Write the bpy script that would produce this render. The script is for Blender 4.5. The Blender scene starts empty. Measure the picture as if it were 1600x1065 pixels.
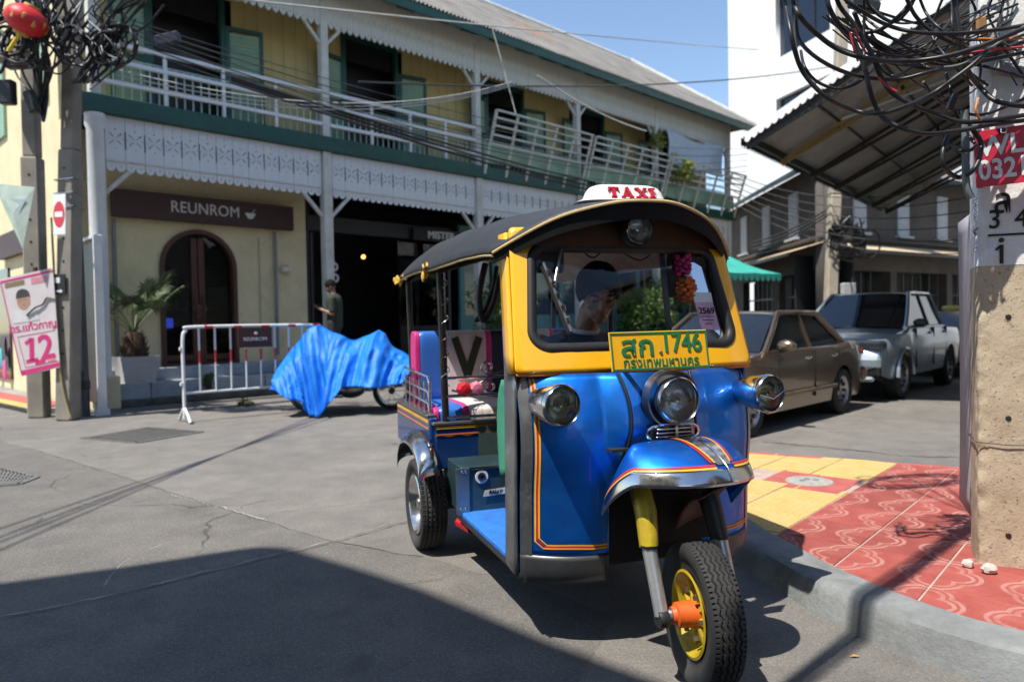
import bpy, bmesh, math, random
from mathutils import Vector, Matrix, noise
R = math.radians
SC = bpy.context.scene
COL = SC.collection
random.seed(7)

# ------------------------------------------------------------------ camera, sky, sun, exposure
CAM_H = 1.35
cam_d = bpy.data.cameras.new('camera')
cam_d.sensor_width = 36.0
cam_d.lens = 1150.0 / 1600.0 * 36.0
cam_d.clip_start = 0.05
cam_d.clip_end = 1500
cam_d.dof.use_dof = True
cam_d.dof.focus_distance = 3.05
cam_d.dof.aperture_fstop = 2.3
cam = bpy.data.objects.new('camera', cam_d)
COL.objects.link(cam)
CAM_M = Matrix.Rotation(R(90 - 1.47), 3, 'X') @ Matrix.Rotation(R(-1.0), 3, 'Z')
cam.matrix_world = Matrix.Translation((0, 0, CAM_H)) @ CAM_M.to_4x4()
SC.camera = cam

SUN_EL = R(63)
SUN_H = Vector((-.725, -.69)).normalized()
world = bpy.data.worlds.new('World')
SC.world = world
world.use_nodes = True
wn = world.node_tree
sky = wn.nodes.new('ShaderNodeTexSky')
sky.sky_type = 'NISHITA'
sky.sun_disc = False
sky.sun_elevation = SUN_EL
sky.sun_rotation = math.atan2(SUN_H.x, SUN_H.y)
sky.dust_density = 0.25
sky.ozone_density = 1.3
wn.links.new(sky.outputs[0], wn.nodes['Background'].inputs[0])
wn.nodes['Background'].inputs[1].default_value = 0.148

sun_d = bpy.data.lights.new('sun', 'SUN')
sun_d.energy = 5.0
sun_d.angle = R(0.53)
sun_d.color = (1.0, .95, .87)
sun = bpy.data.objects.new('sun', sun_d)
COL.objects.link(sun)
SUN_V = Vector((SUN_H.x * math.cos(SUN_EL), SUN_H.y * math.cos(SUN_EL), math.sin(SUN_EL)))
sun.rotation_euler = (-SUN_V).to_track_quat('-Z', 'Y').to_euler()
sun.location = (-8, -8, 18)

SC.view_settings.view_transform = 'Standard'
SC.view_settings.look = 'None'
SC.view_settings.exposure = 0.5
SC.view_settings.gamma = 1.0
SC.view_settings.use_curve_mapping = False
SC.render.engine = 'CYCLES'
SC.cycles.use_denoising = True
SC.cycles.max_bounces = 6
SC.cycles.use_adaptive_sampling = True
SC.cycles.adaptive_threshold = 0.025
SC.cycles.caustics_reflective = False
SC.cycles.caustics_refractive = False
SC.cycles.transparent_max_bounces = 12

def ground(px, py, h=0.0):
    """a pixel of the photograph (1600 wide) -> the point of the plane z=h seen there"""
    d = CAM_M @ Vector(((px - 800) / 1150, -(py - 532.5) / 1150, -1))
    t = (h - CAM_H) / d.z
    return Vector((0, 0, CAM_H)) + d * t
def at(px, py, y):
    d = CAM_M @ Vector(((px - 800) / 1150, -(py - 532.5) / 1150, -1))
    return Vector((0, 0, CAM_H)) + d * (y / d.y)

# ------------------------------------------------------------------ materials
class NT:
    def __init__(s, name):
        s.m = bpy.data.materials.new(name); s.m.use_nodes = True
        s.t = s.m.node_tree; s.b = s.t.nodes['Principled BSDF']; s.out = s.t.nodes['Material Output']
        s.tc = None
    def n(s, typ, **kw):
        o = s.t.nodes.new('ShaderNode' + typ)
        for k, v in kw.items(): setattr(o, k, v)
        return o
    def l(s, a, b): s.t.links.new(a, b)
    def co(s, which='Object'):
        if s.tc is None: s.tc = s.n('TexCoord')
        return s.tc.outputs[which]
    def put(s, sock, v):
        if hasattr(v, 'is_output') or isinstance(v, bpy.types.NodeSocket): s.l(v, sock)
        else: sock.default_value = v
    def math(s, op, a, b=0.0, c=None, clamp=False):
        o = s.n('Math', operation=op); o.use_clamp = clamp
        s.put(o.inputs[0], a); s.put(o.inputs[1], b)
        if c is not None: s.put(o.inputs[2], c)
        return o.outputs[0]
    def noise(s, scale, detail=4, rough=.55, co=None, dist=0.0, stretch=None):
        o = s.n('TexNoise'); o.inputs['Scale'].default_value = scale
        o.inputs['Detail'].default_value = detail; o.inputs['Roughness'].default_value = rough
        o.inputs['Distortion'].default_value = dist
        src = co or s.co()
        if stretch:
            mp = s.n('Mapping'); mp.inputs['Scale'].default_value = stretch; s.l(src, mp.inputs[0]); src = mp.outputs[0]
        s.l(src, o.inputs['Vector']); return o.outputs[0]
    def ramp(s, fac, stops):
        o = s.n('ValToRGB'); e = o.color_ramp.elements
        while len(e) < len(stops): e.new(0.5)
        for i, (p, c) in enumerate(stops):
            e[i].position = p; e[i].color = (*c, 1) if len(c) == 3 else c
        s.l(fac, o.inputs[0]); return o.outputs[0]
    def mix(s, fac, a, b, mode='MIX'):
        o = s.n('Mix', data_type='RGBA', blend_type=mode)
        s.put(o.inputs[0], fac)
        for sock, v in ((o.inputs[6], a), (o.inputs[7], b)):
            if isinstance(v, tuple): sock.default_value = (*v, 1) if len(v) == 3 else v
            else: s.l(v, sock)
        return o.outputs[2]
    def smooth(s, v, a, b, lo=0.0, hi=1.0):
        o = s.n('MapRange', interpolation_type='SMOOTHSTEP')
        s.put(o.inputs[0], v); o.inputs[1].default_value = a; o.inputs[2].default_value = b
        o.inputs[3].default_value = lo; o.inputs[4].default_value = hi; return o.outputs[0]
    def bump(s, h, strength=.3, dist=.01, prev=None):
        o = s.n('Bump'); o.inputs['Strength'].default_value = strength; o.inputs['Distance'].default_value = dist
        s.l(h, o.inputs['Height'])
        if prev is not None: s.l(prev, o.inputs['Normal'])
        s.l(o.outputs[0], s.b.inputs['Normal']); return o.outputs[0]
    def color(s, c):
        if isinstance(c, tuple): s.b.inputs['Base Color'].default_value = (*c, 1)
        else: s.l(c, s.b.inputs['Base Color'])
    def set(s, **kw):
        names = dict(rough='Roughness', metal='Metallic', spec='Specular IOR Level', coat='Coat Weight', crough='Coat Roughness', trans='Transmission Weight', ior='IOR', sheen='Sheen Weight', alpha='Alpha')
        for k, v in kw.items(): s.put(s.b.inputs[names[k]], v)

MC = {}
def mat(name, col, rough=.6, metal=0., var=.14, scale=5., bump=0., bscale=40., coat=0., dirt=0., dirtcol=(.09, .075, .06), spec=.5, stretch=None, fine=.06):
    if name in MC: return MC[name]
    N = NT(name)
    lo = tuple(c * (1 - var) for c in col); hi = tuple(min(1, c * (1 + var)) for c in col)
    n1 = N.noise(scale, 3, .6, stretch=stretch)
    c = N.ramp(n1, [(.3, lo), (.7, hi)])
    if fine:
        n3 = N.noise(scale * 17, 2, .7)
        c = N.mix(1.0, c, N.ramp(n3, [(.3, (1 - fine * 2,) * 3), (.7, (1, 1, 1))]), 'MULTIPLY')
    if dirt:
        n2 = N.noise(scale * .6, 5, .75, dist=.4)
        f = N.smooth(n2, .5, .78, 0, dirt)
        c = N.mix(f, c, dirtcol)
        N.set(rough=N.math('ADD', N.math('MULTIPLY', f, .35), rough, clamp=True))
        if metal: N.set(metal=N.math('SUBTRACT', metal, N.math('MULTIPLY', f, metal * .7), clamp=True))
    else:
        N.set(rough=N.math('ADD', N.math('MULTIPLY', n1, .12), rough - .06, clamp=True))
    if metal and not dirt: N.set(metal=metal)
    N.color(c); N.set(coat=coat, spec=spec, crough=.06)
    if bump: N.bump(N.noise(bscale, 3, .65), bump, .01)
    MC[name] = N.m
    return N.m

def glass_mat(name, tint=(.9, .95, .95), rough=.02, ior=1.5):
    N = NT(name)
    tr = N.n('BsdfTransparent'); tr.inputs[0].default_value = (*tint, 1)
    gl = N.n('BsdfGlossy'); gl.inputs['Roughness'].default_value = rough
    fr = N.n('Fresnel'); fr.inputs[0].default_value = ior
    mx = N.n('MixShader'); N.l(fr.outputs[0], mx.inputs[0]); N.l(tr.outputs[0], mx.inputs[1]); N.l(gl.outputs[0], mx.inputs[2])
    N.l(mx.outputs[0], N.out.inputs[0]); return N.m
def emit_mat(name, col, st):
    N = NT(name); N.color(col)
    N.b.inputs['Emission Color'].default_value = (*col, 1); N.b.inputs['Emission Strength'].default_value = st
    return N.m

# ------------------------------------------------------------------ mesh helpers
def tag(o, label=None, cat=None, group=None, kind=None):
    if label: o['label'] = label
    if cat: o['category'] = cat
    if group: o['group'] = group
    if kind: o['kind'] = kind
    return o
def empty(name, loc=(0, 0, 0), rz=0., label=None, cat=None, group=None, parent=None):
    o = bpy.data.objects.new(name, None); COL.objects.link(o)
    o.empty_display_size = .2
    o.location = loc; o.rotation_euler = (0, 0, rz); o.parent = parent
    return tag(o, label, cat, group)
def link(me, name, m, parent=None, loc=None, rot=None, sc=None):
    o = bpy.data.objects.new(name, me); COL.objects.link(o); o.parent = parent
    if m is not None and len(me.materials) == 0: me.materials.append(m)
    if loc is not None: o.location = loc
    if rot is not None: o.rotation_euler = rot
    if sc is not None: o.scale = sc if hasattr(sc, '__len__') else (sc, sc, sc)
    return o
def inst(src, loc=None, rot=None, parent='same', sc=None, name=None):
    o = src.copy(); COL.objects.link(o)
    if parent != 'same': o.parent = parent
    if name: o.name = name
    if loc is not None: o.location = loc
    if rot is not None: o.rotation_euler = rot
    if sc is not None: o.scale = sc if hasattr(sc, '__len__') else (sc, sc, sc)
    return o
def copy_tree(o, parent=None):
    c = o.copy(); COL.objects.link(c); c.parent = parent
    for ch in list(o.children): copy_tree(ch, c)
    return c

class MB:
    def __init__(s): s.v = []; s.f = []
    def add(s, vs, fs):
        k = len(s.v); s.v += [tuple(p) for p in vs]; s.f += [tuple(i + k for i in f) for f in fs]; return s
    def box(s, c, d, rot=None, bev=0.):
        hx, hy, hz = d[0] / 2, d[1] / 2, d[2] / 2
        b = min(bev, hx * .8, hy * .8, hz * .8)
        if b <= 0:
            vs = [Vector((x * hx, y * hy, z * hz)) for x in (-1, 1) for y in (-1, 1) for z in (-1, 1)]
            fs = [(0, 1, 3, 2), (4, 6, 7, 5), (0, 4, 5, 1), (2, 3, 7, 6), (0, 2, 6, 4), (1, 5, 7, 3)]
        else:
            vs, ix = [], {}
            for x in (-1, 1):
                for y in (-1, 1):
                    for z in (-1, 1):
                        for a in range(3):
                            q = [x * (hx - b), y * (hy - b), z * (hz - b)]
                            q[a] = (x, y, z)[a] * (hx, hy, hz)[a]
                            ix[x, y, z, a] = len(vs); vs.append(Vector(q))
            fs = []
            for a in range(3):
                u, w = (a + 1) % 3, (a + 2) % 3
                for sg in (-1, 1):
                    f = []
                    for (p, q) in ((-1, -1), (1, -1), (1, 1), (-1, 1)):
                        k = [0, 0, 0]; k[a] = sg; k[u] = p; k[w] = q; f.append(ix[k[0], k[1], k[2], a])
                    fs.append(tuple(f if sg > 0 else f[::-1]))
            for a in range(3):
                u, w = (a + 1) % 3, (a + 2) % 3
                for p in (-1, 1):
                    for q in (-1, 1):
                        k0 = [0, 0, 0]; k0[a] = -1; k0[u] = p; k0[w] = q
                        k1 = list(k0); k1[a] = 1
                        f = [ix[(*k0, u)], ix[(*k1, u)], ix[(*k1, w)], ix[(*k0, w)]]
                        fs.append(tuple(f if p * q < 0 else f[::-1]))
            for x in (-1, 1):
                for y in (-1, 1):
                    for z in (-1, 1):
                        f = [ix[x, y, z, 0], ix[x, y, z, 1], ix[x, y, z, 2]]
                        fs.append(tuple(f if x * y * z > 0 else f[::-1]))
        if rot is not None: vs = [rot @ p for p in vs]
        c = Vector(c)
        return s.add([p + c for p in vs], fs)
    def bar(s, a, b, w, h=None, up=(0, 0, 1), bev=0.):
        a, b = Vector(a), Vector(b); d = b - a; L = d.length; d.normalize()
        up = Vector(up)
        if abs(d.dot(up)) > .98: up = Vector((0, 1, 0))
        x = d.cross(up).normalized(); z = x.cross(d)
        m = Matrix((x, d, z)).transposed()
        return s.box((a + b) / 2, (w, L, h or w), m, bev)
    def tube(s, path, r, seg=8, closed=False, cap=True):
        P = [Vector(p) for p in path]; n = len(P)
        rr = r if hasattr(r, '__len__') else [r] * n
        T = []
        for i in range(n):
            a = P[(i - 1) % n] if (closed or i > 0) else P[i]
            b = P[(i + 1) % n] if (closed or i < n - 1) else P[i]
            d = b - a
            T.append(d.normalized() if d.length > 1e-9 else Vector((0, 0, 1)))
        up = Vector((0, 0, 1)) if abs(T[0].z) < .9 else Vector((1, 0, 0))
        x = T[0].cross(up).normalized(); vs = []; fs = []
        for i in range(n):
            x = (x - T[i] * x.dot(T[i]))
            if x.length < 1e-6: x = T[i].orthogonal()
            x.normalize(); y = T[i].cross(x)
            for k in range(seg):
                a = 2 * math.pi * k / seg
                vs.append(P[i] + (x * math.cos(a) + y * math.sin(a)) * rr[i])
        m = n if closed else n - 1
        for i in range(m):
            for k in range(seg):
                j = (i + 1) % n; k2 = (k + 1) % seg
                fs.append((i * seg + k, j * seg + k, j * seg + k2, i * seg + k2)[::-1])
        if cap and not closed:
            fs.append(tuple(range(seg))); fs.append(tuple(range((n - 1) * seg, n * seg))[::-1])
        return s.add(vs, fs)
    def lathe(s, prof, seg=32, axis='Z', c=(0, 0, 0), arc=None):
        """prof: (r, h) pairs turned round the axis"""
        vs, fs = [], []; n = len(prof)
        full = arc is None; m = seg if full else seg + 1
        for k in range(m):
            a = 2 * math.pi * k / seg if full else arc[0] + (arc[1] - arc[0]) * k / seg
            for (r, h) in prof:
                p = (r * math.cos(a), r * math.sin(a), h)
                if axis == 'X': p = (p[2], p[0], p[1])
                elif axis == 'Y': p = (p[1], p[2], p[0])
                vs.append(Vector(p) + Vector(c))
        for k in range(seg):
            k2 = (k + 1) % m
            for i in range(n - 1):
                fs.append((k * n + i, k2 * n + i, k2 * n + i + 1, k * n + i + 1))
        return s.add(vs, fs)
    def cyl(s, a, b, r, r2=None, seg=16): return s.tube([a, b], [r, r if r2 is None else r2], seg)
    def ball(s, c, r, seg=16, rings=10, fn=None):
        r = r if hasattr(r, '__len__') else (r, r, r)
        vs, fs = [], []
        for i in range(rings + 1):
            t = math.pi * i / rings
            for k in range(seg):
                a = 2 * math.pi * k / seg
                p = Vector((math.sin(t) * math.cos(a), math.sin(t) * math.sin(a), math.cos(t)))
                if fn: p = fn(p)
                vs.append(Vector((p.x * r[0], p.y * r[1], p.z * r[2])) + Vector(c))
        for i in range(rings):
            for k in range(seg):
                k2 = (k + 1) % seg
                fs.append((i * seg + k, (i + 1) * seg + k, (i + 1) * seg + k2, i * seg + k2))
        return s.add(vs, fs)
    def prism(s, poly, z0, z1):
        n = len(poly)
        vs = [(x, y, z0) for x, y in poly] + [(x, y, z1) for x, y in poly]
        fs = [tuple(range(n))[::-1], tuple(range(n, 2 * n))] + [(i, (i + 1) % n, (i + 1) % n + n, i + n) for i in range(n)]
        return s.add(vs, fs)
    def grid(s, fn, nu, nv, closed_u=False):
        vs = [fn(i / nu, j / nv) for i in range(nu + (0 if closed_u else 1)) for j in range(nv + 1)]
        m = nu if closed_u else nu + 1; fs = []
        for i in range(nu):
            for j in range(nv):
                a = i * (nv + 1) + j; b = ((i + 1) % m) * (nv + 1) + j
                fs.append((a, b, b + 1, a + 1))
        return s.add(vs, fs)
    def quad(s, *p): return s.add(p, [tuple(range(len(p)))])
    def mesh(s, name, smooth=0., weld=False):
        me = bpy.data.meshes.new(name); me.from_pydata(s.v, [], s.f)
        if weld:
            bm = bmesh.new(); bm.from_mesh(me); bmesh.ops.remove_doubles(bm, verts=bm.verts, dist=1e-5)
            bmesh.ops.recalc_face_normals(bm, faces=bm.faces); bm.to_mesh(me); bm.free()
        if smooth:
            me.shade_smooth()
            if smooth < 179: me.set_sharp_from_angle(angle=R(smooth))
        return me
    def build(s, name, m, parent=None, smooth=0., weld=False, loc=None, rot=None, **tg):
        o = link(s.mesh(name, smooth, weld), name, m, parent, loc, rot)
        return tag(o, **tg)

def thick(o, t, off=-1.):
    md = o.modifiers.new('solid', 'SOLIDIFY'); md.thickness = t; md.offset = off; return o
def eval_mesh(o):
    dg = bpy.context.evaluated_depsgraph_get()
    return bpy.data.meshes.new_from_object(o.evaluated_get(dg))
def plate(name, outline, holes, th, m, parent=None, loc=None, rot=None, bev=0., **tg):
    """flat plate in local XZ (front faces -Y) with real cut-outs"""
    cu = bpy.data.curves.new(name, 'CURVE'); cu.dimensions = '2D'; cu.fill_mode = 'BOTH'; cu.extrude = th / 2
    cu.bevel_depth = bev; cu.bevel_resolution = 0
    for lp in [outline] + holes:
        sp = cu.splines.new('POLY'); sp.points.add(len(lp) - 1); sp.use_cyclic_u = True
        for p, q in zip(sp.points, lp): p.co = (q[0], q[1], 0, 1)
    o = bpy.data.objects.new(name, cu); COL.objects.link(o)
    me = eval_mesh(o); bpy.data.objects.remove(o); bpy.data.curves.remove(cu)
    me.transform(Matrix.Rotation(R(90), 4, 'X')); me.name = name; me.materials.clear()
    return tag(link(me, name, m, parent, loc, rot), **tg)
def text(name, s, size, m, parent=None, loc=None, rot=None, depth=.002, bold=0., align='CENTER', sx=1., shear=0., space=1., **tg):
    """lettering in local XZ, facing -Y"""
    cu = bpy.data.curves.new(name, 'FONT'); cu.body = s; cu.size = size; cu.extrude = depth
    cu.align_x = align; cu.align_y = 'CENTER'; cu.resolution_u = 4; cu.shear = shear; cu.space_character = space
    o = bpy.data.objects.new(name, cu); COL.objects.link(o)
    me = eval_mesh(o); bpy.data.objects.remove(o); bpy.data.curves.remove(cu)
    if bold:
        mb = MB(); vs = [v.co.copy() for v in me.vertices]; fs = [tuple(p.vertices) for p in me.polygons]; bpy.data.meshes.remove(me)
        for k in range(9):
            a = k * math.pi / 4; o_ = Vector((0, 0, .0006)) if k == 8 else Vector((math.cos(a), math.sin(a), 0)) * bold + Vector((0, 0, .00006 * k))
            mb.add([v + o_ for v in vs], fs)
        me = mb.mesh(name)
    me.transform(Matrix.Rotation(R(90), 4, 'X') @ Matrix.Diagonal((sx, 1, 1, 1))); me.name = name; me.materials.clear()
    return tag(link(me, name, m, parent, loc, rot), **tg)
def circle(cx, cy, r, n=12, a0=0.): return [(cx + r * math.cos(a0 + 2 * math.pi * i / n), cy + r * math.sin(a0 + 2 * math.pi * i / n)) for i in range(n)]
def rect(x0, y0, x1, y1): return [(x0, y0), (x1, y0), (x1, y1), (x0, y1)]
def slit(cx, cy, L, w, a):
    c, s = math.cos(a), math.sin(a)
    return [(cx + c * x - s * y, cy + s * x + c * y) for x, y in ((-L / 2, -w / 2), (L / 2, -w / 2), (L / 2, w / 2), (-L / 2, w / 2))]
def sag(a, b, drop, n=16):
    a, b = Vector(a), Vector(b)
    return [a.lerp(b, i / n) - Vector((0, 0, 4 * drop * (i / n) * (1 - i / n))) for i in range(n + 1)]
def crom(pts, n=6, closed=False):
    P = [Vector(p) for p in pts]; out = []; N = len(P); m = N if closed else N - 1
    for i in range(m):
        p0 = P[(i - 1) % N] if (closed or i > 0) else P[0]; p1 = P[i]; p2 = P[(i + 1) % N]
        p3 = P[(i + 2) % N] if (closed or i + 2 < N) else P[-1]
        for k in range(n):
            t = k / n
            out.append(.5 * ((2 * p1) + (p2 - p0) * t + (2 * p0 - 5 * p1 + 4 * p2 - p3) * t * t + (3 * p1 - p0 - 3 * p2 + p3) * t ** 3))
    if not closed: out.append(P[-1])
    return out
def blob(name, caps, balls, m, parent=None, voxel=.012, smooth=3, extra=None, **tg):
    """union of tapered capsules and ellipsoids remeshed into one continuous surface"""
    mb = MB()
    for (a, ra, b, rb) in caps:
        a, b = Vector(a), Vector(b); n = 6; d = (b - a).normalized() if (b - a).length > 1e-6 else Vector((0, 0, 1))
        pts = []; rs = []
        for k in range(4): t = math.pi / 2 * k / 4; pts.append(a - d * ra * math.cos(t)); rs.append(max(.002, ra * math.sin(t)))
        for k in range(n + 1): pts.append(a.lerp(b, k / n)); rs.append(ra + (rb - ra) * k / n)
        for k in range(1, 5): t = math.pi / 2 * k / 4; pts.append(b + d * rb * math.sin(t)); rs.append(max(.002, rb * math.cos(t)))
        mb.tube(pts, rs, 14)
    for bl in balls: mb.ball(bl[0], bl[1], 20, 14)
    if extra: extra(mb)
    me = mb.mesh(name)
    o = link(me, name, m)
    md = o.modifiers.new('r', 'REMESH'); md.mode = 'VOXEL'; md.voxel_size = voxel
    if smooth:
        ms = o.modifiers.new('s', 'SMOOTH'); ms.factor = .5; ms.iterations = smooth
    me2 = eval_mesh(o); bpy.data.objects.remove(o)
    me2.name = name; me2.shade_smooth(); me2.materials.clear()
    return tag(link(me2, name, m, parent), **tg)
# ------------------------------------------------------------------ ground
def road_material(name='road_asphalt', k=1.):
    N = NT(name)
    big = N.noise(.55, 5, .6, dist=.6); mid = N.noise(3.2, 6, .65); fin = N.noise(55, 4, .7); grit = N.noise(260, 2, .6)
    c = N.ramp(big, [(.3, (.185 * k, .176 * k, .162 * k)), (.7, (.255 * k, .24 * k, .216 * k))])
    c = N.mix(1., c, N.ramp(mid, [(.3, (.76, .76, .78)), (.7, (1.1, 1.08, 1.05))]), 'MULTIPLY')
    c = N.mix(1., c, N.ramp(fin, [(.25, (.66, .66, .66)), (.75, (1.16, 1.16, 1.16))]), 'MULTIPLY')
    c = N.mix(1., c, N.ramp(grit, [(.3, (.74, .74, .74)), (.7, (1.16, 1.16, 1.16))]), 'MULTIPLY')
    ag = N.noise(115, 2, .5); c = N.mix(N.smooth(ag, .60, .68, 0, .45), c, (.40, .38, .35)); c = N.mix(N.smooth(ag, .40, .33, 0, .5), c, (.09, .087, .082))
    # oil and tyre stains
    st = N.noise(1.1, 7, .72, dist=1.2)
    c = N.mix(N.smooth(st, .56, .74, 0, .5), c, (.085, .08, .076))
    # thin wandering cracks
    vo = N.n('TexVoronoi', feature='DISTANCE_TO_EDGE'); vo.inputs['Scale'].default_value = .42
    w = N.n('TexNoise'); w.inputs['Scale'].default_value = 1.7; w.inputs['Detail'].default_value = 7; N.l(N.co(), w.inputs['Vector'])
    mx = N.n('VectorMath', operation='MULTIPLY_ADD'); N.l(w.outputs['Color'], mx.inputs[0]); mx.inputs[1].default_value = (.5, .5, .5); N.l(N.co(), mx.inputs[2])
    N.l(mx.outputs[0], vo.inputs['Vector'])
    gate = N.smooth(N.noise(.5, 3), .47, .6)
    cr = N.math('MULTIPLY', N.smooth(vo.outputs['Distance'], .0, .008, 1, 0), gate)
    c = N.mix(N.math('MULTIPLY', cr, .7), c, (.06, .057, .054))
    # pale scuffs
    sc = N.noise(2.5, 8, .8, stretch=(1, 6, 1)); c = N.mix(N.smooth(sc, .64, .74, 0, .35), c, (.36, .34, .31))
    N.color(c); N.set(rough=.88, spec=.25)
    h = N.math('ADD', N.math('MULTIPLY', fin, .6), N.math('MULTIPLY', grit, .5))
    h = N.math('SUBTRACT', h, N.math('MULTIPLY', cr, 1.2))
    N.bump(h, .8, .008)
    return N.m
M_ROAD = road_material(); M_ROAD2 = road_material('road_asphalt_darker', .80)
road = MB().grid(lambda u, v: Vector(((u - .5) * 700, -150 + v * 700, 0)), 8, 8).build('road', M_ROAD, kind='structure')

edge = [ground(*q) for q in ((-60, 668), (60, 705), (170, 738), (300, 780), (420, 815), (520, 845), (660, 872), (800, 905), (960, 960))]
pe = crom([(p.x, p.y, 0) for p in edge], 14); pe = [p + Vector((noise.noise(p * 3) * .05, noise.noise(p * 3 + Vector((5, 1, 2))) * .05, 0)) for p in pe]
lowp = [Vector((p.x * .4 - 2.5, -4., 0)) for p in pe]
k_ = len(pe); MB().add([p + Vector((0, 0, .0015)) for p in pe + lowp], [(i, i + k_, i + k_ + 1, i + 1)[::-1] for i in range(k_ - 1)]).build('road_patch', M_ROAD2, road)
M_JOINT = mat('joint_dirt', (.085, .08, .073), .95, var=.3, scale=3)
M_PATCH = mat('pale_mortar', (.33, .31, .28), .9, var=.2, scale=6, bump=.3)
def ground_strip(pts, w, m, name, z, parent):
    P = crom([(p.x, p.y, 0) for p in pts], 40); mb = MB(); L, Rr = [], []
    for i, p in enumerate(P):
        d = (P[min(i + 1, len(P) - 1)] - P[max(i - 1, 0)]).normalized(); n = Vector((-d.y, d.x, 0))
        k = w * (.15 + 1.1 * abs(noise.noise(p * 6.1))) ; j = n * (noise.noise(p * 5) * w * 2.2 + noise.noise(p * 23) * w * 1.2)
        L.append(p + n * k + j + Vector((0, 0, z))); Rr.append(p - n * k + j + Vector((0, 0, z)))
    n = len(P); mb.add(L + Rr, [(i, i + n, i + n + 1, i + 1) for i in range(n - 1)])
    return mb.build(name, m, parent)
ground_strip([ground(*q) for q in ((0, 968), (150, 938), (330, 895), (480, 858), (640, 815))], .008, M_JOINT, 'expansion_joint', .004, road)
ground_strip([ground(*q) for q in ((0, 964), (150, 934), (330, 891), (480, 854), (640, 811))], .012, M_PATCH, 'mortar_seam', .003, road)
ground_strip([ground(*q) for q in ((60, 705), (170, 738), (300, 780), (420, 815), (520, 845), (660, 870))], .01, M_JOINT, 'crack', .004, road)
ground_strip([ground(*q) for q in ((270, 772), (340, 792), (420, 812))], .02, M_PATCH, 'mortar_seam', .003, road)
ground_strip([ground(*q) for q in ((415, 812), (430, 802), (470, 796), (530, 790), (640, 775))], .006, M_JOINT, 'crack', .004, road)
ground_strip([ground(*q) for q in ((160, 915), (190, 880), (225, 862), (270, 845))], .007, M_PATCH, 'scratch', .003, road)
ground_strip([ground(*q) for q in ((1195, 690), (1300, 700), (1420, 712), (1505, 716))], .035, M_JOINT, 'expansion_joint', .004, road)

# corner pavement
PAVE = [(1.30, 7.2), (1.32, 5.3), (1.41, 4.35), (1.50, 3.75), (1.61, 3.3), (1.78, 2.95), (2.05, 2.68), (2.6, 2.35), (4, 2.0), (7, 1.6), (7, 3.8)]
M_CONC = mat('cast_concrete', (.27, .265, .25), .9, var=.22, scale=3.5, bump=.35, bscale=35, dirt=.5, dirtcol=(.12, .115, .11))
pave = MB().prism(PAVE[::-1], -.02, .126).build('pavement', mat('mortar_bed', (.42, .33, .27), .95, var=.2, scale=8), kind='structure')
M_KERB = mat('painted_kerb', (.205, .215, .215), .85, var=.28, scale=5, bump=.6, bscale=34, dirt=.9, dirtcol=(.13, .125, .115))
kin = crom([(*p, 0) for p in PAVE[:10]], 8)
mbk = MB(); ring = []
n = len(kin)
for i, p in enumerate(kin):
    d = (kin[min(i + 1, n - 1)] - kin[max(i - 1, 0)]).normalized(); nn = Vector((d.y, -d.x, 0)) * -1
    nn = Vector((d.y, -d.x, 0))
    if nn.x > 0 and i < 20: nn = -nn
    if nn.y > 0 and i >= 20: nn = -nn
    w = .21 + .03 * noise.noise(p * 1.3)
    j = .006 * noise.noise(p * 4)
    ring.append([p + Vector((0, 0, .10)), p + Vector((0, 0, .142 + j)), p + nn * (w - .045) + Vector((0, 0, .146 + j)),
                 p + nn * (w - .012) + Vector((0, 0, .128)), p + nn * w + Vector((0, 0, .095)), p + nn * (w + .03) + Vector((0, 0, -.03))])
mbk.add([q for r in ring for q in r], [(i * 6 + k, i * 6 + k + 1, i * 6 + 7 + k, i * 6 + 6 + k) for i in range(n - 1) for k in range(5)])
mbk.build('kerb', M_KERB, pave, smooth=40, weld=True)

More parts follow.
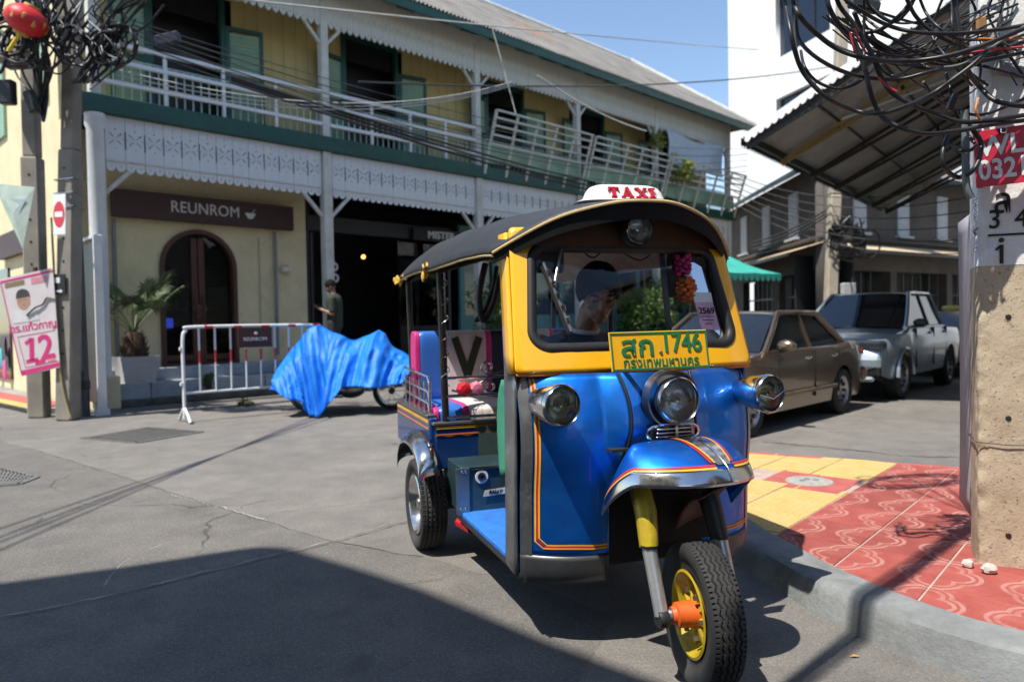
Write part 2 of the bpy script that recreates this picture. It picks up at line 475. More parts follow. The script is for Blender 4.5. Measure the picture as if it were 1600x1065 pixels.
def clip_poly(poly, conv):
    for i in range(len(conv)):
        a, b = conv[i], conv[(i + 1) % len(conv)]; out = []
        side = lambda p: (b[0] - a[0]) * (p[1] - a[1]) - (b[1] - a[1]) * (p[0] - a[0])
        for k in range(len(poly)):
            p, q = poly[k], poly[(k + 1) % len(poly)]; sp, sq = side(p), side(q)
            if sp >= 0: out.append(p)
            if sp * sq < 0: t = sp / (sp - sq); out.append((p[0] + (q[0] - p[0]) * t, p[1] + (q[1] - p[1]) * t))
        poly = out
        if len(poly) < 3: return []
    return poly
def tile_material():
    """red cement slab with pale double-lined petals cast into its face"""
    N = NT('red_pattern_tile'); sep = N.n('SeparateXYZ'); N.l(N.co(), sep.inputs[0])
    x, y = sep.outputs[0], sep.outputs[1]
    def circ(cx, cy, sx=1.):
        dx = N.math('MULTIPLY', N.math('SUBTRACT', x, cx), sx); dy = N.math('SUBTRACT', y, cy)
        return N.math('SQRT', N.math('ADD', N.math('MULTIPLY', dx, dx), N.math('MULTIPLY', dy, dy)))
    def petal(cs, r):
        d = None
        for (cx, cy) in cs:
            e = circ(cx, cy); d = e if d is None else N.math('MINIMUM', d, e)
        return N.math('SUBTRACT', d, r)
    wob = N.math('MULTIPLY', N.math('SUBTRACT', N.noise(30, 3), .5), .012)
    m = None
    for sg in (-1, 1):
        d = N.math('ADD', petal([(-.10, sg * .21), (.0, sg * .15), (.10, sg * .21)], .075), wob)
        for lo, w in ((0., .0075), (.034, .0075)):
            k = N.smooth(N.math('ABSOLUTE', N.math('SUBTRACT', d, lo)), w, w * 1.5, 1, 0)
            m = k if m is None else N.math('MAXIMUM', m, k)
    wear = N.smooth(N.noise(14, 6, .7), .35, .6, .25, .9)
    base = N.ramp(N.noise(6, 6, .65, co=N.co('Object')), [(.3, (.28, .062, .052)), (.7, (.38, .10, .08))])
    oi = N.n('ObjectInfo'); base = N.mix(1., base, N.ramp(oi.outputs['Random'], [(0, (.82, .82, .82)), (1, (1.1, 1.06, 1.06))]), 'MULTIPLY')
    c = N.mix(N.math('MULTIPLY', m, wear), base, (.44, .215, .18))
    c = N.mix(N.smooth(N.noise(3.1, 8, .75), .55, .8, 0, .5), c, (.26, .20, .17))
    c = N.mix(1., c, N.ramp(N.noise(120, 3, .7), [(.3, (.85,) * 3), (.7, (1.05,) * 3)]), 'MULTIPLY')
    N.color(c); N.set(rough=.8, spec=.3)
    N.bump(N.math('SUBTRACT', N.noise(90, 4), N.math('MULTIPLY', m, .6)), .3, .004)
    return N.m
def tactile_material():
    N = NT('yellow_tactile_tile'); sep = N.n('SeparateXYZ'); N.l(N.co(), sep.inputs[0]); ds = []
    for k in (0, 1):
        f = N.math('PINGPONG', N.math('ADD', sep.outputs[k], 10.), .0263); ds.append(N.math('SUBTRACT', f, .0263))
    d = N.math('SQRT', N.math('ADD', N.math('MULTIPLY', ds[0], ds[0]), N.math('MULTIPLY', ds[1], ds[1])))
    dot = N.smooth(d, .012, .02, 1, 0)
    c = N.ramp(N.noise(5, 6, .65), [(.3, (.50, .33, .10)), (.7, (.62, .43, .17))])
    c = N.mix(N.smooth(N.noise(3, 8, .75), .5, .75, 0, .5), c, (.32, .25, .16)); c = N.mix(N.math('MULTIPLY', dot, .22), c, (.7, .52, .25))
    c = N.mix(1., c, N.ramp(N.noise(120, 3, .7), [(.3, (.82,) * 3), (.7, (1.05,) * 3)]), 'MULTIPLY')
    N.color(c); N.set(rough=.82, spec=.3); N.bump(dot, .7, .005); return N.m
M_TILE = tile_material(); M_TACT = tactile_material()
M_RED = mat('plain_red_tile', (.40, .10, .085), .8, var=.15, scale=6, bump=.2, dirt=.45, dirtcol=(.24, .18, .15))
E1 = Vector((.66, .751)); E2 = Vector((.751, -.66)); TS = .42
ORG = Vector((1.50, 4.145))            # a point of the line between yellow and red
TANG = math.atan2(E1.y, E1.x)
tile_mesh = {}
def tile_at(cx, cy, half, m, key, name, clip=PAVE, ang=TANG, jit=True, half2=None):
    ca, sa = math.cos(ang), math.sin(ang); g = .0045; hx, hy = half - g, (half2 or half) - g
    sq = [(cx + ca * a * hx - sa * b * hy, cy + sa * a * hx + ca * b * hy) for a, b in ((-1, -1), (1, -1), (1, 1), (-1, 1))]
    pl = clip_poly(sq, clip)
    if len(pl) < 3: return
    full = len(pl) == 4 and all(abs(p[0] - q[0]) + abs(p[1] - q[1]) < 1e-6 for p, q in zip(pl, sq))
    z = random.uniform(-.0015, .002) if jit else 0
    if full and key in tile_mesh: me = tile_mesh[key]
    else:
        loc = [((p[0] - cx) * ca + (p[1] - cy) * sa, -(p[0] - cx) * sa + (p[1] - cy) * ca) for p in pl]
        b = .004; cxl = sum(p[0] for p in loc) / len(loc); cyl_ = sum(p[1] for p in loc) / len(loc)
        ins = [(p[0] + (cxl - p[0]) * b / max(.01, math.hypot(cxl - p[0], cyl_ - p[1])), p[1] + (cyl_ - p[1]) * b / max(.01, math.hypot(cxl - p[0], cyl_ - p[1]))) for p in loc]
        k = len(loc)
        vs = [(*p, 0.) for p in loc] + [(*p, .018) for p in loc] + [(*p, .021) for p in ins]
        fs = [(i, (i + 1) % k, (i + 1) % k + k, i + k) for i in range(k)] + [(i + k, (i + 1) % k + k, (i + 1) % k + 2 * k, i + 2 * k) for i in range(k)] + [tuple(range(2 * k, 3 * k))]
        me = MB().add(vs, fs).mesh(name)
        if full: tile_mesh[key] = me
    link(me, name, m, pave, (cx, cy, .110 + z), (random.uniform(-.004, .004), random.uniform(-.004, .004), ang))
sqc = Vector((2.19, 5.44))
FAR_N = Vector((.512, .859))            # towards the far edge of the red field
for i in range(-14, 16):
    for j in range(-8, 14):
        c = ORG + E1 * (i + .5) * TS + E2 * (j + .5) * TS
        d_far = (c - Vector((3.53, 5.80))).dot(FAR_N)
        if d_far > .05 or c.x > 5.2: continue
        if j < 0:
            if (c - sqc).length < .36: continue
            tile_at(c.x, c.y, TS / 2, M_TACT, 'y', 'yellow_tile')
        elif (c - Vector((2.36, 3.46))).length > .05: tile_at(c.x, c.y, TS / 2, M_TILE, 'r', 'red_tile')
fe = Vector((.859, -.512))
for k in range(-6, 8):
    c = Vector((3.53, 5.80)) + fe * k * .4 - FAR_N * .02 + FAR_N * .1
    tile_at(c.x, c.y, .2, M_RED, 's', 'border_tile', ang=math.atan2(fe.y, fe.x), half2=.11)
for a in (-1, 1):
    for b in (-1, 1):
        c = sqc + E1 * a * .15 + E2 * b * .15
        tile_at(c.x, c.y, .15, M_RED, 'q', 'plain_tile')
M_IRON = mat('cast_iron', (.17, .165, .155), .7, metal=.3, var=.25, scale=12, bump=.4, bscale=60)
mh = empty('manhole_cover', (sqc.x, sqc.y, .132), 0, 'small round grey manhole cover set in red square of yellow paving', 'manhole cover')
M_GCONC = mat('grey_cover', (.33, .32, .29), .85, var=.2, scale=18, bump=.4)
MB().lathe([(0, .006), (.15, .006), (.165, .004), (.17, -.002)], 28).build('lid', M_GCONC, mh, 30)
for q in ((-.05, 0), (.05, 0), (0, .04)): MB().lathe([(.012, .0065), (.018, .010), (.024, .0065)], 10, c=(*q, 0)).build('lifting_ring', M_IRON, mh, 30)

def grate(name, corners, label, nx):
    g = empty(name, (0, 0, 0), 0, label, 'drain grate', 'drain grates in the road')
    c = [Vector((p.x, p.y, .006)) for p in corners]
    MB().quad(*[Vector((p.x, p.y, .003)) for p in c]).build('pit', mat('pit_black', (.012, .012, .012), .9), g)
    fr = MB()
    for k in range(4): fr.bar(c[k], c[(k + 1) % 4], .05, .012)
    fr.build('frame', M_IRON, g)
    for k in range(1, nx):
        t = k / nx; MB().bar(c[0].lerp(c[1], t), c[3].lerp(c[2], t), .02, .012).build('bar', M_IRON, g)
    for k in range(1, 5):
        t = k / 5; MB().bar(c[0].lerp(c[3], t), c[1].lerp(c[2], t), .015, .010).build('cross_bar', M_IRON, g)
grate('drain_grate', [ground(*q) for q in ((128, 685), (215, 692), (316, 675), (230, 668))], 'long iron drain grate in front of the white crowd barrier', 26)
grate('drain_grate', [ground(*q) for q in ((-50, 764), (30, 757), (58, 746), (-45, 722))], 'dark drain grate at the left edge of the road', 18)

# pink and yellow pavement along the side street by the left wall
pv = MB().prism([(-7.15, 12.05), (-7.6, 11.75), (-22, 24.5), (-20.5, 26)], -.02, .09).build('pavement', M_CONC, kind='structure')
for k in range(40):
    for j in range(3):
        c = Vector((-7.55, 12.12)) + Vector((-.746, .666)) * (.2 + k * .42) + Vector((-.666, -.746)) * (j * .21 - .12)
        o = MB().box((0, 0, 0), (.41, .2, .02), bev=.003).build('red_tile' if j < 2 else 'yellow_tile', M_RED if j < 2 else mat('plain_yellow_tile', (.55, .37, .12), .8, var=.15, scale=6), pv, loc=(c.x, c.y, .10))
        o.rotation_euler.z = math.atan2(.666, -.746)
# ------------------------------------------------------------------ the timber shophouse
M_CREAM = mat('cream_plaster', (.76, .65, .40), .85, var=.08, scale=2, bump=.12, bscale=25, dirt=.4, dirtcol=(.40, .33, .20))
M_UPPER = mat('yellow_board', (.62, .49, .21), .75, var=.1, scale=2.5, bump=.1, dirt=.3, dirtcol=(.30, .24, .13), stretch=(1, 1, .2))
M_WHITE = mat('white_paint', (.74, .76, .76), .55, var=.07, scale=3, bump=.05, dirt=.25, dirtcol=(.42, .41, .37))
M_WHITE2 = mat('aged_white_paint', (.62, .61, .55), .65, var=.12, scale=4, bump=.08, dirt=.45, dirtcol=(.33, .31, .26))
M_DGREEN = mat('dark_green_paint', (.012, .075, .055), .45, var=.2, scale=3, dirt=.2)
M_LGREEN = mat('pale_green_paint', (.28, .44, .31), .6, var=.1, scale=4, dirt=.3)
M_BARS = mat('mint_bars', (.46, .60, .54), .55, var=.08)
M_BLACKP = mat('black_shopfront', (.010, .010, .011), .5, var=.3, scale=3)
M_BROWN = mat('brown_signboard', (.055, .020, .016), .5, var=.1)
M_DOORW = mat('brown_door_wood', (.085, .032, .016), .45, var=.2, scale=3, stretch=(8, 8, 1))
M_STEP = mat('blue_grey_step', (.34, .38, .41), .7, var=.12, scale=3, bump=.15, dirt=.35)
M_ROOF = mat('corrugated_cement', (.20, .19, .175), .9, var=.22, scale=1.6, bump=.25, bscale=20, dirt=.6, dirtcol=(.11, .10, .09))
M_RUST = mat('rusty_sheet', (.24, .165, .12), .9, var=.3, scale=5)
M_DARKG = mat('dark_glass', (.012, .014, .016), .08, var=.2, coat=.3, fine=0)
M_LETTER = mat('silver_letter', (.68, .68, .66), .4, var=.05)
BA = R(45); BC = Vector((-6.98, 12.33, 0))
b = empty('timber_shophouse', BC, BA, 'cream two-storey timber shophouse with white fretwork, green beams and long balcony', 'building')
def bl(x, y, z=0.): return BC + Matrix.Rotation(BA, 3, 'Z') @ Vector((x, y, z))
PX = [.1, 4.45, 8.75, 12.65, 16.6, 21.3]; LEN = 21.45; WALL_Y = 1.0; DEPTH = 7.2
# ground-floor walls
def arch(x0, x1, z0, zs, n=18):
    r = (x1 - x0) / 2; c = (x0 + x1) / 2
    return [(x0, z0), (x1, z0)] + [(c + r * math.cos(math.pi * i / n), zs + r * math.sin(math.pi * i / n)) for i in range(n + 1)]
DOOR = (1.41, 2.92, .62, 2.52)
plate('front_wall', rect(.0, 0, 4.52, 5.0), [arch(*DOOR)], .2, M_CREAM, b, (0, WALL_Y + .1, 0))
MB().box((-.05, DEPTH / 2 + .5, 4.3), (.24, DEPTH - 1.1, 8.6)).build('side_wall', M_CREAM, b)
MB().box((-.06, .86, 2.5), (.26, .3, 5.0), bev=.01).build('corner_pier', M_CREAM, b)
MB().box((LEN / 2, DEPTH, 4.3), (LEN - .3, .24, 8.6)).build('back_wall', M_CREAM, b)
MB().box((LEN - .1, DEPTH / 2 + .5, 4.3), (.24, DEPTH - 1.1, 8.6)).build('side_wall', M_CREAM, b)
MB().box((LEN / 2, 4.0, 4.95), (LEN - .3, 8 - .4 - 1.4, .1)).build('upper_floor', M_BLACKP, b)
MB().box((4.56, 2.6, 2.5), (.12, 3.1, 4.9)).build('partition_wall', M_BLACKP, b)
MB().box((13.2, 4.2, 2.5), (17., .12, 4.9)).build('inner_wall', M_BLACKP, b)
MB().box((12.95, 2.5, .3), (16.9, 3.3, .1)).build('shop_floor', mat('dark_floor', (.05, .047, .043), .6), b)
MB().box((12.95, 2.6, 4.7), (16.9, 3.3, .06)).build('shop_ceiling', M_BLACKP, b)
# arched door
d = empty('door', (0, WALL_Y + .06, 0), parent=b)
def arch_frame(name, t, y, th, m):
    o = arch(*DOOR); i = arch(DOOR[0] + t, DOOR[1] - t, DOOR[2] + t * .6, DOOR[3]); return plate(name, o, [i], th, m, d, (0, y, 0))
arch_frame('frame', .085, -.04, .14, M_DOORW)
gl = glass_mat('shop_glass', (.45, .5, .5), .03)
cx = (DOOR[0] + DOOR[1]) / 2
for sg in (-1, 1):
    MB().box((cx + sg * .07, .02, 1.86), (.12, .07, 2.5), bev=.008).build('stile', M_DOORW, d)
    MB().box((cx + sg * .38, .02, .76), (.52, .07, .12), bev=.008).build('rail', M_DOORW, d)
    MB().tube([(cx + sg * .07, -.03, 1.5), (cx + sg * .07, -.09, 1.52), (cx + sg * .07, -.09, 1.95), (cx + sg * .07, -.03, 1.97)], .014, 8).build('handle', M_DOORW, d, 40)
plate('pane', arch(DOOR[0] + .05, DOOR[1] - .05, DOOR[2] + .05, DOOR[3]), [], .006, gl, d, (0, .04, 0))
MB().ball((cx, -.045, 1.72), (.15, .03, .10), 12, 8).build('carved_handle', M_DOORW, d, 60)
MB().ball((cx, -.045, 1.58), (.06, .025, .12), 12, 8).build('carved_handle', M_DOORW, d, 60)
# the lit-by-daylight room behind the door
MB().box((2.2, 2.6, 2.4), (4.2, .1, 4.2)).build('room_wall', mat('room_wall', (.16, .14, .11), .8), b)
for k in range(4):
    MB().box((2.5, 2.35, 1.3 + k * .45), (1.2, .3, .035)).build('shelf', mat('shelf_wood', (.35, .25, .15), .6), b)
MB().box((1.85, 1.9, 1.45), (.24, .03, .2)).build('screen', emit_mat('screen_glow', (.05, .1, .9), 1.2), b)
for k in range(14):
    c = random.choice(((.5, .45, .35), (.25, .3, .2), (.4, .2, .12), (.55, .5, .5)))
    MB().lathe([(0, 0), (.04, 0), (.05, .06), (.03, .13), (.018, .15), (.02, .18), (0, .18)], 10, c=(1.98 + (k % 5) * .24, 2.33, 1.32 + (k // 5) * .45)).build('jar', mat('jar%d' % (k % 4), c, .3), b, 40)
# steps and pot plinth
MB().box((2.5, .55, .2), (4.3, .9, .40), bev=.012).build('step', M_STEP, b)
MB().box((2.5, .78, .51), (4.3, .44, .215), bev=.012).build('step', M_STEP, b)
for k in range(4): MB().box((.9 + k * 1.07, .094, .2), (.012, .012, .38)).build('step_joint', M_JOINT, b)
MB().box((2.6, .03, .06), (4.5, .2, .12), bev=.02).build('broken_kerb', mat('dirty_base', (.10, .095, .085), .9, var=.4, scale=6, bump=.5), b)
MB().box((12.9, .45, .23), (16.9, 1.3, .44), bev=.02).build('walkway', M_CONC, b)
# signboard with lettering
sg = MB().box((2.34, WALL_Y - .16, 3.63), (3.54, .16, .50), bev=.008).build('signboard', M_BROWN, b)
text('lettering', 'REUNROM', .30, M_LETTER, sg, (2.24, WALL_Y - .245, 3.64), depth=.008, sx=.92, space=1.04)
cup = MB(); cup.lathe([(0, -.085), (.04, -.085), (.085, -.03), (.115, .02), (.115, .03), (0, .03)], 20)
cb = cup.build('bowl_emblem', M_LETTER, sg, 40, loc=(3.14, WALL_Y - .245, 3.63)); cb.scale = (1, .12, 1)
MB().bar((3.17, WALL_Y - .248, 3.66), (3.24, WALL_Y - .248, 3.74), .025, .01).build('pestle_emblem', M_LETTER, sg)
MB().tube([(3.76, WALL_Y - .06, 3.35), (3.76, WALL_Y - .06, .75)], .035, 10).build('downpipe', mat('grey_pipe', (.23, .25, .26), .5), b, 40)
MB().tube([(.62, WALL_Y - .06, 3.35), (.62, WALL_Y - .06, .65)], .035, 10).build('downpipe', mat('grey_pipe', (.23, .25, .26), .5), b, 40)
MB().box((3.42, WALL_Y - .004, 1.95), (.03, .03, 2.5)).build('wall_trim', mat('trim_cream', (.5, .43, .26), .8), b)
lp = MB().lathe([(0, .0), (.085, .0), (.095, .02), (.0, .03)], 18, 'Y', (3.97, WALL_Y - .03, 2.56)).build('wall_lamp', M_WHITE2, b, 40)
MB().ball((3.97, WALL_Y - .1, 2.56), .095, 16, 12).build('globe', mat('opal_globe', (.75, .66, .5), .3), lp, 60)
# columns
def column(x, z1, name='post'):
    o = MB().box((x, 0, z1 / 2), (.2, .2, z1), bev=.015).build(name, M_WHITE2, b)
    MB().box((x, 0, .22), (.27, .27, .44), bev=.015).build('plinth', M_WHITE2, o)
MB().lathe([(.15, .55), (.135, .7), (.135, 4.7), (.16, 4.75), (.16, 4.95)], 24, c=(.1, 0, 0)).build('round_column', M_WHITE, b, 40)
MB().box((.1, 0, .28), (.42, .42, .56), bev=.02).build('plinth', M_CREAM, b)
for x in PX[1:]: column(x, 4.96)
# green floor beam and floor of the balcony
MB().box((LEN / 2, -.02, 5.11), (LEN + .3, .26, .30), bev=.012).build('floor_beam', M_DGREEN, b)
MB().box((LEN / 2, .52, 5.20), (LEN, .85, .08)).build('balcony_floor', mat('grey_boards', (.2, .18, .15), .8), b)
# lower fretwork valance: separate boards with real cut-outs
BW = .31
def fret(alt):
    h = .88; o = [(-BW / 2 + .003, h), (-BW / 2 + .003, 0.06)]
    r = BW / 4 - .004
    for c in (-BW / 4, BW / 4): o += [(c + r * math.cos(math.pi + math.pi * i / 8), .05 + r * 1.25 * math.sin(math.pi + math.pi * i / 8)) for i in range(9)]
    o += [(BW / 2 - .003, .06), (BW / 2 - .003, h)]
    H = [circle(-BW / 4, .04, .014, 8), circle(BW / 4, .04, .014, 8)]
    if alt == 0:
        H += [slit(.06, .57, .10, .016, R(45)), slit(-.06, .57, .10, .016, R(-45)), slit(.06, .45, .10, .016, R(-45)), slit(-.06, .45, .10, .016, R(45))]
        H += [circle(0, .67, .013, 8), circle(0, .35, .013, 8), circle(-.115, .51, .011, 8), circle(.115, .51, .011, 8)]
        H += [slit(0, .78, .10, .006, R(90))]
    else:
        H += [slit(0, .51, .30, .018, R(90)), circle(0, .69, .018, 8), circle(0, .33, .018, 8)]
    return plate('fretwork_board', o, H, .022, M_WHITE, b)
fsrc = [fret(0), fret(1)]
used = [False, False]
def put_board(src, used, k, loc, sc=None):
    if not used[k]: used[k] = True; o = src[k]; o.location = loc
    else: o = inst(src[k], loc)
    if sc: o.scale = sc
    return o
for i in range(5):
    x0, x1 = PX[i] + .14, PX[i + 1] - .12
    nb = round((x1 - x0) / BW); w = (x1 - x0) / nb
    for k in range(nb): put_board(fsrc, used, 0, (x0 + (k + .5) * w, -.02 + random.uniform(-.003, .003), 4.07), (w / BW, 1, 1))
    for k in range(nb - 1): MB().box((x0 + (k + 1) * w, -.035, 4.56), (.016, .012, .30)).build('slot_shadow_strip', M_JOINT if False else mat('slot_shadow', (.05, .05, .05), .9), b)  # dark strips stand in for the shadowed slots between boards
    MB().box(((x0 + x1) / 2, -.04, 4.20), (x1 - x0, .02, .035), bev=.004).build('valance_rail', M_WHITE2, b)
    for sx, xx in ((1, PX[i] + .1), (-1, PX[i + 1] - .1)):
        MB().bar((xx, 0, 3.62), (xx + sx * .42, 0, 4.05), .07, .07, bev=.006).build('corner_brace', M_WHITE2, b)
# upper storey posts, braces, valance
for i, x in enumerate(PX):
    p = MB().box((x, 0, 6.75), (.17, .17, 3.0), bev=.012).build('balcony_post', M_WHITE2, b)
    for sx in (-1, 1):
        if 0 < x + sx * .5 < LEN: MB().bar((x + sx * .07, 0, 7.2), (x + sx * .55, 0, 7.72), .06, .06, bev=.005).build('brace', M_WHITE2, p)
UW = .155
def ufret(k):
    h = 1.05; w = UW / 2 - .002
    o = [(-w, h), (-w, .1), (-w * .6, .045), (0, 0), (w * .6, .045), (w, .1), (w, h)]
    H = [circle(0, .12, .015, 6), slit(0, .42, .12, .012, R(90))] if k == 0 else [circle(0, .12, .015, 6), circle(0, .40, .016, 6)]
    return plate('eave_board', o, H, .02, M_WHITE2, b)
usrc = [ufret(0), ufret(1)]; uu = [False, False]
for k in range(int(LEN / UW)):
    put_board(usrc, uu, k % 2, (.05 + (k + .5) * UW, -.05 + random.uniform(-.004, .004), 7.52))
MB().box((LEN / 2, .0, 8.45), (LEN, .12, .22)).build('eave_beam', M_WHITE2, b)
MB().box((LEN / 2, .52, 8.52), (LEN, 1., .04)).build('balcony_ceiling', M_WHITE2, b)
# upper wall of separate boards, with door openings
OPEN = [(1.35, 2.75, 7.95), (5.55, 7.02, 7.95), (10.0, 11.4, 7.85), (13.7, 15.1, 7.85), (17.6, 18.9, 7.85)]
x = .1; plank = {}
while x < LEN - .1:
    w = .285
    z0 = 5.24
    for (a, c, zt) in OPEN:
        if x + w > a and x < c: z0 = zt
    key = z0
    if key not in plank:
        plank[key] = MB().box((0, 0, (8.55 + z0) / 2), (w - .006, .03, 8.55 - z0), bev=.006).build('wall_plank', M_UPPER, b, loc=(x + w / 2, WALL_Y, 0))
    else: inst(plank[key], (x + w / 2, WALL_Y + random.uniform(-.004, .004), 0))
    x += w
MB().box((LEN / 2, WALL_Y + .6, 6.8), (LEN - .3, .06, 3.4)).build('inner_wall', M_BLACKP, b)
for (a, c, zt) in OPEN:
    f = MB(); f.box(((a + c) / 2, WALL_Y - .02, zt), (c - a + .1, .12, .09)); f.box((a, WALL_Y - .02, (zt + 5.24) / 2), (.09, .12, zt - 5.24)); f.box((c, WALL_Y - .02, (zt + 5.24) / 2), (.09, .12, zt - 5.24))
    df = f.build('door_frame', M_DGREEN, b)
    for sgn, hx in ((1, c), (-1, a)):
        leaf = empty('shutter', (hx + sgn * .04, WALL_Y - .08, 0), R(-sgn * 12), parent=b)
        L = .74
        lf = MB(); lf.box((sgn * .04, 0, 6.32), (.08, .035, 2.15)); lf.box((sgn * (L - .04), 0, 6.32), (.08, .035, 2.15))
        for zz in (5.29, 6.35, 7.36): lf.box((sgn * L / 2, 0, zz), (L, .034, .08))
        lf.build('shutter_frame', M_DGREEN, leaf)
        for k in range(23):
            zz = 5.37 + k * .085
            if abs(zz - 6.35) < .05: continue
            MB().box((sgn * L / 2, 0, zz), (L - .16, .012, .075), Matrix.Rotation(R(25), 3, 'X')).build('slat', M_LGREEN, leaf)
    MB().box(((a + c) / 2, WALL_Y + .05, zt - .28), (c - a, .03, .5)).build('fanlight', M_DARKG, b)
# balustrade
def rail(x0, x1, z, w=.07, h=.07, y=-.05, y1=None, m=M_WHITE):
    MB().bar((x0, y, z), (x1, y if y1 is None else y1, z), w, h, bev=.006).build('rail', m, b)
for i in range(5):
    x0, x1 = PX[i] + .09, PX[i + 1] - .09
    if i < 2:
        for z in (6.18, 5.88, 5.52): rail(x0, x1, z)
        k = 1
        while x0 + k * 1.05 < x1 - .3:
            MB().box((x0 + k * 1.05, -.05, 5.72), (.055, .06, .94), bev=.005).build('baluster_post', M_WHITE, b); k += 1
    src = None; nbar = int((x1 - x0) / .145)
    for k in range(nbar):
        loc = (x0 + (k + .5) * (x1 - x0) / nbar, .03, 5.62)
        if src is None: src = MB().box((0, 0, 0), (.022, .022, .72)).build('grille_bar', M_BARS, b, loc=loc)
        else: inst(src, loc)
    rail(x0, x1, 5.98, .025, .025, .03, m=M_BARS)
# leaning plant rack along the far bays
for i in range(2, 5):
    x0, x1 = PX[i] + .12, PX[i + 1] - (.05 if i < 4 else -.2)
    nn = 5
    for k in range(nn + 1):
        xx = x0 + (x1 - x0) * k / nn
        MB().bar((xx, -.12, 5.05), (xx, -.62, 6.55), .07, .05, bev=.005).build('rack_strut', M_WHITE2, b)
    for t in (.48, .62, .76, .88, .99): MB().bar((x0, -.12 - .5 * t - .03, 5.05 + 1.5 * t), (x1, -.12 - .5 * t - .03, 5.05 + 1.5 * t), .05, .045, bev=.004).build('rack_rail', M_WHITE2, b)
    o = MB().box(((x0 + x1) / 2, -.12, 5.62), (x1 - x0, .02, .5)).build('mesh_panel', M_LGREEN, b)
cl = MB().grid(lambda u, v: Vector((17.0 + u * 3.6 + .05 * math.sin(v * 5), -.16 - .05 * math.sin(u * 9 + v * 3) - .08 * v, 7.62 - v * (1.15 + .08 * math.sin(u * 7)) - .16 * math.sin(u * math.pi))), 40, 14).build('hung_cloth', mat('pale_blue_sheet', (.50, .56, .62), .8, var=.08), b, 60)
thick(cl, .004)
# roof: eave over the balcony, corrugated sheets, hip at the far end
EY, EZ, RY, RZ = -.72, 8.28, 2.6, 10.75
XL, XR = -.6, LEN + .75
sl = math.hypot(RY - EY, RZ - EZ)
def roof_pt(x, t, off=0.):
    ny, nz = -(RZ - EZ) / sl, (RY - EY) / sl
    return Vector((x, EY + (RY - EY) * t + ny * off, EZ + .14 + (RZ - EZ) * t + nz * off))
HIP = RY - EY
rows = [(0, .36), (.34, .7), (.68, 1.0)]
SW = .92
for r_, (t0, t1) in enumerate(rows):
    k = 0
    while XL + k * SW < XR - .05:
        xa = XL + k * SW; xb = min(xa + SW + .03, XR)
        lim = lambda x: min(1., (XR - x) / HIP)
        if lim(xa) > t0:
            mb = MB(); nu = 30
            mb.grid(lambda u, v: roof_pt(xa + (xb - xa) * u, t0 + (max(t0, min(t1, lim(xa + (xb - xa) * u))) - t0) * v, .03 * math.sin(u * (xb - xa) / .115 * 2 * math.pi) + r_ * .014 + (k % 2) * .005 + random.uniform(-.0006, .0006)), nu, 3)
            o = mb.build('roof_sheet', M_RUST if (k, r_) in ((13, 1),) else M_ROOF, b, 180)
        k += 1
hip = MB(); hip.add([roof_pt(XR, 0), roof_pt(XR - HIP, 1), Vector((XR, 2 * RY - EY, EZ + .14))], [(0, 2, 1)]); hip.build('hip_slope', M_ROOF, b)
bk = MB(); bk.quad(Vector((XL, RY, RZ + .14)), Vector((XR - HIP, RY, RZ + .14)), Vector((XR, 2 * RY - EY + .5, EZ)), Vector((XL, 2 * RY - EY + .5, EZ))); bk.build('back_slope', M_ROOF, b)
MB().tube([roof_pt(XL, 1, .03), roof_pt(XR - HIP, 1, .03)], .10, 10).build('ridge_cap', M_WHITE2, b, 60)
for k in range(9):
    a = roof_pt(XR - HIP, 1, .03).lerp(roof_pt(XR, 0, .03), k / 9); c = roof_pt(XR - HIP, 1, .03).lerp(roof_pt(XR, 0, .03), (k + 1.06) / 9)
    MB().tube([a, c], [.13, .115], 10).build('hip_tile', M_WHITE2, b, 60)
MB().box((LEN / 2 + .08, EY + .02, EZ), (XR - XL, .05, .2), bev=.006).build('fascia', M_DGREEN, b)
k = 0
while XL + .3 + k * .95 < XR:
    xx = XL + .3 + k * .95
    MB().bar((xx, EY + .05, EZ - .04), (xx, .1, 8.62), .07, .13).build('rafter', M_DGREEN, b); k += 1
MB().quad((XL, EY + .05, EZ + .07), (XR, EY + .05, EZ + .07), (XR, 1.2, 9.75), (XL, 1.2, 9.75)).build('soffit', mat('old_soffit', (.2, .18, .14), .9), b)
# side street face: brown sign, green shutters, shop window
MB().box((-.24, 4.4, 3.15), (.12, 2.6, .5)).build('signboard', M_BROWN, b)
for yy in (2.2, 5.6):
    MB().box((-.2, yy, 6.6), (.06, 1.2, 2.2)).build('shutter', M_LGREEN, b)
MB().box((-.19, 6.0, 1.5), (.06, 1.6, 2.4)).build('shop_window', M_DARKG, b)
for k in range(5): MB().ball((-.3, 5.4 + k * .3, .5 + .25 * (k % 3)), (.03, .13, .24), 8, 6).build('hung_goods', mat('goods%d' % (k % 3), ((.75, .12, .35), (.1, .45, .5), (.8, .3, .5))[k % 3], .6), b, 60)
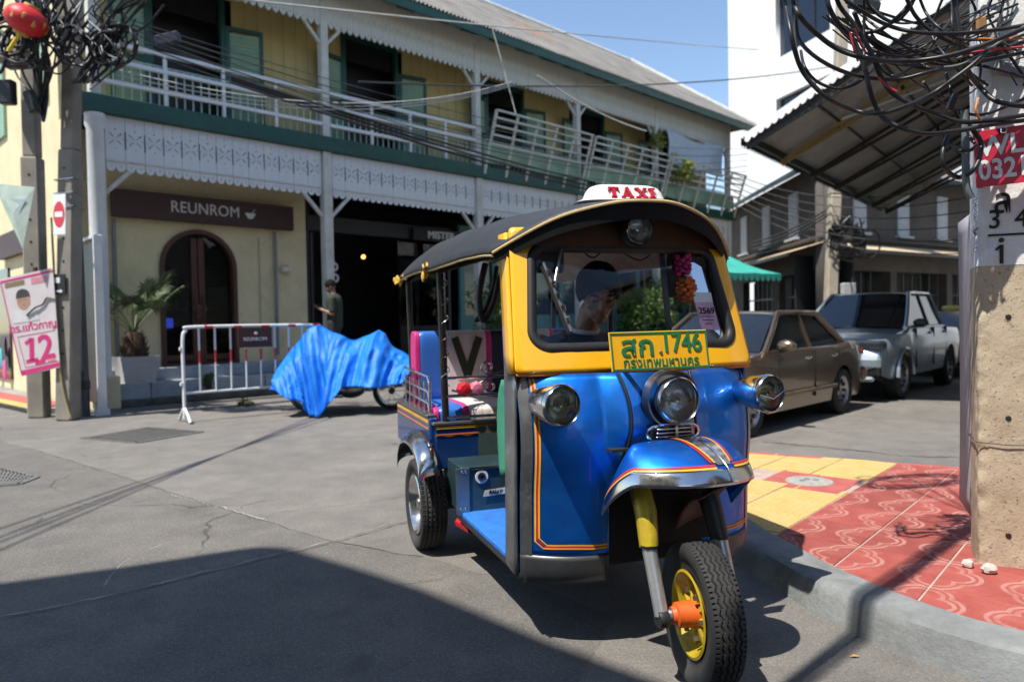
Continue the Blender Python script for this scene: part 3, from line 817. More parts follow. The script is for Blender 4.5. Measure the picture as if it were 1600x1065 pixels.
# dark cafe front in the second and third bays
MB().box((6.6, 1.05, 3.62), (4.1, .1, .34)).build('cafe_lintel', M_BLACKP, b)
MB().box((8.35, .93, 3.57), (1.9, .08, .30), bev=.006).build('cafe_sign', M_BLACKP, b)
text('lettering', 'MISTER', .25, M_LETTER, b, (8.28, .885, 3.57), depth=.006, bold=.008, sx=1.1)
for k in (0, 5):
    xx = 4.75 + k * .8
    MB().box((xx, 1.2, 2.0), (.07, .07, 3.3)).build('mullion', mat('black_frame', (.02, .02, .02), .4), b)
MB().box((7.9, 1.2, .85), (1.5, .06, .9)).build('cafe_panel', M_BLACKP, b)
MB().box((7.9, 1.22, 2.4), (1.5, .01, 2.3)).build('pane', glass_mat('cafe_glass', (.25, .26, .27), .02), b)
text('window_lettering', 'TO\nGO', .26, M_LETTER, b, (5.25, 1.19, 2.55), depth=.002, bold=.01)
tl = mat('teal_frame', (.07, .22, .21), .5)
for xx in (9.2, 10.4, 11.6, 13.2, 14.6, 15.9, 17.2, 18.6, 20.2):
    MB().box((xx, 1.2, 2.1), (.16, .09, 3.6)).build('door_stile', tl, b)
for xx, ww in ((10.9, 3.6), (14.6, 3.6), (18.9, 4.2)):
    MB().box((xx, 1.22, .95), (ww, .06, 1.2)).build('door_panel', tl, b)
    MB().box((xx, 1.22, 3.75), (ww, .06, .4)).build('door_panel', tl, b)
    MB().box((xx, 1.24, 2.5), (ww, .02, 2.2)).build('pane', M_DARKG, b)
MB().ball((6.4, 1.6, 3.0), .05, 10, 8).build('pendant_lamp', emit_mat('amber_lamp', (1., .45, .1), 3.), b, 60)
# ------------------------------------------------------------------ the three-wheeled taxi
def paint_blue():
    N = NT('blue_metallic_paint')
    n = N.noise(2.2, 4, .5); fl = N.noise(900, 1, .5)
    c = N.ramp(n, [(.3, (.004, .15, .66)), (.7, (.008, .21, .78))])
    c = N.mix(1., c, N.ramp(fl, [(.3, (.85,) * 3), (.7, (1.15,) * 3)]), 'MULTIPLY')
    chips = N.smooth(N.noise(26, 7, .8), .66, .69, 0, .75); c = N.mix(chips, c, (.35, .36, .37))
    dust = N.smooth(N.noise(4, 8, .7), .45, .8, 0, .22); c = N.mix(dust, c, (.16, .15, .14))
    N.color(c); N.set(metal=.88, coat=.45, crough=.08, rough=N.math('ADD', N.math('MULTIPLY', n, .14), .36))
    scr_ = N.noise(6, 6, .8, stretch=(14, 14, .7)); c2 = N.mix(N.smooth(scr_, .70, .74, 0, .35), c, (.4, .42, .45)); N.color(c2)
    N.bump(N.math('ADD', N.noise(3.5, 3, .5), N.math('MULTIPLY', N.noise(9, 2, .5), .5)), .22, .03); return N.m
def paint_yellow():
    N = NT('yellow_body_paint'); n = N.noise(3, 5, .6)
    c = N.ramp(n, [(.3, (.84, .40, .004)), (.7, (.90, .47, .006))])
    ch = N.smooth(N.noise(30, 8, .8), .72, .74, 0, .9); c = N.mix(ch, c, (.12, .06, .02))
    c = N.mix(N.smooth(N.noise(5, 8, .75), .5, .8, 0, .18), c, (.25, .14, .03))
    N.color(c); N.set(coat=.7, crough=.08, rough=.35); N.bump(N.noise(3.5, 3), .08, .03); return N.m
M_BLUE = paint_blue(); M_YEL = paint_yellow()
M_BLUE2 = mat('dark_blue_paint', (.006, .045, .20), .35, metal=.3, var=.2, scale=5, coat=.6, dirt=.35)
M_CHROME = mat('worn_chrome', (.62, .62, .62), .16, metal=1., var=.15, scale=9, dirt=.45, dirtcol=(.18, .15, .12))
M_STEEL = mat('dull_steel_trim', (.30, .30, .30), .34, metal=.9, var=.2, scale=7, dirt=.6, dirtcol=(.13, .115, .10))
M_RUB = mat('black_rubber', (.013, .013, .013), .55, var=.3, scale=9, fine=.1)
M_TYRE = mat('tyre_rubber', (.026, .025, .024), .78, var=.35, scale=7, bump=.15, bscale=90, dirt=.45, dirtcol=(.10, .09, .08))
M_BLK = mat('black_metal', (.018, .018, .018), .45, var=.3, dirt=.3)
M_VINYL = mat('black_vinyl', (.030, .031, .034), .48, var=.25, scale=4, bump=.25, bscale=120, dirt=.4, dirtcol=(.10, .095, .09))
M_PIPE = mat('cream_piping', (.55, .40, .18), .7, var=.15)
M_SRED = mat('stripe_red', (.55, .02, .03), .4); M_SYEL = mat('stripe_yellow', (.80, .42, .03), .4); M_SORG = mat('stripe_orange', (.75, .20, .02), .4)
M_CARPET = mat('blue_mat', (.02, .17, .62), .85, var=.2, scale=14, bump=.6, bscale=160, dirt=.35, dirtcol=(.10, .12, .16))
M_WELL = mat('wheel_well', (.012, .012, .013), .8, var=.3)
M_LENS = glass_mat('lamp_lens', (.93, .94, .93), .03)
M_AMBLENS = glass_mat('yellowed_lens', (.78, .76, .62), .05)
M_REFL = mat('lamp_reflector', (.92, .92, .90), .22, metal=.75, var=.22, scale=26, fine=.25)
M_SKIN = mat('skin', (.27, .14, .09), .5, var=.1, scale=20)
M_HAIR = mat('black_hair', (.008, .007, .007), .75, var=.4, scale=40, stretch=(1, 1, .2), spec=.15, bump=.8, bscale=60)
TO = Vector((.7125, 2.7046, 0)); TA = R(19)
T = empty('tuk_tuk', TO, TA, 'blue and yellow three-wheeled taxi with black canopy parked at the kerb', 'tuk-tuk')
def tw(p): return TO + Matrix.Rotation(TA, 3, 'Z') @ Vector(p)

def fy(x, z):
    a = min(1., abs(x) / .555)
    y = .50 - .15 * (1 - a ** 4)
    nb = max(0., 1 - (abs(x) / .24) ** 2); y -= .07 * nb * max(0, min(1, (z - .7) / .2))
    y += .025 * max(0., (1.13 - z) / .83) ** 1.4
    y -= .016 * math.sin(max(0, min(1, (z - .62) / .42)) * math.pi) ** 2 * (.35 + .65 * a)
    y += .065 * max(0., (z - .93) / .205) ** 1.8
    return y
def fs(x, z, off=0.):
    e = .004
    dx = (fy(x + e, z) - fy(x - e, z)) / (2 * e); dz = (fy(x, z + e) - fy(x, z - e)) / (2 * e)
    n = Vector((dx, -1, dz)).normalized()
    return Vector((x, fy(x, z), z)) + n * off
def xin(z):
    if z > .80: return .165 + .02 * math.sin((z - .8) / .33 * math.pi) * -1
    if z > .62: return .165 + (.80 - z) / .18 * .055
    return .222
ZB, ZT = .275, 1.135
for sg in (-1, 1):
    nm = 'front_panel'
    o = MB().grid(lambda u, v: fs(sg * (xin(ZB + .12 + (ZT - ZB - .12) * v) + (.555 - xin(ZB + .12 + (ZT - ZB - .12) * v)) * u), ZB + .12 + (ZT - ZB - .12) * v), 26, 30).build(nm, M_BLUE, T, 60)
    thick(o, .012, -1 if sg > 0 else 1)
    # steel kick strip along the bottom and up the outer edge
    o = MB().grid(lambda u, v: fs(sg * (.222 + (.555 - .222) * u), ZB + .12 * v, .003 - .02 * (1 - v) ** 4), 16, 6).build('kick_strip', mat('dark_steel_trim', (.11, .11, .11), .42, metal=.75, var=.25, scale=7, dirt=.5, dirtcol=(.07, .065, .06)), T, 60); thick(o, .01, -1 if sg > 0 else 1)
    MB().grid(lambda u, v: fs(sg * (.515 + .038 * u), ZB + .12 + (ZT - ZB - .12) * v, .004), 4, 24).build('edge_strip', M_STEEL, T, 60)
    # side return of the cowl
    o = MB().grid(lambda u, v: Vector((sg * (.555 - .012 * (u * 2 - .3) * u), .52 + .025 * max(0., (1.13 - (ZB + .02 + .83 * v)) / .83) ** 1.4 + .20 * u, ZB + .02 + (ZT - ZB - .02) * v)), 6, 12).build('side_panel', M_STEEL if sg < 0 else M_BLUE, T, 60)
    thick(o, .01)
    # pinstripes
    for k, (m, xx, zz) in enumerate(((M_SYEL, .508, .425), (M_SRED, .501, .432), (M_SYEL, .495, .438))):
        if sg > 0: MB().grid(lambda u, v: fs(xin(zz) + .05 + (.54 - xin(zz) - .05) * u, zz + .006 * v, .003), 20, 1).build('pinstripe', m, T, 60); continue
        MB().grid(lambda u, v: fs(sg * (xx - .006 * v), zz + .03 + (ZT - zz - .05) * u, .003), 28, 1).build('pinstripe', m, T, 60)
        MB().grid(lambda u, v: fs(sg * (xx - .03 - (xx - .03 - .23) * u), zz + .006 * v + .004 * math.sin(u * 6) * u, .003), 20, 1).build('pinstripe', m, T, 60)
        MB().grid(lambda u, v: fs(sg * (xx - .006 * v - .03 * u), zz + .03 - .03 * u, .003), 4, 1).build('pinstripe', m, T, 60)
    # black seam beside the nose
    MB().tube([fs(sg * xin(z), z, .004) for z in [.64 + .49 * i / 24 for i in range(25)]], .0065, 8).build('seam_beading', M_RUB, T, 60)
# nose
MB().grid(lambda u, v: fs(-xin(.80 + .335 * v) + 2 * xin(.80 + .335 * v) * u, .80 + .335 * v), 20, 12).build('nose_panel', M_BLUE, T, 60)
MB().grid(lambda u, v: fs(-.02 + .17 * u, .93 + .20 * v - .06 * u * (1 - v), .004), 8, 8).build('nose_plate', M_STEEL, T, 60)
# wheel well and firewall
w = MB(); w.box((0, .60, .70), (1.06, .02, .84)); w.box((-.235, .50, .55), (.012, .22, .5)); w.box((.235, .50, .55), (.012, .22, .5)); w.box((0, .45, .83), (.48, .3, .012)); w.box((-.39, .58, .5), (.32, .02, .4)); w.box((.39, .58, .5), (.32, .02, .4)); w.box((0, .56, .47), (.5, .02, .36))
w.build('wheel_well', M_WELL, T)
# louvre below the middle lamp
lv = MB()
for k in range(3): lv.bar((-.075, fy(0, .9) - .045 + k * .004, .915 - k * .016), (.085, fy(0, .9) - .045 + k * .004, .915 - k * .016), .018, .007, bev=.002)
lv.tube(crom([(-.09, fy(0, .9) - .04, .925), (.1, fy(0, .9) - .04, .925), (.1, fy(0, .9) - .035, .872), (-.09, fy(0, .9) - .035, .872)], 4, True), .006, 6, True)
lv.box((0.012, fy(0, .9) - .05, .9), (.012, .01, .05)); lv.build('louvre', M_CHROME, T, 40)
MB().box((.005, fy(0, .9) - .02, .9), (.18, .02, .055)).build('louvre_back', M_BLK, T)

# visor-like front mudguard
def mg(u, v, off=0.):
    ph = R(-122 + 244 * u); s_, c_ = math.sin(ph), math.cos(ph); e = abs(ph) / R(122)
    lip = Vector((.275 * s_ * (1 + .30 * e ** 5), .16 - .225 * c_, .772 - .03 * e ** 2 - .15 * max(0, e - .55) ** 1.2 * 2.4))
    inn = Vector((.17 * s_, .265 - .02 * c_, .868 - .03 * e ** 2 - .11 * max(0, e - .6) ** 1.2 * 2))
    p = inn.lerp(lip, v)
    p.z += .040 * math.sin(math.pi * v ** .8) * (1 - .5 * e ** 2)
    out = Vector((s_, -c_, 0)); p += out * .015 * math.sin(math.pi * v)
    p.z -= .025 * max(0, (v - .85) / .15) ** 2
    return p + (out * .5 + Vector((0, 0, .85))) * off
o = MB().grid(lambda u, v: mg(u, v), 48, 14).build('front_mudguard', M_BLUE, T, 60); thick(o, .006, 1)
gd = o
o = MB().grid(lambda u, v: mg(u, .875 + .135 * v, .004), 48, 5).build('chrome_lip', M_CHROME, gd, 60); thick(o, .004, 1)
for m, v0, v1 in ((M_SYEL, .845, .872), (M_SRED, .805, .835)):
    for (u0, u1) in ((.02, .52), (.60, .97)): MB().grid(lambda u, v: mg(u0 + (u1 - u0) * u, v0 + (v1 - v0) * v, .004), 32, 2).build('pinstripe', m, gd, 60)
o = MB().grid(lambda u, v: mg(.56 + (u - .5) * (.16 - .10 * v) , .04 + .78 * v, .005), 6, 12).build('centre_wedge', M_CHROME, gd, 60)
for sg in (-1, 1):
    for m, k in ((M_SYEL, .0), (M_SRED, .014)): MB().grid(lambda u, v: mg(.56 + sg * ((.08 - .05 * v) + k + .009 * u), .06 + .72 * v, .005), 1, 12).build('pinstripe', m, gd, 60)
MB().tube([mg(.56, .3 + .7 * k / 6, .008) for k in range(7)], .004, 6).build('crest_bead', M_CHROME, gd, 60)

# head lamps
def headlamp(c, r, dirv, bucket, name, lens, bm, depth=.16):
    q = Vector(dirv).normalized().to_track_quat('-Y', 'Z')
    e = empty(name, c, parent=T); e.rotation_euler = q.to_euler()
    MB().lathe([(.0, depth), (r * .35, depth), (r * .75, depth * .72), (r * .98, depth * .32), (r * 1.06, .03), (r * 1.07, .012)], 32, 'Y').build('bucket', bm, e, 40)
    MB().lathe([(r * 1.06, .014), (r * 1.11, .004), (r * 1.10, -.012), (r * 1.02, -.020), (r * .95, -.012), (r * .93, .0)], 40, 'Y').build('rim', M_CHROME, e, 50)
    MB().lathe([(r * .95, .002), (r * .8, .03), (r * .5, .055), (r * .15, .07), (0, .07)], 32, 'Y').build('reflector', M_REFL, e, 60)
    MB().lathe([(0, -.026), (r * .5, -.021), (r * .8, -.013), (r * .95, -.004)], 32, 'Y').build('lens', lens, e, 60)
    MB().lathe([(0, -.0), (r * .13, .002), (r * .16, .02), (r * .1, .06)], 16, 'Y').build('bulb', M_CHROME, e, 60)
    return e
headlamp((0.01, fy(0, 1.03) - .085, 1.03), .085, (0, -1, .02), True, 'headlamp', M_LENS, M_STEEL, .11)
MB().lathe([(.096, .04), (.112, .0), (.118, -.0), (.12, .05)], 32, 'Y', (0.01, fy(0, 1.03) - .06, 1.03)).build('lamp_surround', M_STEEL, T, 50)
for sg in (-1, 1):
    e = headlamp((sg * .475, .255, 1.03), .074, (.13 if sg < 0 else .10, -1, 0), True, 'side_lamp', M_AMBLENS, M_CHROME, .23)
    if sg > 0: MB().tube([(-.07, -.025, .0), (0, -.03, -.02), (.07, -.022, .012)], .0018, 5).build('crack_line', M_CHROME, e)

# yellow screen frame
def scr(x, z): return Vector((x, .475 + (z - 1.135) * .32 + .05 * (abs(x) / .55) ** 4 - .02, z))
def srect(x0, z0, x1, z1, x0t, x1t, r, n=8):
    P = []
    for (cx_, cz, a0, rr) in ((x1 - r, z0 + r, -90, r), (x1t - r, z1 - r, 0, r), (x0t + r, z1 - r, 90, r), (x0 + r, z0 + r, 180, r)):
        for k in range(n + 1):
            a = R(a0 + 90 * k / n); P.append((cx_ + rr * math.cos(a), cz + rr * math.sin(a)))
    out = []
    for i in range(4 * (n + 1)):
        a = P[i]; b_ = P[(i + 1) % len(P)]; out.append(a)
        if (i + 1) % (n + 1) == 0:
            for k in range(1, 8): out.append((a[0] + (b_[0] - a[0]) * k / 8, a[1] + (b_[1] - a[1]) * k / 8))
    return out
win = srect(-.475, 1.245, .475, 1.66, -.44, .44, .075)
outl = srect(-.565, 1.135, .565, 1.75, -.525, .525, .02)
NW = len(win)
def fr(u, v, off=0.):
    i = int(round(u * NW)) % NW; a = win[i]; b_ = outl[i]; p = scr(a[0] + (b_[0] - a[0]) * v, a[1] + (b_[1] - a[1]) * v)
    return p + Vector((0, -1, .3)).normalized() * off
o = MB().grid(lambda u, v: fr(u, v), NW, 6, True).build('windscreen_frame', M_YEL, T, 50); thick(o, .02, -1)
yf = o
MB().tube([fr(i / NW, .10, .004) for i in range(NW)], .025, 10, True).build('rubber_seal', M_RUB, yf, 60)
MB().tube([fr(i / NW, .31, .004) for i in range(NW)], .010, 8, True).build('rubber_seal', M_RUB, yf, 60)
for a, m in ((.50, M_SRED), (.56, M_SORG)): MB().grid(lambda u, v: fr(u, a + .03 * v, .0025), NW, 1, True).build('pinstripe', m, yf)
for a, m in ((1.150, M_SRED), (1.163, M_SORG)):
    MB().grid(lambda u, v: scr(-.55 + 1.1 * u, a + .006 * v) + Vector((0, -.0035, 0)), 30, 1).build('pinstripe', m, yf)
MB().tube([scr(-.565 + 1.13 * k / 20, 1.132) + Vector((0, -.006, 0)) for k in range(21)], .007, 6).build('drip_bead', M_SORG, yf, 60)
for sg in (-1, 1):
    o = MB().grid(lambda u, v: scr(sg * (.565 - .04 * v), 1.135 + .6 * v) + Vector((sg * .0, .11 * u, 0)), 3, 8).build('screen_pillar', M_YEL, yf, 60); thick(o, .012)
    MB().lathe([(0, -.006), (.012, -.004), (.016, .002)], 10, 'X', (sg * .566, scr(.56, 1.2).y + .03, 1.2)).build('bolt', M_BLK, yf, 40)
wc = Vector((0, 0, 0))
def gl_(u, v):
    i = int(round(u * NW)) % NW; a = win[i]; p = scr(a[0] * v, 1.45 + (a[1] - 1.45) * v); p.y += .012 - .012 * (1 - v * v); return p
wsg = glass_mat('windscreen_glass', (.86, .90, .89), .01, 1.42)
MB().grid(gl_, NW, 6, True).build('windscreen', wsg, T, 180)
MB().bar(scr(.205, 1.66) + Vector((0, .03, 0)), scr(.165, 1.25) + Vector((0, .03, 0)), .022, .02).build('centre_pillar', M_BLK, yf)
# wiper
wp = empty('wiper', parent=T)
gw = lambda x, z, o_=.03: scr(x, z) + Vector((0, -o_, 0))
MB().tube([gw(-.30, 1.70, .02), gw(-.375, 1.50, .045)], .007, 6).build('wiper_arm', M_STEEL, wp, 60)
MB().bar(gw(-.405, 1.60, .035), gw(-.325, 1.305, .035), .016, .012, bev=.003).build('wiper_blade', M_STEEL, wp)
MB().bar(gw(-.412, 1.60, .018), gw(-.332, 1.305, .018), .008, .016).build('wiper_rubber', M_RUB, wp)
for k in range(5):
    t = .15 + k * .17; p = gw(-.405, 1.60, .046).lerp(gw(-.325, 1.305, .046), t)
    MB().box(p, (.02, .012, .03), Matrix.Rotation(R(-15), 3, 'Y'), .003).build('blade_clip', M_CHROME, wp)
# tax sticker
st = MB().grid(lambda u, v: scr(.315 + .105 * u + .012 * (1 - v), 1.30 + .13 * v) + Vector((0, .006, 0)), 2, 2).build('tax_sticker', mat('pink_sticker', (.72, .42, .58), .5, var=.2, scale=40), T)
MB().grid(lambda u, v: scr(.315 + .105 * u, 1.425 + .045 * v) + Vector((0, .004, 0)), 2, 2).build('white_sticker', M_WHITE, T)
text('sticker_number', '2569', .042, M_BLK, st, scr(.372, 1.385) + Vector((0, .002, 0)), (R(-17), 0, 0), depth=.0005, bold=.001)
for k in range(3): MB().box(scr(.372, 1.36 - k * .016) + Vector((0, .002, 0)), (.08 - k * .02, .001, .003)).build('sticker_line', M_BLUE2, st)
# licence plate
M_PLATE = mat('plate_yellow', (.86, .42, .008), .42, var=.06, scale=14); M_PGRN = mat('plate_green', (.012, .17, .07), .45, var=.1)
pc = Vector((-.06, .225, 1.228)); pl = empty('licence_plate', pc, parent=T); pl.rotation_euler = (R(-10), R(-.5), R(-2))
MB().box((0, 0, 0), (.43, .006, .155), bev=.002).build('plate', M_PLATE, pl)
bd = MB()
for sx in (-1, 1): bd.box((sx * .208, -.004, 0), (.006, .004, .147), bev=.001)
for sz in (-1, 1): bd.box((0, -.004, sz * .0705), (.424, .004, .008), bev=.001)
bd.build('plate_border', M_PGRN, pl)
text('plate_letters', 'สก', .112, M_PGRN, pl, (-.098, -.0045, .016), depth=.0022, bold=.0013, sx=1.15)
text('plate_digits', '1746', .108, M_PGRN, pl, (.095, -.0045, .026), depth=.0022, bold=.0016, sx=.84)
text('plate_province', 'กรุงเทพมหานคร', .053, M_PGRN, pl, (.0, -.0045, -.046), depth=.0014, bold=.0004, sx=.96)
MB().lathe([(0, -.009), (.006, -.008), (.008, -.003)], 10, 'Y', (0.0, 0, -.008)).build('plate_bolt', M_STEEL, pl, 40)
br = MB(); br.bar((-.1, 0, -.03), (-.1, .17, -.03), .02, .004); br.bar((.1, 0, -.03), (.1, .17, -.03), .02, .004); br.build('plate_bracket', M_BLK, pl)

# canopy roof
def rf(u, v, off=0.):
    x = -1 + 2 * u; a = abs(x)
    yf_ = .40 + .30 * a ** 2.2
    y = yf_ + (2.86 - yf_) * v
    rise = (.195 + .045 * min(1, v * 2.5)) * (1 - a ** (2.3 + 1.3 * min(1, v * 2)))
    ze = 1.640 + .015 * v + .025 * math.sin(v * math.pi * 3.2) * .25
    tail = max(0., (v - .88) / .12); z = ze + rise * (1 - .35 * tail ** 3) + .02 * math.sin(v * math.pi)
    hoop = sum(math.exp(-((v - h) / .018) ** 2) for h in (.36, .62, .80)) * .010 * (1 - a ** 6)
    hw = .595 + .02 * v
    return Vector((x * hw, y, z + hoop + off + .006 * noise.noise(Vector((x * 3, y * 3, 0)))))
o = MB().grid(lambda u, v: rf(u, v), 40, 60).build('canopy', M_VINYL, T, 180); thick(o, .018, 1)
cnp = o
fe_ = [rf(i / 40, 0) for i in range(41)]
MB().grid(lambda u, v: rf(u, 0) + Vector((0, .012 * v, .006 - .075 * v * (1 - .35 * abs(2 * u - 1) ** 3))), 40, 3).build('front_rim', mat('matte_black_vinyl', (.014, .014, .015), .8, spec=.15), cnp, 60)
MB().tube([rf(i / 40, 0) + Vector((0, -.004, .008)) for i in range(41)], .007, 6).build('piping', M_PIPE, cnp, 60)
for u in (0, 1): MB().tube([rf(u, i / 40) + Vector((0, 0, -.004)) for i in range(41)], .007, 6).build('piping', M_PIPE, cnp, 60)
MB().tube([rf(i / 30, 1) for i in range(31)], .008, 6).build('piping', M_PIPE, cnp, 60)
for h in (.36, .62, .80): MB().tube([rf(.02 + .96 * i / 30, h, .002) for i in range(31)], .004, 5).build('roof_seam', M_VINYL, cnp, 60)
MB().grid(lambda u, v: Vector((-.50 + 1.0 * u, .590 + .05 * abs(2 * u - 1) ** 4, 1.672 + v * (.03 + .11 * (1 - abs(2 * u - 1) ** 2.3)))), 24, 3).build('header_shade_panel', mat('amber_header_shade', (.055, .022, .006), .6, var=.3), T)  # dark panel before the frame top, the visor's shade put into its colour
MB().grid(lambda u, v: Vector((-.56 + 1.12 * u, .70 + 2.1 * v, 1.635 + .19 * (1 - abs(2 * u - 1) ** 2.3))), 20, 4).build('headlining', mat('headlining_vinyl', (.20, .14, .10), .6, var=.3, scale=6), T, 60)
e = headlamp((.0, .50, 1.738), .058, (0, -1, -.08), True, 'roof_lamp', M_LENS, M_BLK, .08)
MB().lathe([(.062, .0), (.074, -.008), (.072, .03)], 28, 'Y').build('lamp_ring', M_RUB, e, 50)
# yellow ties on the canopy edge
for (u, v, s_) in ((0, .99, 1.), (0, .955, .7), (0, .58, 1.2), (0, .88, .6)):
    p = rf(u, v); tm = MB()
    for k in range(5): tm.box(p + Vector((random.uniform(-.02, .015), random.uniform(-.03, .03), random.uniform(-.035, .02))) * s_, (.012, .05 * s_, .03 * s_), Matrix.Rotation(random.uniform(-1, 1), 3, 'X') @ Matrix.Rotation(random.uniform(-.6, .6), 3, 'Z'), .004)
    tm.build('yellow_tie', mat('yellow_cloth', (.72, .44, .06), .8, var=.2), T)
# roof sign
ts = empty('taxi_roof_sign', (.09, .80, 1.893), parent=T); ts.rotation_euler = (R(-2), 0, R(-4))
def sgn_ring(hw, hd, z, n=48):
    out = []
    for i in range(n):
        a = 2 * math.pi * i / n; c_, s_ = math.cos(a), math.sin(a); p_ = 3.2
        out.append(Vector((hw * math.copysign(abs(c_) ** (2 / p_), c_), hd * math.copysign(abs(s_) ** (2 / p_), s_), z)))
    return out
prof = [(.235, .105, -.004), (.245, .11, .002), (.235, .105, .008), (.205, .082, .012), (.196, .075, .03), (.186, .066, .055), (.170, .055, .075), (.14, .04, .086), (.08, .02, .090), (0.001, .001, .090)]
mb = MB(); rg = [sgn_ring(*p_) for p_ in prof]; ns = 48
mb.add([q for r_ in rg for q in r_], [(i * ns + k, i * ns + (k + 1) % ns, (i + 1) * ns + (k + 1) % ns, (i + 1) * ns + k) for i in range(len(rg) - 1) for k in range(ns)] + [tuple(range(ns))[::-1]])
mb.build('sign_shell', mat('white_enamel', (.80, .79, .76), .3, var=.04, coat=.4, dirt=.12, dirtcol=(.4, .35, .28)), ts, 60)
M_TRED = mat('taxi_red', (.58, .015, .035), .4)
def strokes(segs, cx_):
    mb = MB()
    for (x0, z0, x1, z1, w_) in segs: mb.bar((cx_ + x0, 0, z0), (cx_ + x1, 0, z1), .006, w_, up=(0, 1, 0)) if False else mb.bar((cx_ + x0, 0, z0), (cx_ + x1, 0, z1), w_, .006, up=(0, -1, 0))
    return mb
lets = {'T': [(0, 0, 0, .05, .015), (-.024, .047, .024, .047, .009), (-.022, .049, -.022, .034, .006), (.022, .049, .022, .034, .006), (-.013, .003, .013, .003, .006)],
        'A': [(-.021, 0, 0, .052, .007), (.019, 0, 0, .052, .014), (-.013, .016, .012, .016, .006), (-.030, .003, -.011, .003, .006), (.008, .003, .030, .003, .006)],
        'X': [(-.019, 0, .019, .05, .006), (.019, 0, -.019, .05, .014), (-.028, .003, -.010, .003, .006), (.010, .003, .030, .003, .006), (-.030, .048, -.010, .048, .006), (.010, .048, .028, .048, .006)],
        'I': [(0, 0, 0, .05, .016), (-.016, .003, .016, .003, .006), (-.016, .048, .016, .048, .006)]}
for ch, cx_ in zip('TAXI', (-.075, -.012, .056, .108)):
    o = strokes(lets[ch], cx_).build('letter', M_TRED, ts, loc=(0, -.083, .018)); o.rotation_euler = (R(-20), 0, 0); o.scale = (1.05, 1.6, 1.02)
for sg in (-1, 1): MB().tube([(sg * .17, -.06, -.0), (sg * .14, -.09, -.045)], .010, 6).build('bracket', M_BLK, ts)
for sg in (-1, 1): MB().tube([(sg * .17, .06, -.0), (sg * .15, .08, -.045)], .010, 6).build('bracket', M_BLK, ts)

# floor, underseat box, rear tub
MB().box((-.48, .57, .305), (.10, .10, .028), bev=.006).build('floor_corner', M_CARPET, T)
fl = MB().box((0, 1.11, .305), (1.06, .96, .028), bev=.006).build('floor', M_CARPET, T)
MB().box((-.534, 1.05, .285), (.012, 1.08, .02)).build('floor_edge', M_BLK, T)
ch = MB(); ch.box((-.3, 1.75, .25), (.06, 2.2, .08)); ch.box((.3, 1.75, .25), (.06, 2.2, .08)); ch.box((0, .7, .265), (1.0, .06, .05)); ch.box((0, 2.05, .27), (1.1, .09, .09)); ch.ball((0, 2.05, .27), .13, 14, 10)
ch.build('chassis', M_BLK, T)
MB().tube([(-.45, 1.5, .26), (-.5, 1.45, .25), (-.5, 1.7, .22)], .03, 8).build('red_mount', mat('red_plastic', (.5, .02, .03), .4), T)
MB().box((-.0, 1.74, .435), (1.06, .4, .26), bev=.006).build('seat_box', mat('grey_green_sheet', (.055, .11, .13), .35, metal=.6, var=.3, scale=4, dirt=.5), T)
MB().box((-.523, 1.536, .435), (.075, .012, .25), bev=.002).build('corner_flange', M_STEEL, T)
MB().box((-.24, 1.536, .555), (.5, .016, .012), bev=.002).build('top_flange', M_CHROME, T)
for (xx, zz) in ((-.525, .54), (-.51, .335), (-.535, .335), (-.505, .54)): MB().lathe([(0, -.006), (.008, -.004), (.010, .0)], 8, 'Y', (xx, 1.53, zz)).build('bolt', M_CHROME, T, 40)
e = empty('filler_ring', (-.415, 1.535, .505), parent=T)
MB().lathe([(.024, -.004), (.036, -.004), (.038, .0)], 24, 'Y').build('white_ring', M_WHITE, e, 40)
MB().lathe([(.010, -.010), (.022, -.010), (.022, .0)], 20, 'Y').build('chrome_ring', M_CHROME, e, 40)
MB().lathe([(0, -.006), (.011, -.006)], 14, 'Y').build('hole', M_BLK, e)
MB().box((-.235, 1.536, .50), (.10, .004, .10)).build('sticker', mat('dark_sticker', (.02, .03, .03), .4), T)
text('sticker_text', 'LIFE', .058, M_WHITE, T, (-.24, 1.532, .52), depth=.0006, bold=.001, sx=.75)
text('sticker_text', 'STYLE', .03, M_WHITE, T, (-.235, 1.532, .47), depth=.0006, bold=.001)
MB().prism([(-.41, -.01), (-.22, .0), (-.20, .018), (-.225, .034), (-.40, .024)], 0, .002).build('flash_sticker', M_WHITE2, T, loc=(0, 1.532, .405), rot=(R(90), 0, 0))
text('sticker_text', 'RALLY', .026, M_BLK, T, (-.34, 1.5285, .417), depth=.0004, bold=.0015, shear=.2)
# blue tub with chrome cap rail
tub = MB(); tub.box((0, 1.865, .63), (1.20, .05, .26), bev=.01)
for sg in (-1, 1): tub.box((sg * .60, 2.40, .665), (.05, 1.06, .27), bev=.01)
tub.box((0, 2.9, .64), (1.2, .05, .34), bev=.01); tub.build('rear_tub', M_BLUE2, T)
MB().box((-.12, 1.838, .63), (.44, .006, .25)).build('recess_panel', mat('grey_green_dull', (.045, .075, .075), .5, var=.2, dirt=.4), T)
cp = MB(); cp.box((0, 1.865, .768), (1.23, .07, .018), bev=.005)
for sg in (-1, 1): cp.box((sg * .605, 2.41, .808), (.06, 1.02, .018), bev=.005)
cp.build('cap_rail', M_STEEL, T)
for zz, m in ((.748, M_SYEL), (.739, M_SYEL), (.703, M_SORG)):
    MB().box((0, 1.837, zz), (1.19, .004, .006)).build('pinstripe', m, T)
    MB().box((-.6275, 2.4, zz + .03), (.004, 1.0, .006)).build('pinstripe', m, T)
MB().grid(lambda u, v: Vector((-.6 + .44 * u, 1.8365, .694 + .008 * v + .004 * math.sin(u * 25))), 40, 1).build('scallop_stripe', M_SORG, T)
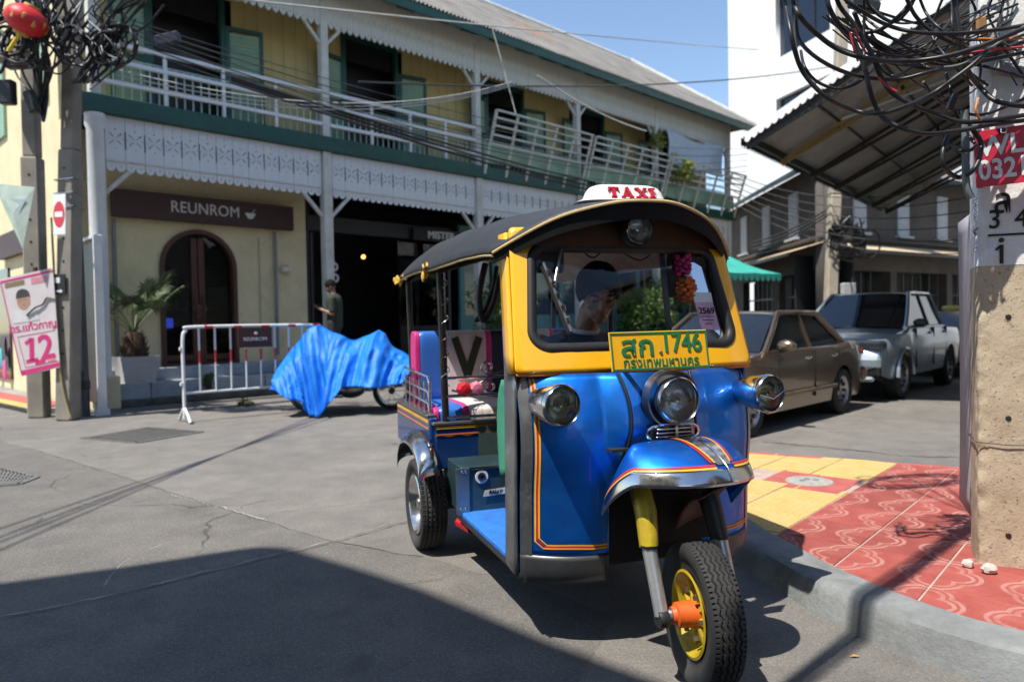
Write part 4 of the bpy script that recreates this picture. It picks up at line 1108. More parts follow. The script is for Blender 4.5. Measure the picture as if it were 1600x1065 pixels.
for sg in (-1, 1):
    o = MB().grid(lambda u, v: Vector((sg * (.62 + .11 * math.sin(v * 1.5) ** .8), 2.05 - .34 * math.cos(u * math.pi), .47 + .20 * math.sin(u * math.pi) ** .7 + .05 - .07 * v ** 2 - .02)), 20, 8).build('rear_mudguard', M_CHROME, T, 60); thick(o, .005)
MB().box((-.60, 1.86, .46), (.05, .02, .10)).build('mud_tab', mat('rust_tab', (.35, .16, .10), .7), T)
# seats
M_SBLUE = mat('blue_vinyl', (.03, .15, .55), .4, var=.08, coat=.2, dirt=.2); M_SPINK = mat('pink_vinyl', (.62, .03, .22), .45, var=.08); M_SWHITE = mat('white_vinyl', (.70, .63, .60), .5, var=.08, dirt=.2, dirtcol=(.45, .38, .35)); M_SNAVY = mat('navy_vinyl', (.02, .025, .06), .5)
def cushion(x0, x1, y0, y1, z0, z1, m, name, ridges=0):
    def fn(u, v):
        # u round the section, v along x
        a = 2 * math.pi * u; c_, s_ = math.cos(a), math.sin(a); p_ = 5.
        y = (y0 + y1) / 2 + (y1 - y0) / 2 * math.copysign(abs(c_) ** (2 / p_), c_); z = (z0 + z1) / 2 + (z1 - z0) / 2 * math.copysign(abs(s_) ** (2 / p_), s_)
        x = x0 + (x1 - x0) * v
        k = 1 - .012 * (abs(math.sin(v * math.pi * ridges)) < .25) if ridges else 1 - .04 * abs(2 * v - 1) ** 8
        return Vector((x, (y0 + y1) / 2 + (y - (y0 + y1) / 2) * k, (z0 + z1) / 2 + (z - (z0 + z1) / 2) * k))
    mb = MB().grid(fn, 40, max(10, ridges * 6), True)
    n = max(10, ridges * 6) + 1
    mb.f.append(tuple(i * n for i in range(40))); mb.f.append(tuple(i * n + n - 1 for i in range(40))[::-1])
    return mb.build(name, m, T, 50)
lay = [(-.585, -.552, M_SPINK), (-.552, -.405, M_SBLUE), (-.405, -.37, M_SPINK), (-.37, -.10, M_SWHITE), (-.10, -.06, M_SPINK), (-.06, .06, M_SNAVY), (.06, .10, M_SPINK), (.10, .37, M_SWHITE), (.37, .405, M_SPINK), (.405, .552, M_SBLUE), (.552, .585, M_SPINK)]
for a, c, m in lay:
    rg_ = 6 if m is M_SWHITE else 0
    cushion(a, c, 2.44, 2.60, .80, 1.30, m, 'backrest_panel', rg_)
    cushion(a, c, 1.92, 2.44, .70, .86, m, 'seat_panel', rg_)
for cx_ in (-.235, .235):
    vv = MB(); vv.bar((cx_ - .085, 2.432, 1.255), (cx_ + .0, 2.432, 1.0), .05, .006, up=(0, -1, 0)); vv.bar((cx_ + .085, 2.431, 1.255), (cx_ + .0, 2.431, 1.0), .05, .006, up=(0, -1, 0)); vv.build('v_emblem', mat('olive_black', (.025, .03, .012), .6), T)
# poles, rails and scrolls
M_POLE = mat('black_pole', (.035, .034, .034), .35, metal=.6, var=.3, dirt=.35)
for sx in (-1, 1):
    for yy, zb in ((1.86, .77), (2.80, .80)):
        p = MB().cyl((sx * .53, yy, zb), (sx * .55, yy, 1.65), .021, seg=14).build('canopy_pole', M_POLE, T, 50)
        if yy < 2 and sx < 0: MB().tube([(-.53 + .026 * math.cos(k * .42), 1.86 + .026 * math.sin(k * .42), .98 + k * .0068) for k in range(95)], .0028, 5).build('wound_wire', M_CHROME, p, 60)
for zz in (1.03, .925, .80): MB().cyl((-.53, 1.84, zz), (.50, 1.84, zz), .009, seg=8).build('guard_rail', M_CHROME, T, 50)
for zz in (.87, .94, 1.03): MB().tube([(-.60, 1.96, zz - .05), (-.60, 2.0, zz), (-.60, 2.72, zz + .02)], .009, 8).build('guard_rail', M_CHROME, T, 50)
for yy in (1.96, 2.1, 2.25, 2.4, 2.55, 2.7): MB().cyl((-.60, yy, .81), (-.60, yy, 1.0), .009, seg=8).build('rail_post', M_CHROME, T, 50)
def scroll(cx_, cz, r, s_, a0, turns=1.3):
    return [(cx_ + s_ * r * (1 - t * .75) * math.cos(a0 + t * turns * 2 * math.pi), 1.825, cz + r * (1 - t * .75) * math.sin(a0 + t * turns * 2 * math.pi)) for t in [i / 30 for i in range(31)]]
MB().tube([(-.10, 1.825, 1.10), (-.2, 1.825, 1.055)] + scroll(-.28, 1.085, .045, -1, -1.6), .007, 7).build('scroll_ornament', M_CHROME, T, 60)
MB().tube([(-.50, 1.825, .96), (-.42, 1.825, .935), (-.35, 1.825, .985)] + scroll(-.27, .975, .045, 1, 1.9), .007, 7).build('scroll_ornament', M_CHROME, T, 60)
for k, (dx, m) in enumerate(((0, mat('red_reflector', (.6, .02, .03), .25)), (.075, mat('pink_reflector', (.65, .2, .3), .3)))):
    MB().lathe([(0, -.03), (.03, -.026), (.044, -.008), (.044, .02), (0, .03)], 8, 'Y', (-.43 + dx, 1.81, .965)).build('side_reflector', m, T)
MB().tube(crom([(-.30, 1.55, 1.66), (-.33, 1.56, 1.50), (-.36, 1.57, 1.40), (-.42, 1.58, 1.36), (-.37, 1.57, 1.42), (-.32, 1.56, 1.55)], 5), .012, 7).build('hanging_strap', M_RUB, T, 60)
MB().tube(crom([(-.38, 1.5, 1.67), (-.42, 1.5, 1.5), (-.40, 1.5, 1.36), (-.34, 1.5, 1.45), (-.3, 1.5, 1.6)], 5), .018, 7).build('hanging_bag', M_BLK, T, 60)
# green splash curtain behind the cowl
o = MB().grid(lambda u, v: Vector((-.545 + .03 * math.sin(u * 4 + v * 3) + .05 * u, .74 + .16 * u * (1 - .35 * abs(2 * v - 1) ** 2), 1.09 - .42 * v)), 8, 12).build('green_flap', mat('green_canvas', (.03, .20, .12), .7), T, 60); thick(o, .004)
# driver's place
MB().box((0, 1.12, .62), (.42, .42, .10), bev=.03).build('driver_seat', M_BLK, T)
MB().box((0, 1.12, .45), (.36, .36, .25), bev=.02).build('seat_pedestal', M_BLK, T)
hb = MB(); hb.tube([(-.33, .80, 1.02), (-.22, .72, 1.05), (0, .68, 1.03), (.22, .72, 1.05), (.33, .80, 1.02)], .013, 8); hb.tube([(0, .68, 1.03), (0, .56, .75)], .022, 8); hb.build('handlebar', M_BLK, T, 50)
MB().box((.0, .60, 1.17), (.95, .14, .05), bev=.015).build('dashboard', M_BLK, T)
MB().box((.01, .545, 1.265), (.15, .02, .05), bev=.003).build('dash_card', mat('amber_card', (.30, .13, .05), .5), T)
MB().box((.33, .64, 1.55), (.21, .03, .20), bev=.03).build('sun_visor', M_BLK, T)
MB().box((-.36, .66, 1.62), (.16, .03, .12), bev=.03).build('sun_visor', M_BLK, T)
gar = MB()
for k in range(40):
    t = k / 40; gar.ball((.30 + .042 * math.cos(k * 2.4) * math.sin(.4 + 2.5 * t), .60 + .03 * math.sin(k * 2.4), 1.535 - .105 * t), (.017, .012, .011), 6, 4)
gp_ = MB()
for k in range(26):
    t = k / 26; gp_.ball((.285 + .03 * math.cos(k * 2.4), .60 + .025 * math.sin(k * 2.4), 1.64 - .09 * t), (.014, .01, .012), 6, 4)
gp_.build('flower_garland', mat('magenta_flower', (.40, .02, .12), .8, var=.5, scale=30), T, 60)
gar.build('flower_garland', mat('marigold_red', (.62, .13, .02), .8, var=.5, scale=30), T, 60)
MB().tube(crom([(.20, .66, 1.70), (.1, .66, 1.62), (-.05, .66, 1.68), (-.14, .66, 1.63), (-.22, .66, 1.69)], 6), .004, 5).build('loose_wire', M_RUB, T)

# wheels
def tyre_mesh(Rr, W, rim_r, zig, nu=220, nw=60):
    """lathe about X with a grooved tread; u round, v across from one bead to the other"""
    def prof(v):
        a = -1 + 2 * v
        if abs(a) < .62: return Vector((a / .62 * W * .44, Rr - .010 * (a / .62) ** 2, 0))
        t = (abs(a) - .62) / .38; s_ = math.copysign(1, a)
        x = s_ * W * (.44 + .08 * math.sin(min(1, t * 1.3) * math.pi) - .10 * t); r = Rr - .010 - (Rr - .010 - rim_r) * (t ** 1.15)
        return Vector((x, r, t))
    def fn(u, v):
        p = prof(v); r = p.y; a = 2 * math.pi * u
        if p.z == 0 or abs(p.z) < .01:
            xx = p.x / (W * .44); g = 0
            for gx in (-.55, -.18, .18, .55):
                zz = gx + (.07 * (2 * abs((u * zig) % 1 - .5) - .5) * 2)
                if abs(xx - zz) < .055: g = .009
            if abs(xx) > .80 and ((u * zig * 2) % 1) < .3: g = .007
            r -= g
        return Vector((p.x, r * math.cos(a), r * math.sin(a)))
    return MB().grid(fn, nu, nw, True)
def wheel(name, c, Rr, W, rim_r, steer, rimm, zig, nu, nw, hub=None):
    w = empty(name, c, R(steer), parent=T)
    tyre_mesh(Rr, W, rim_r, zig, nu, nw).build('tyre', M_TYRE, w, 40)
    for sg in (-1, 1): MB().lathe([(rim_r + .004, sg * W * .40), (rim_r - .006, sg * W * .43), (rim_r - .018, sg * W * .36), (rim_r - .03, sg * W * .12), (rim_r - .045, 0)], 40, 'X').build('rim', rimm, w, 40)
    return w
M_RIMY = mat('yellow_rim', (.50, .36, .02), .4, metal=.2, var=.25, scale=12, dirt=.55, dirtcol=(.05, .04, .02))
fw = wheel('front_wheel', (-.035, 0, .265), .265, .125, .155, -10, M_RIMY, 44, 528, 96)
for k in range(8):
    a = k * math.pi / 4 + .2
    MB().bar((-.02, .04 * math.cos(a), .04 * math.sin(a)), (-.005, .135 * math.cos(a), .135 * math.sin(a)), .022, .016, up=(1, 0, 0), bev=.003).build('spoke', M_RIMY, fw)
MB().lathe([(.0, -.115), (.03, -.115), (.034, -.10), (.045, -.095), (.05, -.03), (.055, 0), (.045, .05), (0, .06)], 26, 'X').build('hub_drum', mat('orange_hub', (.72, .12, .015), .45, var=.2, scale=14, dirt=.45, dirtcol=(.15, .04, .02)), fw, 40)
MB().lathe([(0, -.15), (.022, -.15), (.026, -.14), (.03, -.118), (.0, -.112)], 16, 'X').build('axle_nut', M_STEEL, fw, 40)
ln = MB()
for k in range(6):
    a = k * math.pi / 3; ln.cyl((-.045, .085 * math.cos(a), .085 * math.sin(a)), (-.03, .085 * math.cos(a), .085 * math.sin(a)), .009, seg=6)
ln.build('wheel_nuts', M_STEEL, fw)
fk = empty('front_fork', parent=T)
for sg in (-1, 1):
    x0 = -.035 + sg * .155
    q = lambda x, y, z: (x - .035 * 0, y, z)
    MB().tube([(x0 + sg * -.02, .26, .80), (x0 - sg * .01, .14, .62), (x0, .10, .50)], [.04, .042, .036], 14).build('fork_sleeve', M_RIMY if sg < 0 else M_BLK, fk, 50)
    MB().cyl((x0, .10, .50), (x0, .015, .27), .029, .026, 14).build('shock_absorber', mat('silver_tube', (.50, .50, .49), .35, metal=.7, var=.15, dirt=.4), fk, 50)
    MB().lathe([(.0, -.02), (.03, -.02), (.034, -.01), (.034, .01), (.03, .02), (0, .02)], 14, 'X', (x0, .01, .262)).build('fork_eye', M_BLK, fk, 40)
    MB().tube([(x0, .10, .50), (x0, .10, .51)], .036, 14).build('clamp', M_BLK, fk)
o = MB().grid(lambda u, v: Vector((.09 + .17 * (u - .5), .06 + .18 * v + .03 * math.sin(u * 3), .69 - .16 * v ** 2 - .02 * math.cos(u * 3))), 10, 8).build('mud_shield', mat('rusty_shield', (.14, .045, .03), .6, var=.35, scale=9), T, 60); thick(o, .004)
MB().box((.06, .3, .56), (.3, .02, .24), bev=.004).build('mud_flap', mat('brown_flap', (.02, .008, .006), .8), T)
for sg in (-1, 1):
    rw = wheel('rear_wheel', (sg * .625, 2.03, .272), .272, .16, .175, 0, M_CHROME, 60, 300, 44)
    MB().lathe([(0, sg * .05), (.03, sg * .05), (.035, sg * .03), (.12, sg * .01), (.16, sg * .0)], 24, 'X').build('wheel_disc', M_STEEL, rw, 40)
# ------------------------------------------------------------------ the driver, seen through the screen
def head_ball(c, s=1., yaw=0., pitch=0.):
    """head about 0.24 m tall looking along -Y, with brow, nose, lips, chin and ears"""
    def extra(mb):
        Rm = Matrix.Rotation(yaw, 3, 'Z') @ Matrix.Rotation(pitch, 3, 'X')
        P = lambda x, y, z: Vector(c) + Rm @ (Vector((x, y, z)) * s)
        def eb(q, r, sg=14):
            tmp = MB().ball((0, 0, 0), tuple(k * s for k in r), sg, 10)
            mb.add([P(*q) + Rm @ Vector(v) for v in tmp.v], tmp.f)
        eb((0, .012, .03), (.076, .094, .092), 24); eb((0, -.02, -.035), (.060, .070, .080), 24); eb((0, -.055, -.095), (.030, .026, .022))
        eb((0, -.088, -.022), (.013, .020, .030)); eb((0, -.102, -.035), (.016, .014, .011)); eb((0, -.078, .022), (.050, .016, .013))
        eb((0, -.082, -.066), (.024, .013, .008)); eb((0, -.080, -.077), (.020, .012, .007))
        for sg in (-1, 1):
            eb((sg * .078, .015, -.01), (.010, .020, .032)); eb((sg * .046, -.058, -.025), (.022, .024, .020)); eb((sg * .031, -.078, .003), (.014, .010, .008))
    return extra
def face_parts(par, c, s=1., yaw=0., pitch=0.):
    Rm = Matrix.Rotation(yaw, 3, 'Z') @ Matrix.Rotation(pitch, 3, 'X'); P = lambda x, y, z: Vector(c) + Rm @ (Vector((x, y, z)) * s)
    for sg in (-1, 1):
        MB().tube([P(sg * .016, -.090, .024), P(sg * .034, -.088, .029), P(sg * .050, -.076, .024)], .004 * s, 6).build('eyebrow', M_HAIR, par, 60)
        MB().tube([P(sg * .020, -.089, .003), P(sg * .032, -.0895, .001), P(sg * .044, -.084, .003)], .0032 * s, 6).build('eye', mat('eye_dark', (.02, .014, .012), .2), par, 60)
    MB().tube([P(-.02, -.092, -.071), P(0, -.0965, -.0715), P(.02, -.092, -.071)], .0028 * s, 6).build('mouth', mat('lip', (.26, .09, .07), .5), par, 60)
def hair_cap(name, par, c, s=1., yaw=0., pitch=0., low=-.03, thickn=.012):
    Rm = Matrix.Rotation(yaw, 3, 'Z') @ Matrix.Rotation(pitch, 3, 'X'); P = lambda p: Vector(c) + Rm @ (p * s)
    mb = MB()
    def fn(u, v):
        a = 2 * math.pi * u; front = max(0., -math.sin(a)); lo = low + .075 * front ** 1.5
        lo += .022 * noise.noise(Vector((math.cos(a) * 9, math.sin(a) * 9, 3)))
        t = v * math.acos(max(-1, min(1, (lo - .03) / .1)))
        n_ = 1 + .06 * noise.noise(Vector((math.cos(a) * 9, math.sin(a) * 9, v * 3))) + .04 * noise.noise(Vector((math.cos(a) * 22, math.sin(a) * 22, v * 4)))
        r = Vector((.076 + thickn, .094 + thickn, .092 + thickn)) * n_
        return P(Vector((r.x * math.sin(t) * math.cos(a), .012 + r.y * math.sin(t) * math.sin(a), .03 + r.z * math.cos(t))))
    o = mb.grid(fn, 48, 16, True).build(name, M_HAIR, par, 180); thick(o, .008 * s, -1); return o
def hand_caps(wrist, aim, palm_n, s=1., curl=.6):
    """palm plus five unequal, bent fingers; aim = direction of the fingers, palm_n = way the palm faces"""
    w = Vector(wrist); a = Vector(aim).normalized(); n = Vector(palm_n); n = (n - a * n.dot(a)).normalized(); x = a.cross(n)
    caps = []
    for k in range(4): caps.append((w + x * (k - 1.5) * .014 * s, .016 * s, w + a * .075 * s + x * (k - 1.5) * .020 * s, .012 * s))
    for k, L in enumerate((.066, .078, .072, .056)):
        p = w + a * .082 * s + x * (k - 1.5) * .0215 * s; d = a.copy()
        for j, (f, r) in enumerate(((.45, .0088), (.32, .0080), (.23, .0070))):
            d = (d * math.cos(curl * (.6 + .5 * j)) + n * math.sin(curl * (.6 + .5 * j))).normalized(); q = p + d * L * f * s
            caps.append((p, (r + .0006) * s, q, r * s)); p = q
    p = w + a * .022 * s - x * .030 * s; d = (a * .6 - x * .75 + n * .35).normalized()
    for L, r in ((.038, .0115), (.030, .0098), (.024, .0085)):
        q = p + d * L * s; caps.append((p, (r + .001) * s, q, r * s)); p = q; d = (d + a * .35 + n * .25 + x * .12).normalized()
    return caps
dr = empty('person', TO, TA, 'driver in dark blue shirt sitting behind the windscreen, head bowed', 'person')
HC = Vector((.015, .93, 1.475)); HY, HP = R(-14), R(22)
caps = [((0, 1.16, .72), .14, (0, 1.17, .95), .135), ((0, 1.17, .95), .14, (0, 1.12, 1.18), .15), ((0, 1.10, 1.22), .06, (.005, 1.0, 1.40), .055)]
for sg in (-1, 1):
    caps += [((sg * .08, 1.11, 1.22), .09, (sg * .17, 1.09, 1.20), .075), ((sg * .18, 1.09, 1.20), .062, (sg * .235, 1.02, .97), .048), ((sg * .235, 1.02, .97), .045, (sg * .265, .83, 1.035), .030)]
    caps += [((sg * .09, 1.10, .74), .085, (sg * .17, .78, .76), .062), ((sg * .17, .78, .76), .058, (sg * .16, .72, .40), .042), ((sg * .16, .74, .37), .042, (sg * .16, .62, .355), .034)]
    caps += hand_caps((sg * .267, .825, 1.04), (sg * .1, -1, .1), (0, 0, -1), 1., .9)
bd_ = blob('body', caps, [], M_SKIN, dr, .007, 2, head_ball(HC, 1.10, HY, HP))
face_parts(dr, HC, 1.10, HY, HP)
hair_cap('hair', dr, HC, 1.12, HY, HP, -.02, .014)
M_SHIRT = mat('navy_shirt', (.035, .055, .11), .8, var=.15, scale=12, bump=.2)
sc_ = [((0, 1.16, .74), .155, (0, 1.17, .95), .15), ((0, 1.17, .95), .155, (0, 1.12, 1.17), .162)]
for sg in (-1, 1): sc_ += [((sg * .08, 1.11, 1.21), .098, (sg * .17, 1.09, 1.19), .086), ((sg * .18, 1.09, 1.19), .076, (sg * .225, 1.04, 1.02), .066)]
blob('shirt', sc_, [], M_SHIRT, dr, .01, 4)
tc = []
for sg in (-1, 1): tc += [((sg * .09, 1.12, .74), .095, (sg * .17, .78, .76), .072), ((sg * .17, .78, .76), .068, (sg * .16, .73, .42), .055)]
blob('trousers', tc, [], mat('dark_trousers', (.02, .02, .025), .8), dr, .01, 3)
col = MB().tube([(.065 * math.cos(a_), 1.06 + .06 * math.sin(a_), 1.305 + .015 * math.sin(a_)) for a_ in [2 * math.pi * k / 20 for k in range(20)]], .014, 8, True).build('collar', mat('pale_collar', (.5, .52, .56), .7), dr, 60)
# ------------------------------------------------------------------ right-hand side: pole, cables, canopy, cars, far houses
def pole_concrete():
    N = NT('aggregate_concrete')
    c = N.ramp(N.noise(4, 6, .6), [(.3, (.38, .31, .215)), (.7, (.52, .43, .31))])
    pit = N.smooth(N.noise(75, 4, .7), .60, .66, 0, .75); c = N.mix(pit, c, (.11, .085, .06))
    c = N.mix(N.smooth(N.noise(160, 2), .62, .68, 0, .5), c, (.6, .55, .46))
    N.color(c); N.set(rough=.92, spec=.2)
    N.bump(N.math('SUBTRACT', N.noise(60, 5, .7), N.math('MULTIPLY', pit, .8)), .6, .008); return N.m
M_AGG = pole_concrete()
M_CWHITE = mat('white_pole_paint', (.72, .72, .70), .8, var=.07, scale=8, bump=.35, bscale=60, dirt=.3, dirtcol=(.42, .38, .32))
M_STENC = mat('stencil_black', (.02, .02, .02), .8, var=.3, scale=20)
up = empty('utility_pole', (2.445, 3.62, .128), R(-25), 'thick rough concrete pole with white painted number band at the right edge', 'utility pole')
def pole_fn(hw, hd, z0, z1, chip):
    def fn(u, v):
        k = u * 4; e = int(k) % 4; t = k - int(k); cs = [(-1, -1), (1, -1), (1, 1), (-1, 1)]
        a, c = cs[e], cs[(e + 1) % 4]; x = a[0] + (c[0] - a[0]) * t; y = a[1] + (c[1] - a[1]) * t; z = z0 + (z1 - z0) * v
        cr = max(abs(x) + abs(y) - 1.86, 0) / .14
        p = Vector((x * hw, y * hd, z)); n_ = noise.noise(p * 14 + Vector((3, 1, 7))); m_ = noise.noise(Vector((z * 6, 2.2, x)))
        r = 1 - .05 * cr
        if x < -.7 and y < -.5 and chip: r -= .05 * max(0, n_ + .35) + .06 * max(0, m_)
        return Vector((x * hw * r + .003 * n_, y * hd * r + .003 * n_, z))
    return fn
MB().grid(pole_fn(.148, .125, 0, 1.452, True), 96, 120, True).build('shaft', M_AGG, up, 180)
MB().grid(pole_fn(.150, .127, 1.452, 3.2, True), 96, 90, True).build('painted_band', M_CWHITE, up, 180)
MB().grid(pole_fn(.146, .123, 3.2, 8.5, False), 40, 40, True).build('upper_shaft', M_AGG, up, 180)
FY = -.129
for (zz, xx) in ((.155, -.022), (.72, -.022), (1.205, -.022)):
    MB().lathe([(0, -.004), (.010, -.0035), (.013, .0)], 14, 'Y', (xx, FY + .002, zz)).build('bolt_hole', M_BLK, up)
MB().lathe([(0, -.004), (.009, -.0035), (.012, .0)], 14, 'Y', (-.05, FY, 1.572)).build('bolt_hole', M_BLK, up)
text('stencil', 'ล', .165, M_STENC, up, (-.045, FY - .002, 1.752), depth=.001, bold=.0018, sx=.85)
text('stencil', '3', .125, M_STENC, up, (-.078, FY - .002, 1.668), depth=.001, bold=.0012, sx=.9)
text('stencil', '4', .125, M_STENC, up, (.030, FY - .002, 1.668), depth=.001, bold=.0012, sx=.9)
MB().box((-.05, FY - .001, 1.505), (.016, .002, .09)).build('stencil', M_STENC, up); MB().bar((-.052, FY - .001, 1.547), (-.073, FY - .001, 1.525), .010, .002, up=(0, -1, 0)).build('stencil', M_STENC, up)
MB().box((-.01, FY - .001, 1.597), (.19, .002, .010)).build('stencil_bar', M_STENC, up)
MB().tube([(-.155, -.133, .60), (-.02, -.137, .592), (.16, -.133, .60), (.16, .13, .6), (-.155, .13, .6)], .003, 6, True).build('binding_wire', M_CHROME, up, 60)
for k in range(16):
    a = random.uniform(1.50, 1.75); MB().tube(crom([(-.150, -.12, a), (-.158 - random.random() * .012, -.13, a + .012), (-.146, -.128, a + .03)], 4), .0012, 4).build('frayed_fibre', M_BLK, up)
for (x, y, r) in ((-.19, -.19, .034), (-.235, -.10, .028), (.02, -.17, .022), (-.16, -.15, .016)):
    MB().ball((0, 0, 0), (r, r * .8, r * .8), 9, 6, lambda p: p * (1 + .25 * noise.noise(p * 2 + Vector((x * 40, y * 9, r))))).build('stone', mat('pale_stone', (.55, .52, .46), .9, bump=.4), None, 30, loc=Vector((2.415, 3.62, .133)) + Vector((x, y, r * .6)),
        label={.034: 'largest pale stone lying at the foot of the thick concrete pole', .028: 'flat grey pebble left of the pale stone by the concrete pole', .022: 'small pale pebble in front of the thick concrete pole', .016: 'tiny pebble between pale stone and the concrete pole'}[r], cat='stone', group='stones at the pole foot')
sh = MB().grid(lambda u, v: Vector((2.392 + .185 * u + .006 * math.sin(v * 4), 3.80 + .42 * u, .285 + 1.585 * v)), 2, 20).build('panel_board', mat('grey_board', (.34, .32, .35), .6, var=.08), None, 180, label='narrow grey board standing edge-on beside the thick concrete pole', cat='board'); thick(sh, .012)
MB().bar((2.387, 3.793, .285), (2.387, 3.793, 1.87), .013, .013).build('white_edge', M_WHITE, sh)
rs = empty('phone_sign', at(1566, 243, 3.40), R(-6), 'red sign with white letters WLN fixed to the concrete pole', 'sign')
rs.rotation_euler = (0, R(-3), R(-22))
MB().box((.06, 0, -.004), (.34, .006, .26), bev=.002).build('sign_plate', mat('sign_red', (.55, .012, .045), .45, var=.06), rs)
text('lettering', 'WLN', .125, M_WHITE, rs, (-.095, -.005, .045), depth=.001, bold=.003, align='LEFT', sx=.95)
text('lettering', '0321', .125, M_WHITE, rs, (-.098, -.005, -.062), depth=.001, bold=.003, align='LEFT', sx=.80)
MB().box((.008, -.012, .11), (.026, .02, .026), bev=.004).build('bolt', M_CHROME, rs)
MB().lathe([(0, -.01), (.008, -.01), (.01, 0)], 10, 'Y', (.008, -.022, .11)).build('nut', M_BLK, rs)
MB().box((-.085, .03, .0), (.02, .05, .26)).build('bracket', M_BLK, rs)

# loops of black cable on the pole
M_CABLE = mat('black_cable', (.016, .016, .017), .42, var=.3, scale=12)
M_CABG = mat('grey_cable', (.16, .165, .16), .45, var=.2); M_CABR = mat('red_cable', (.42, .03, .04), .5); M_CABO = mat('orange_cable', (.6, .2, .03), .5)
cb = empty('cable_bundle', (2.4, 3.5, 2.3), 0, 'tangled loops of black cable hanging from the pole above the red sign', 'cables')
CB0 = Vector((2.4, 3.5, 2.3))
def zc(zx, zy): return (1130 + zx * .3193, zy * .3193)
def cable(pts, r, m, d0=3.35, amp=.18, seed=0., par=cb, zz=True, name='cable'):
    P = []
    for i, q in enumerate(pts):
        px, py = zc(*q) if zz else q
        d_ = d0 + amp * noise.noise(Vector((i * .6 + seed, seed * 1.7, 0)))
        P.append(at(px, py, d_) - CB0)
    return MB().tube(crom(P, 7), r, 8).build(name, m, par, 60)
CL = [[(270, -150), (300, 0), (325, 130), (345, 230), (395, 360), (510, 480), (640, 540), (760, 555), (880, 525), (1020, 460), (1130, 385), (1240, 300), (1330, 200)],
      [(330, -120), (345, 0), (370, 70), (440, 150), (560, 240), (720, 290), (900, 300), (1080, 278), (1250, 230), (1400, 170), (1550, 110)],
      [(340, -40), (350, 80), (370, 190), (440, 270), (560, 340), (700, 380), (860, 388), (1000, 355), (1150, 320), (1320, 290), (1500, 250)],
      [(540, -60), (600, 0), (700, 70), (820, 130), (960, 160), (1150, 165), (1350, 145), (1550, 110)],
      [(500, -40), (520, 40), (560, 110), (640, 200), (690, 330), (715, 430), (745, 520), (790, 580), (880, 630), (1000, 655), (1150, 640), (1300, 612), (1550, 580)],
      [(540, -60), (570, 30), (640, 120), (720, 250), (765, 360), (820, 450), (920, 510), (1050, 560), (1200, 598), (1500, 560)],
      [(690, -40), (690, 80), (688, 250), (700, 370), (750, 540), (800, 600)],
      [(880, -40), (900, 0), (950, 90), (1060, 180), (1180, 230), (1300, 240)],
      [(1120, -60), (1130, 0), (1150, 120), (1162, 240), (1200, 350), (1260, 430), (1350, 500), (1550, 530)],
      [(690, -30), (730, 50), (830, 110), (900, 60), (945, -20)],
      [(950, -40), (990, 60), (1050, 130), (1150, 190), (1350, 190), (1550, 160)],
      [(700, 160), (780, 140), (880, 60), (940, -30)],
      [(1110, 640), (1075, 740), (1088, 825), (1150, 868), (1212, 842), (1252, 780), (1258, 690), (1190, 600)],
      [(1105, 650), (1115, 700), (1150, 735), (1210, 735), (1250, 700)],
      [(380, 250), (400, 330), (460, 400), (560, 435), (650, 410), (720, 350), (760, 250)],
      [(720, 180), (800, 230), (900, 280), (1000, 330), (1100, 340), (1200, 320), (1300, 330), (1550, 400)],
      [(640, 60), (700, 180), (820, 270), (960, 330), (1140, 325), (1280, 270), (1550, 180)],
      [(700, 560), (900, 520), (1060, 440), (1180, 330), (1280, 230), (1472, 130)],
      [(980, 400), (1040, 480), (1150, 540), (1280, 560), (1500, 470)],
      [(1090, 360), (1120, 470), (1140, 560), (1180, 640), (1230, 700)]]
for i, p in enumerate(CL): cable(p, random.uniform(.0065, .0115), M_CABLE, 3.25 + .012 * i, .14, i * 3.3)
for i, (p, m) in enumerate((([(350, 60), (352, 200), (372, 300)], M_CABG), ([(640, 140), (670, 210), (700, 260)], M_CABR), ([(760, 380), (800, 420), (850, 450)], M_CABR), ([(1170, 270), (1300, 245), (1472, 230), (1560, 225)], M_CABR), ([(1140, 290), (1260, 240), (1400, 190), (1540, 150)], M_CABG), ([(1250, 190), (1360, 192), (1500, 188)], M_CABO), ([(1250, 480), (1235, 540), (1260, 590)], M_CABO), ([(1080, 330), (1200, 300), (1472, 130)], M_CABG), ([(620, 160), (640, 240), (660, 300)], M_CABR))): cable(p, .005, m, 3.24, .05, i * 5.1)
for i in range(15):
    y0 = random.uniform(-40, 260); x0 = random.uniform(440, 760); y1 = random.uniform(-40, 330); mid = random.uniform(60, 260)
    x2 = random.uniform(1150, 1560)
    cable([(x0, y0), (x0 + (x2 - x0) * .25, y0 + mid * .8), (x0 + (x2 - x0) * .5, (y0 + y1) / 2 + mid), (x0 + (x2 - x0) * .75, y1 + mid * .7), (x2, y1), (x2 + 150, y1 - 60)], random.uniform(.003, .008), M_CABLE, 3.5, .25, i * 2.9 + 40)
for i in range(7):
    x0 = random.uniform(1050, 1500)
    cable([(x0, -60), (x0 + random.uniform(-60, 60), 60), (x0 + random.uniform(-90, 120), 180), (x0 + random.uniform(-60, 160), 300), (x0 + 120, 420)], random.uniform(.003, .007), M_CABLE, 3.45, .2, i * 1.9 + 90)
cable([(1180, 540), (1185, 700), (1190, 900), (1215, 970)], .016, mat('green_grey_pipe', (.14, .17, .17), .5), 3.38, 0, 1, name='conduit')
MB().box(at(1488, 160, 3.36) - CB0, (.03, .03, .08), Matrix.Rotation(R(20), 3, 'Y'), .005).build('splice_box', M_BLK, cb)
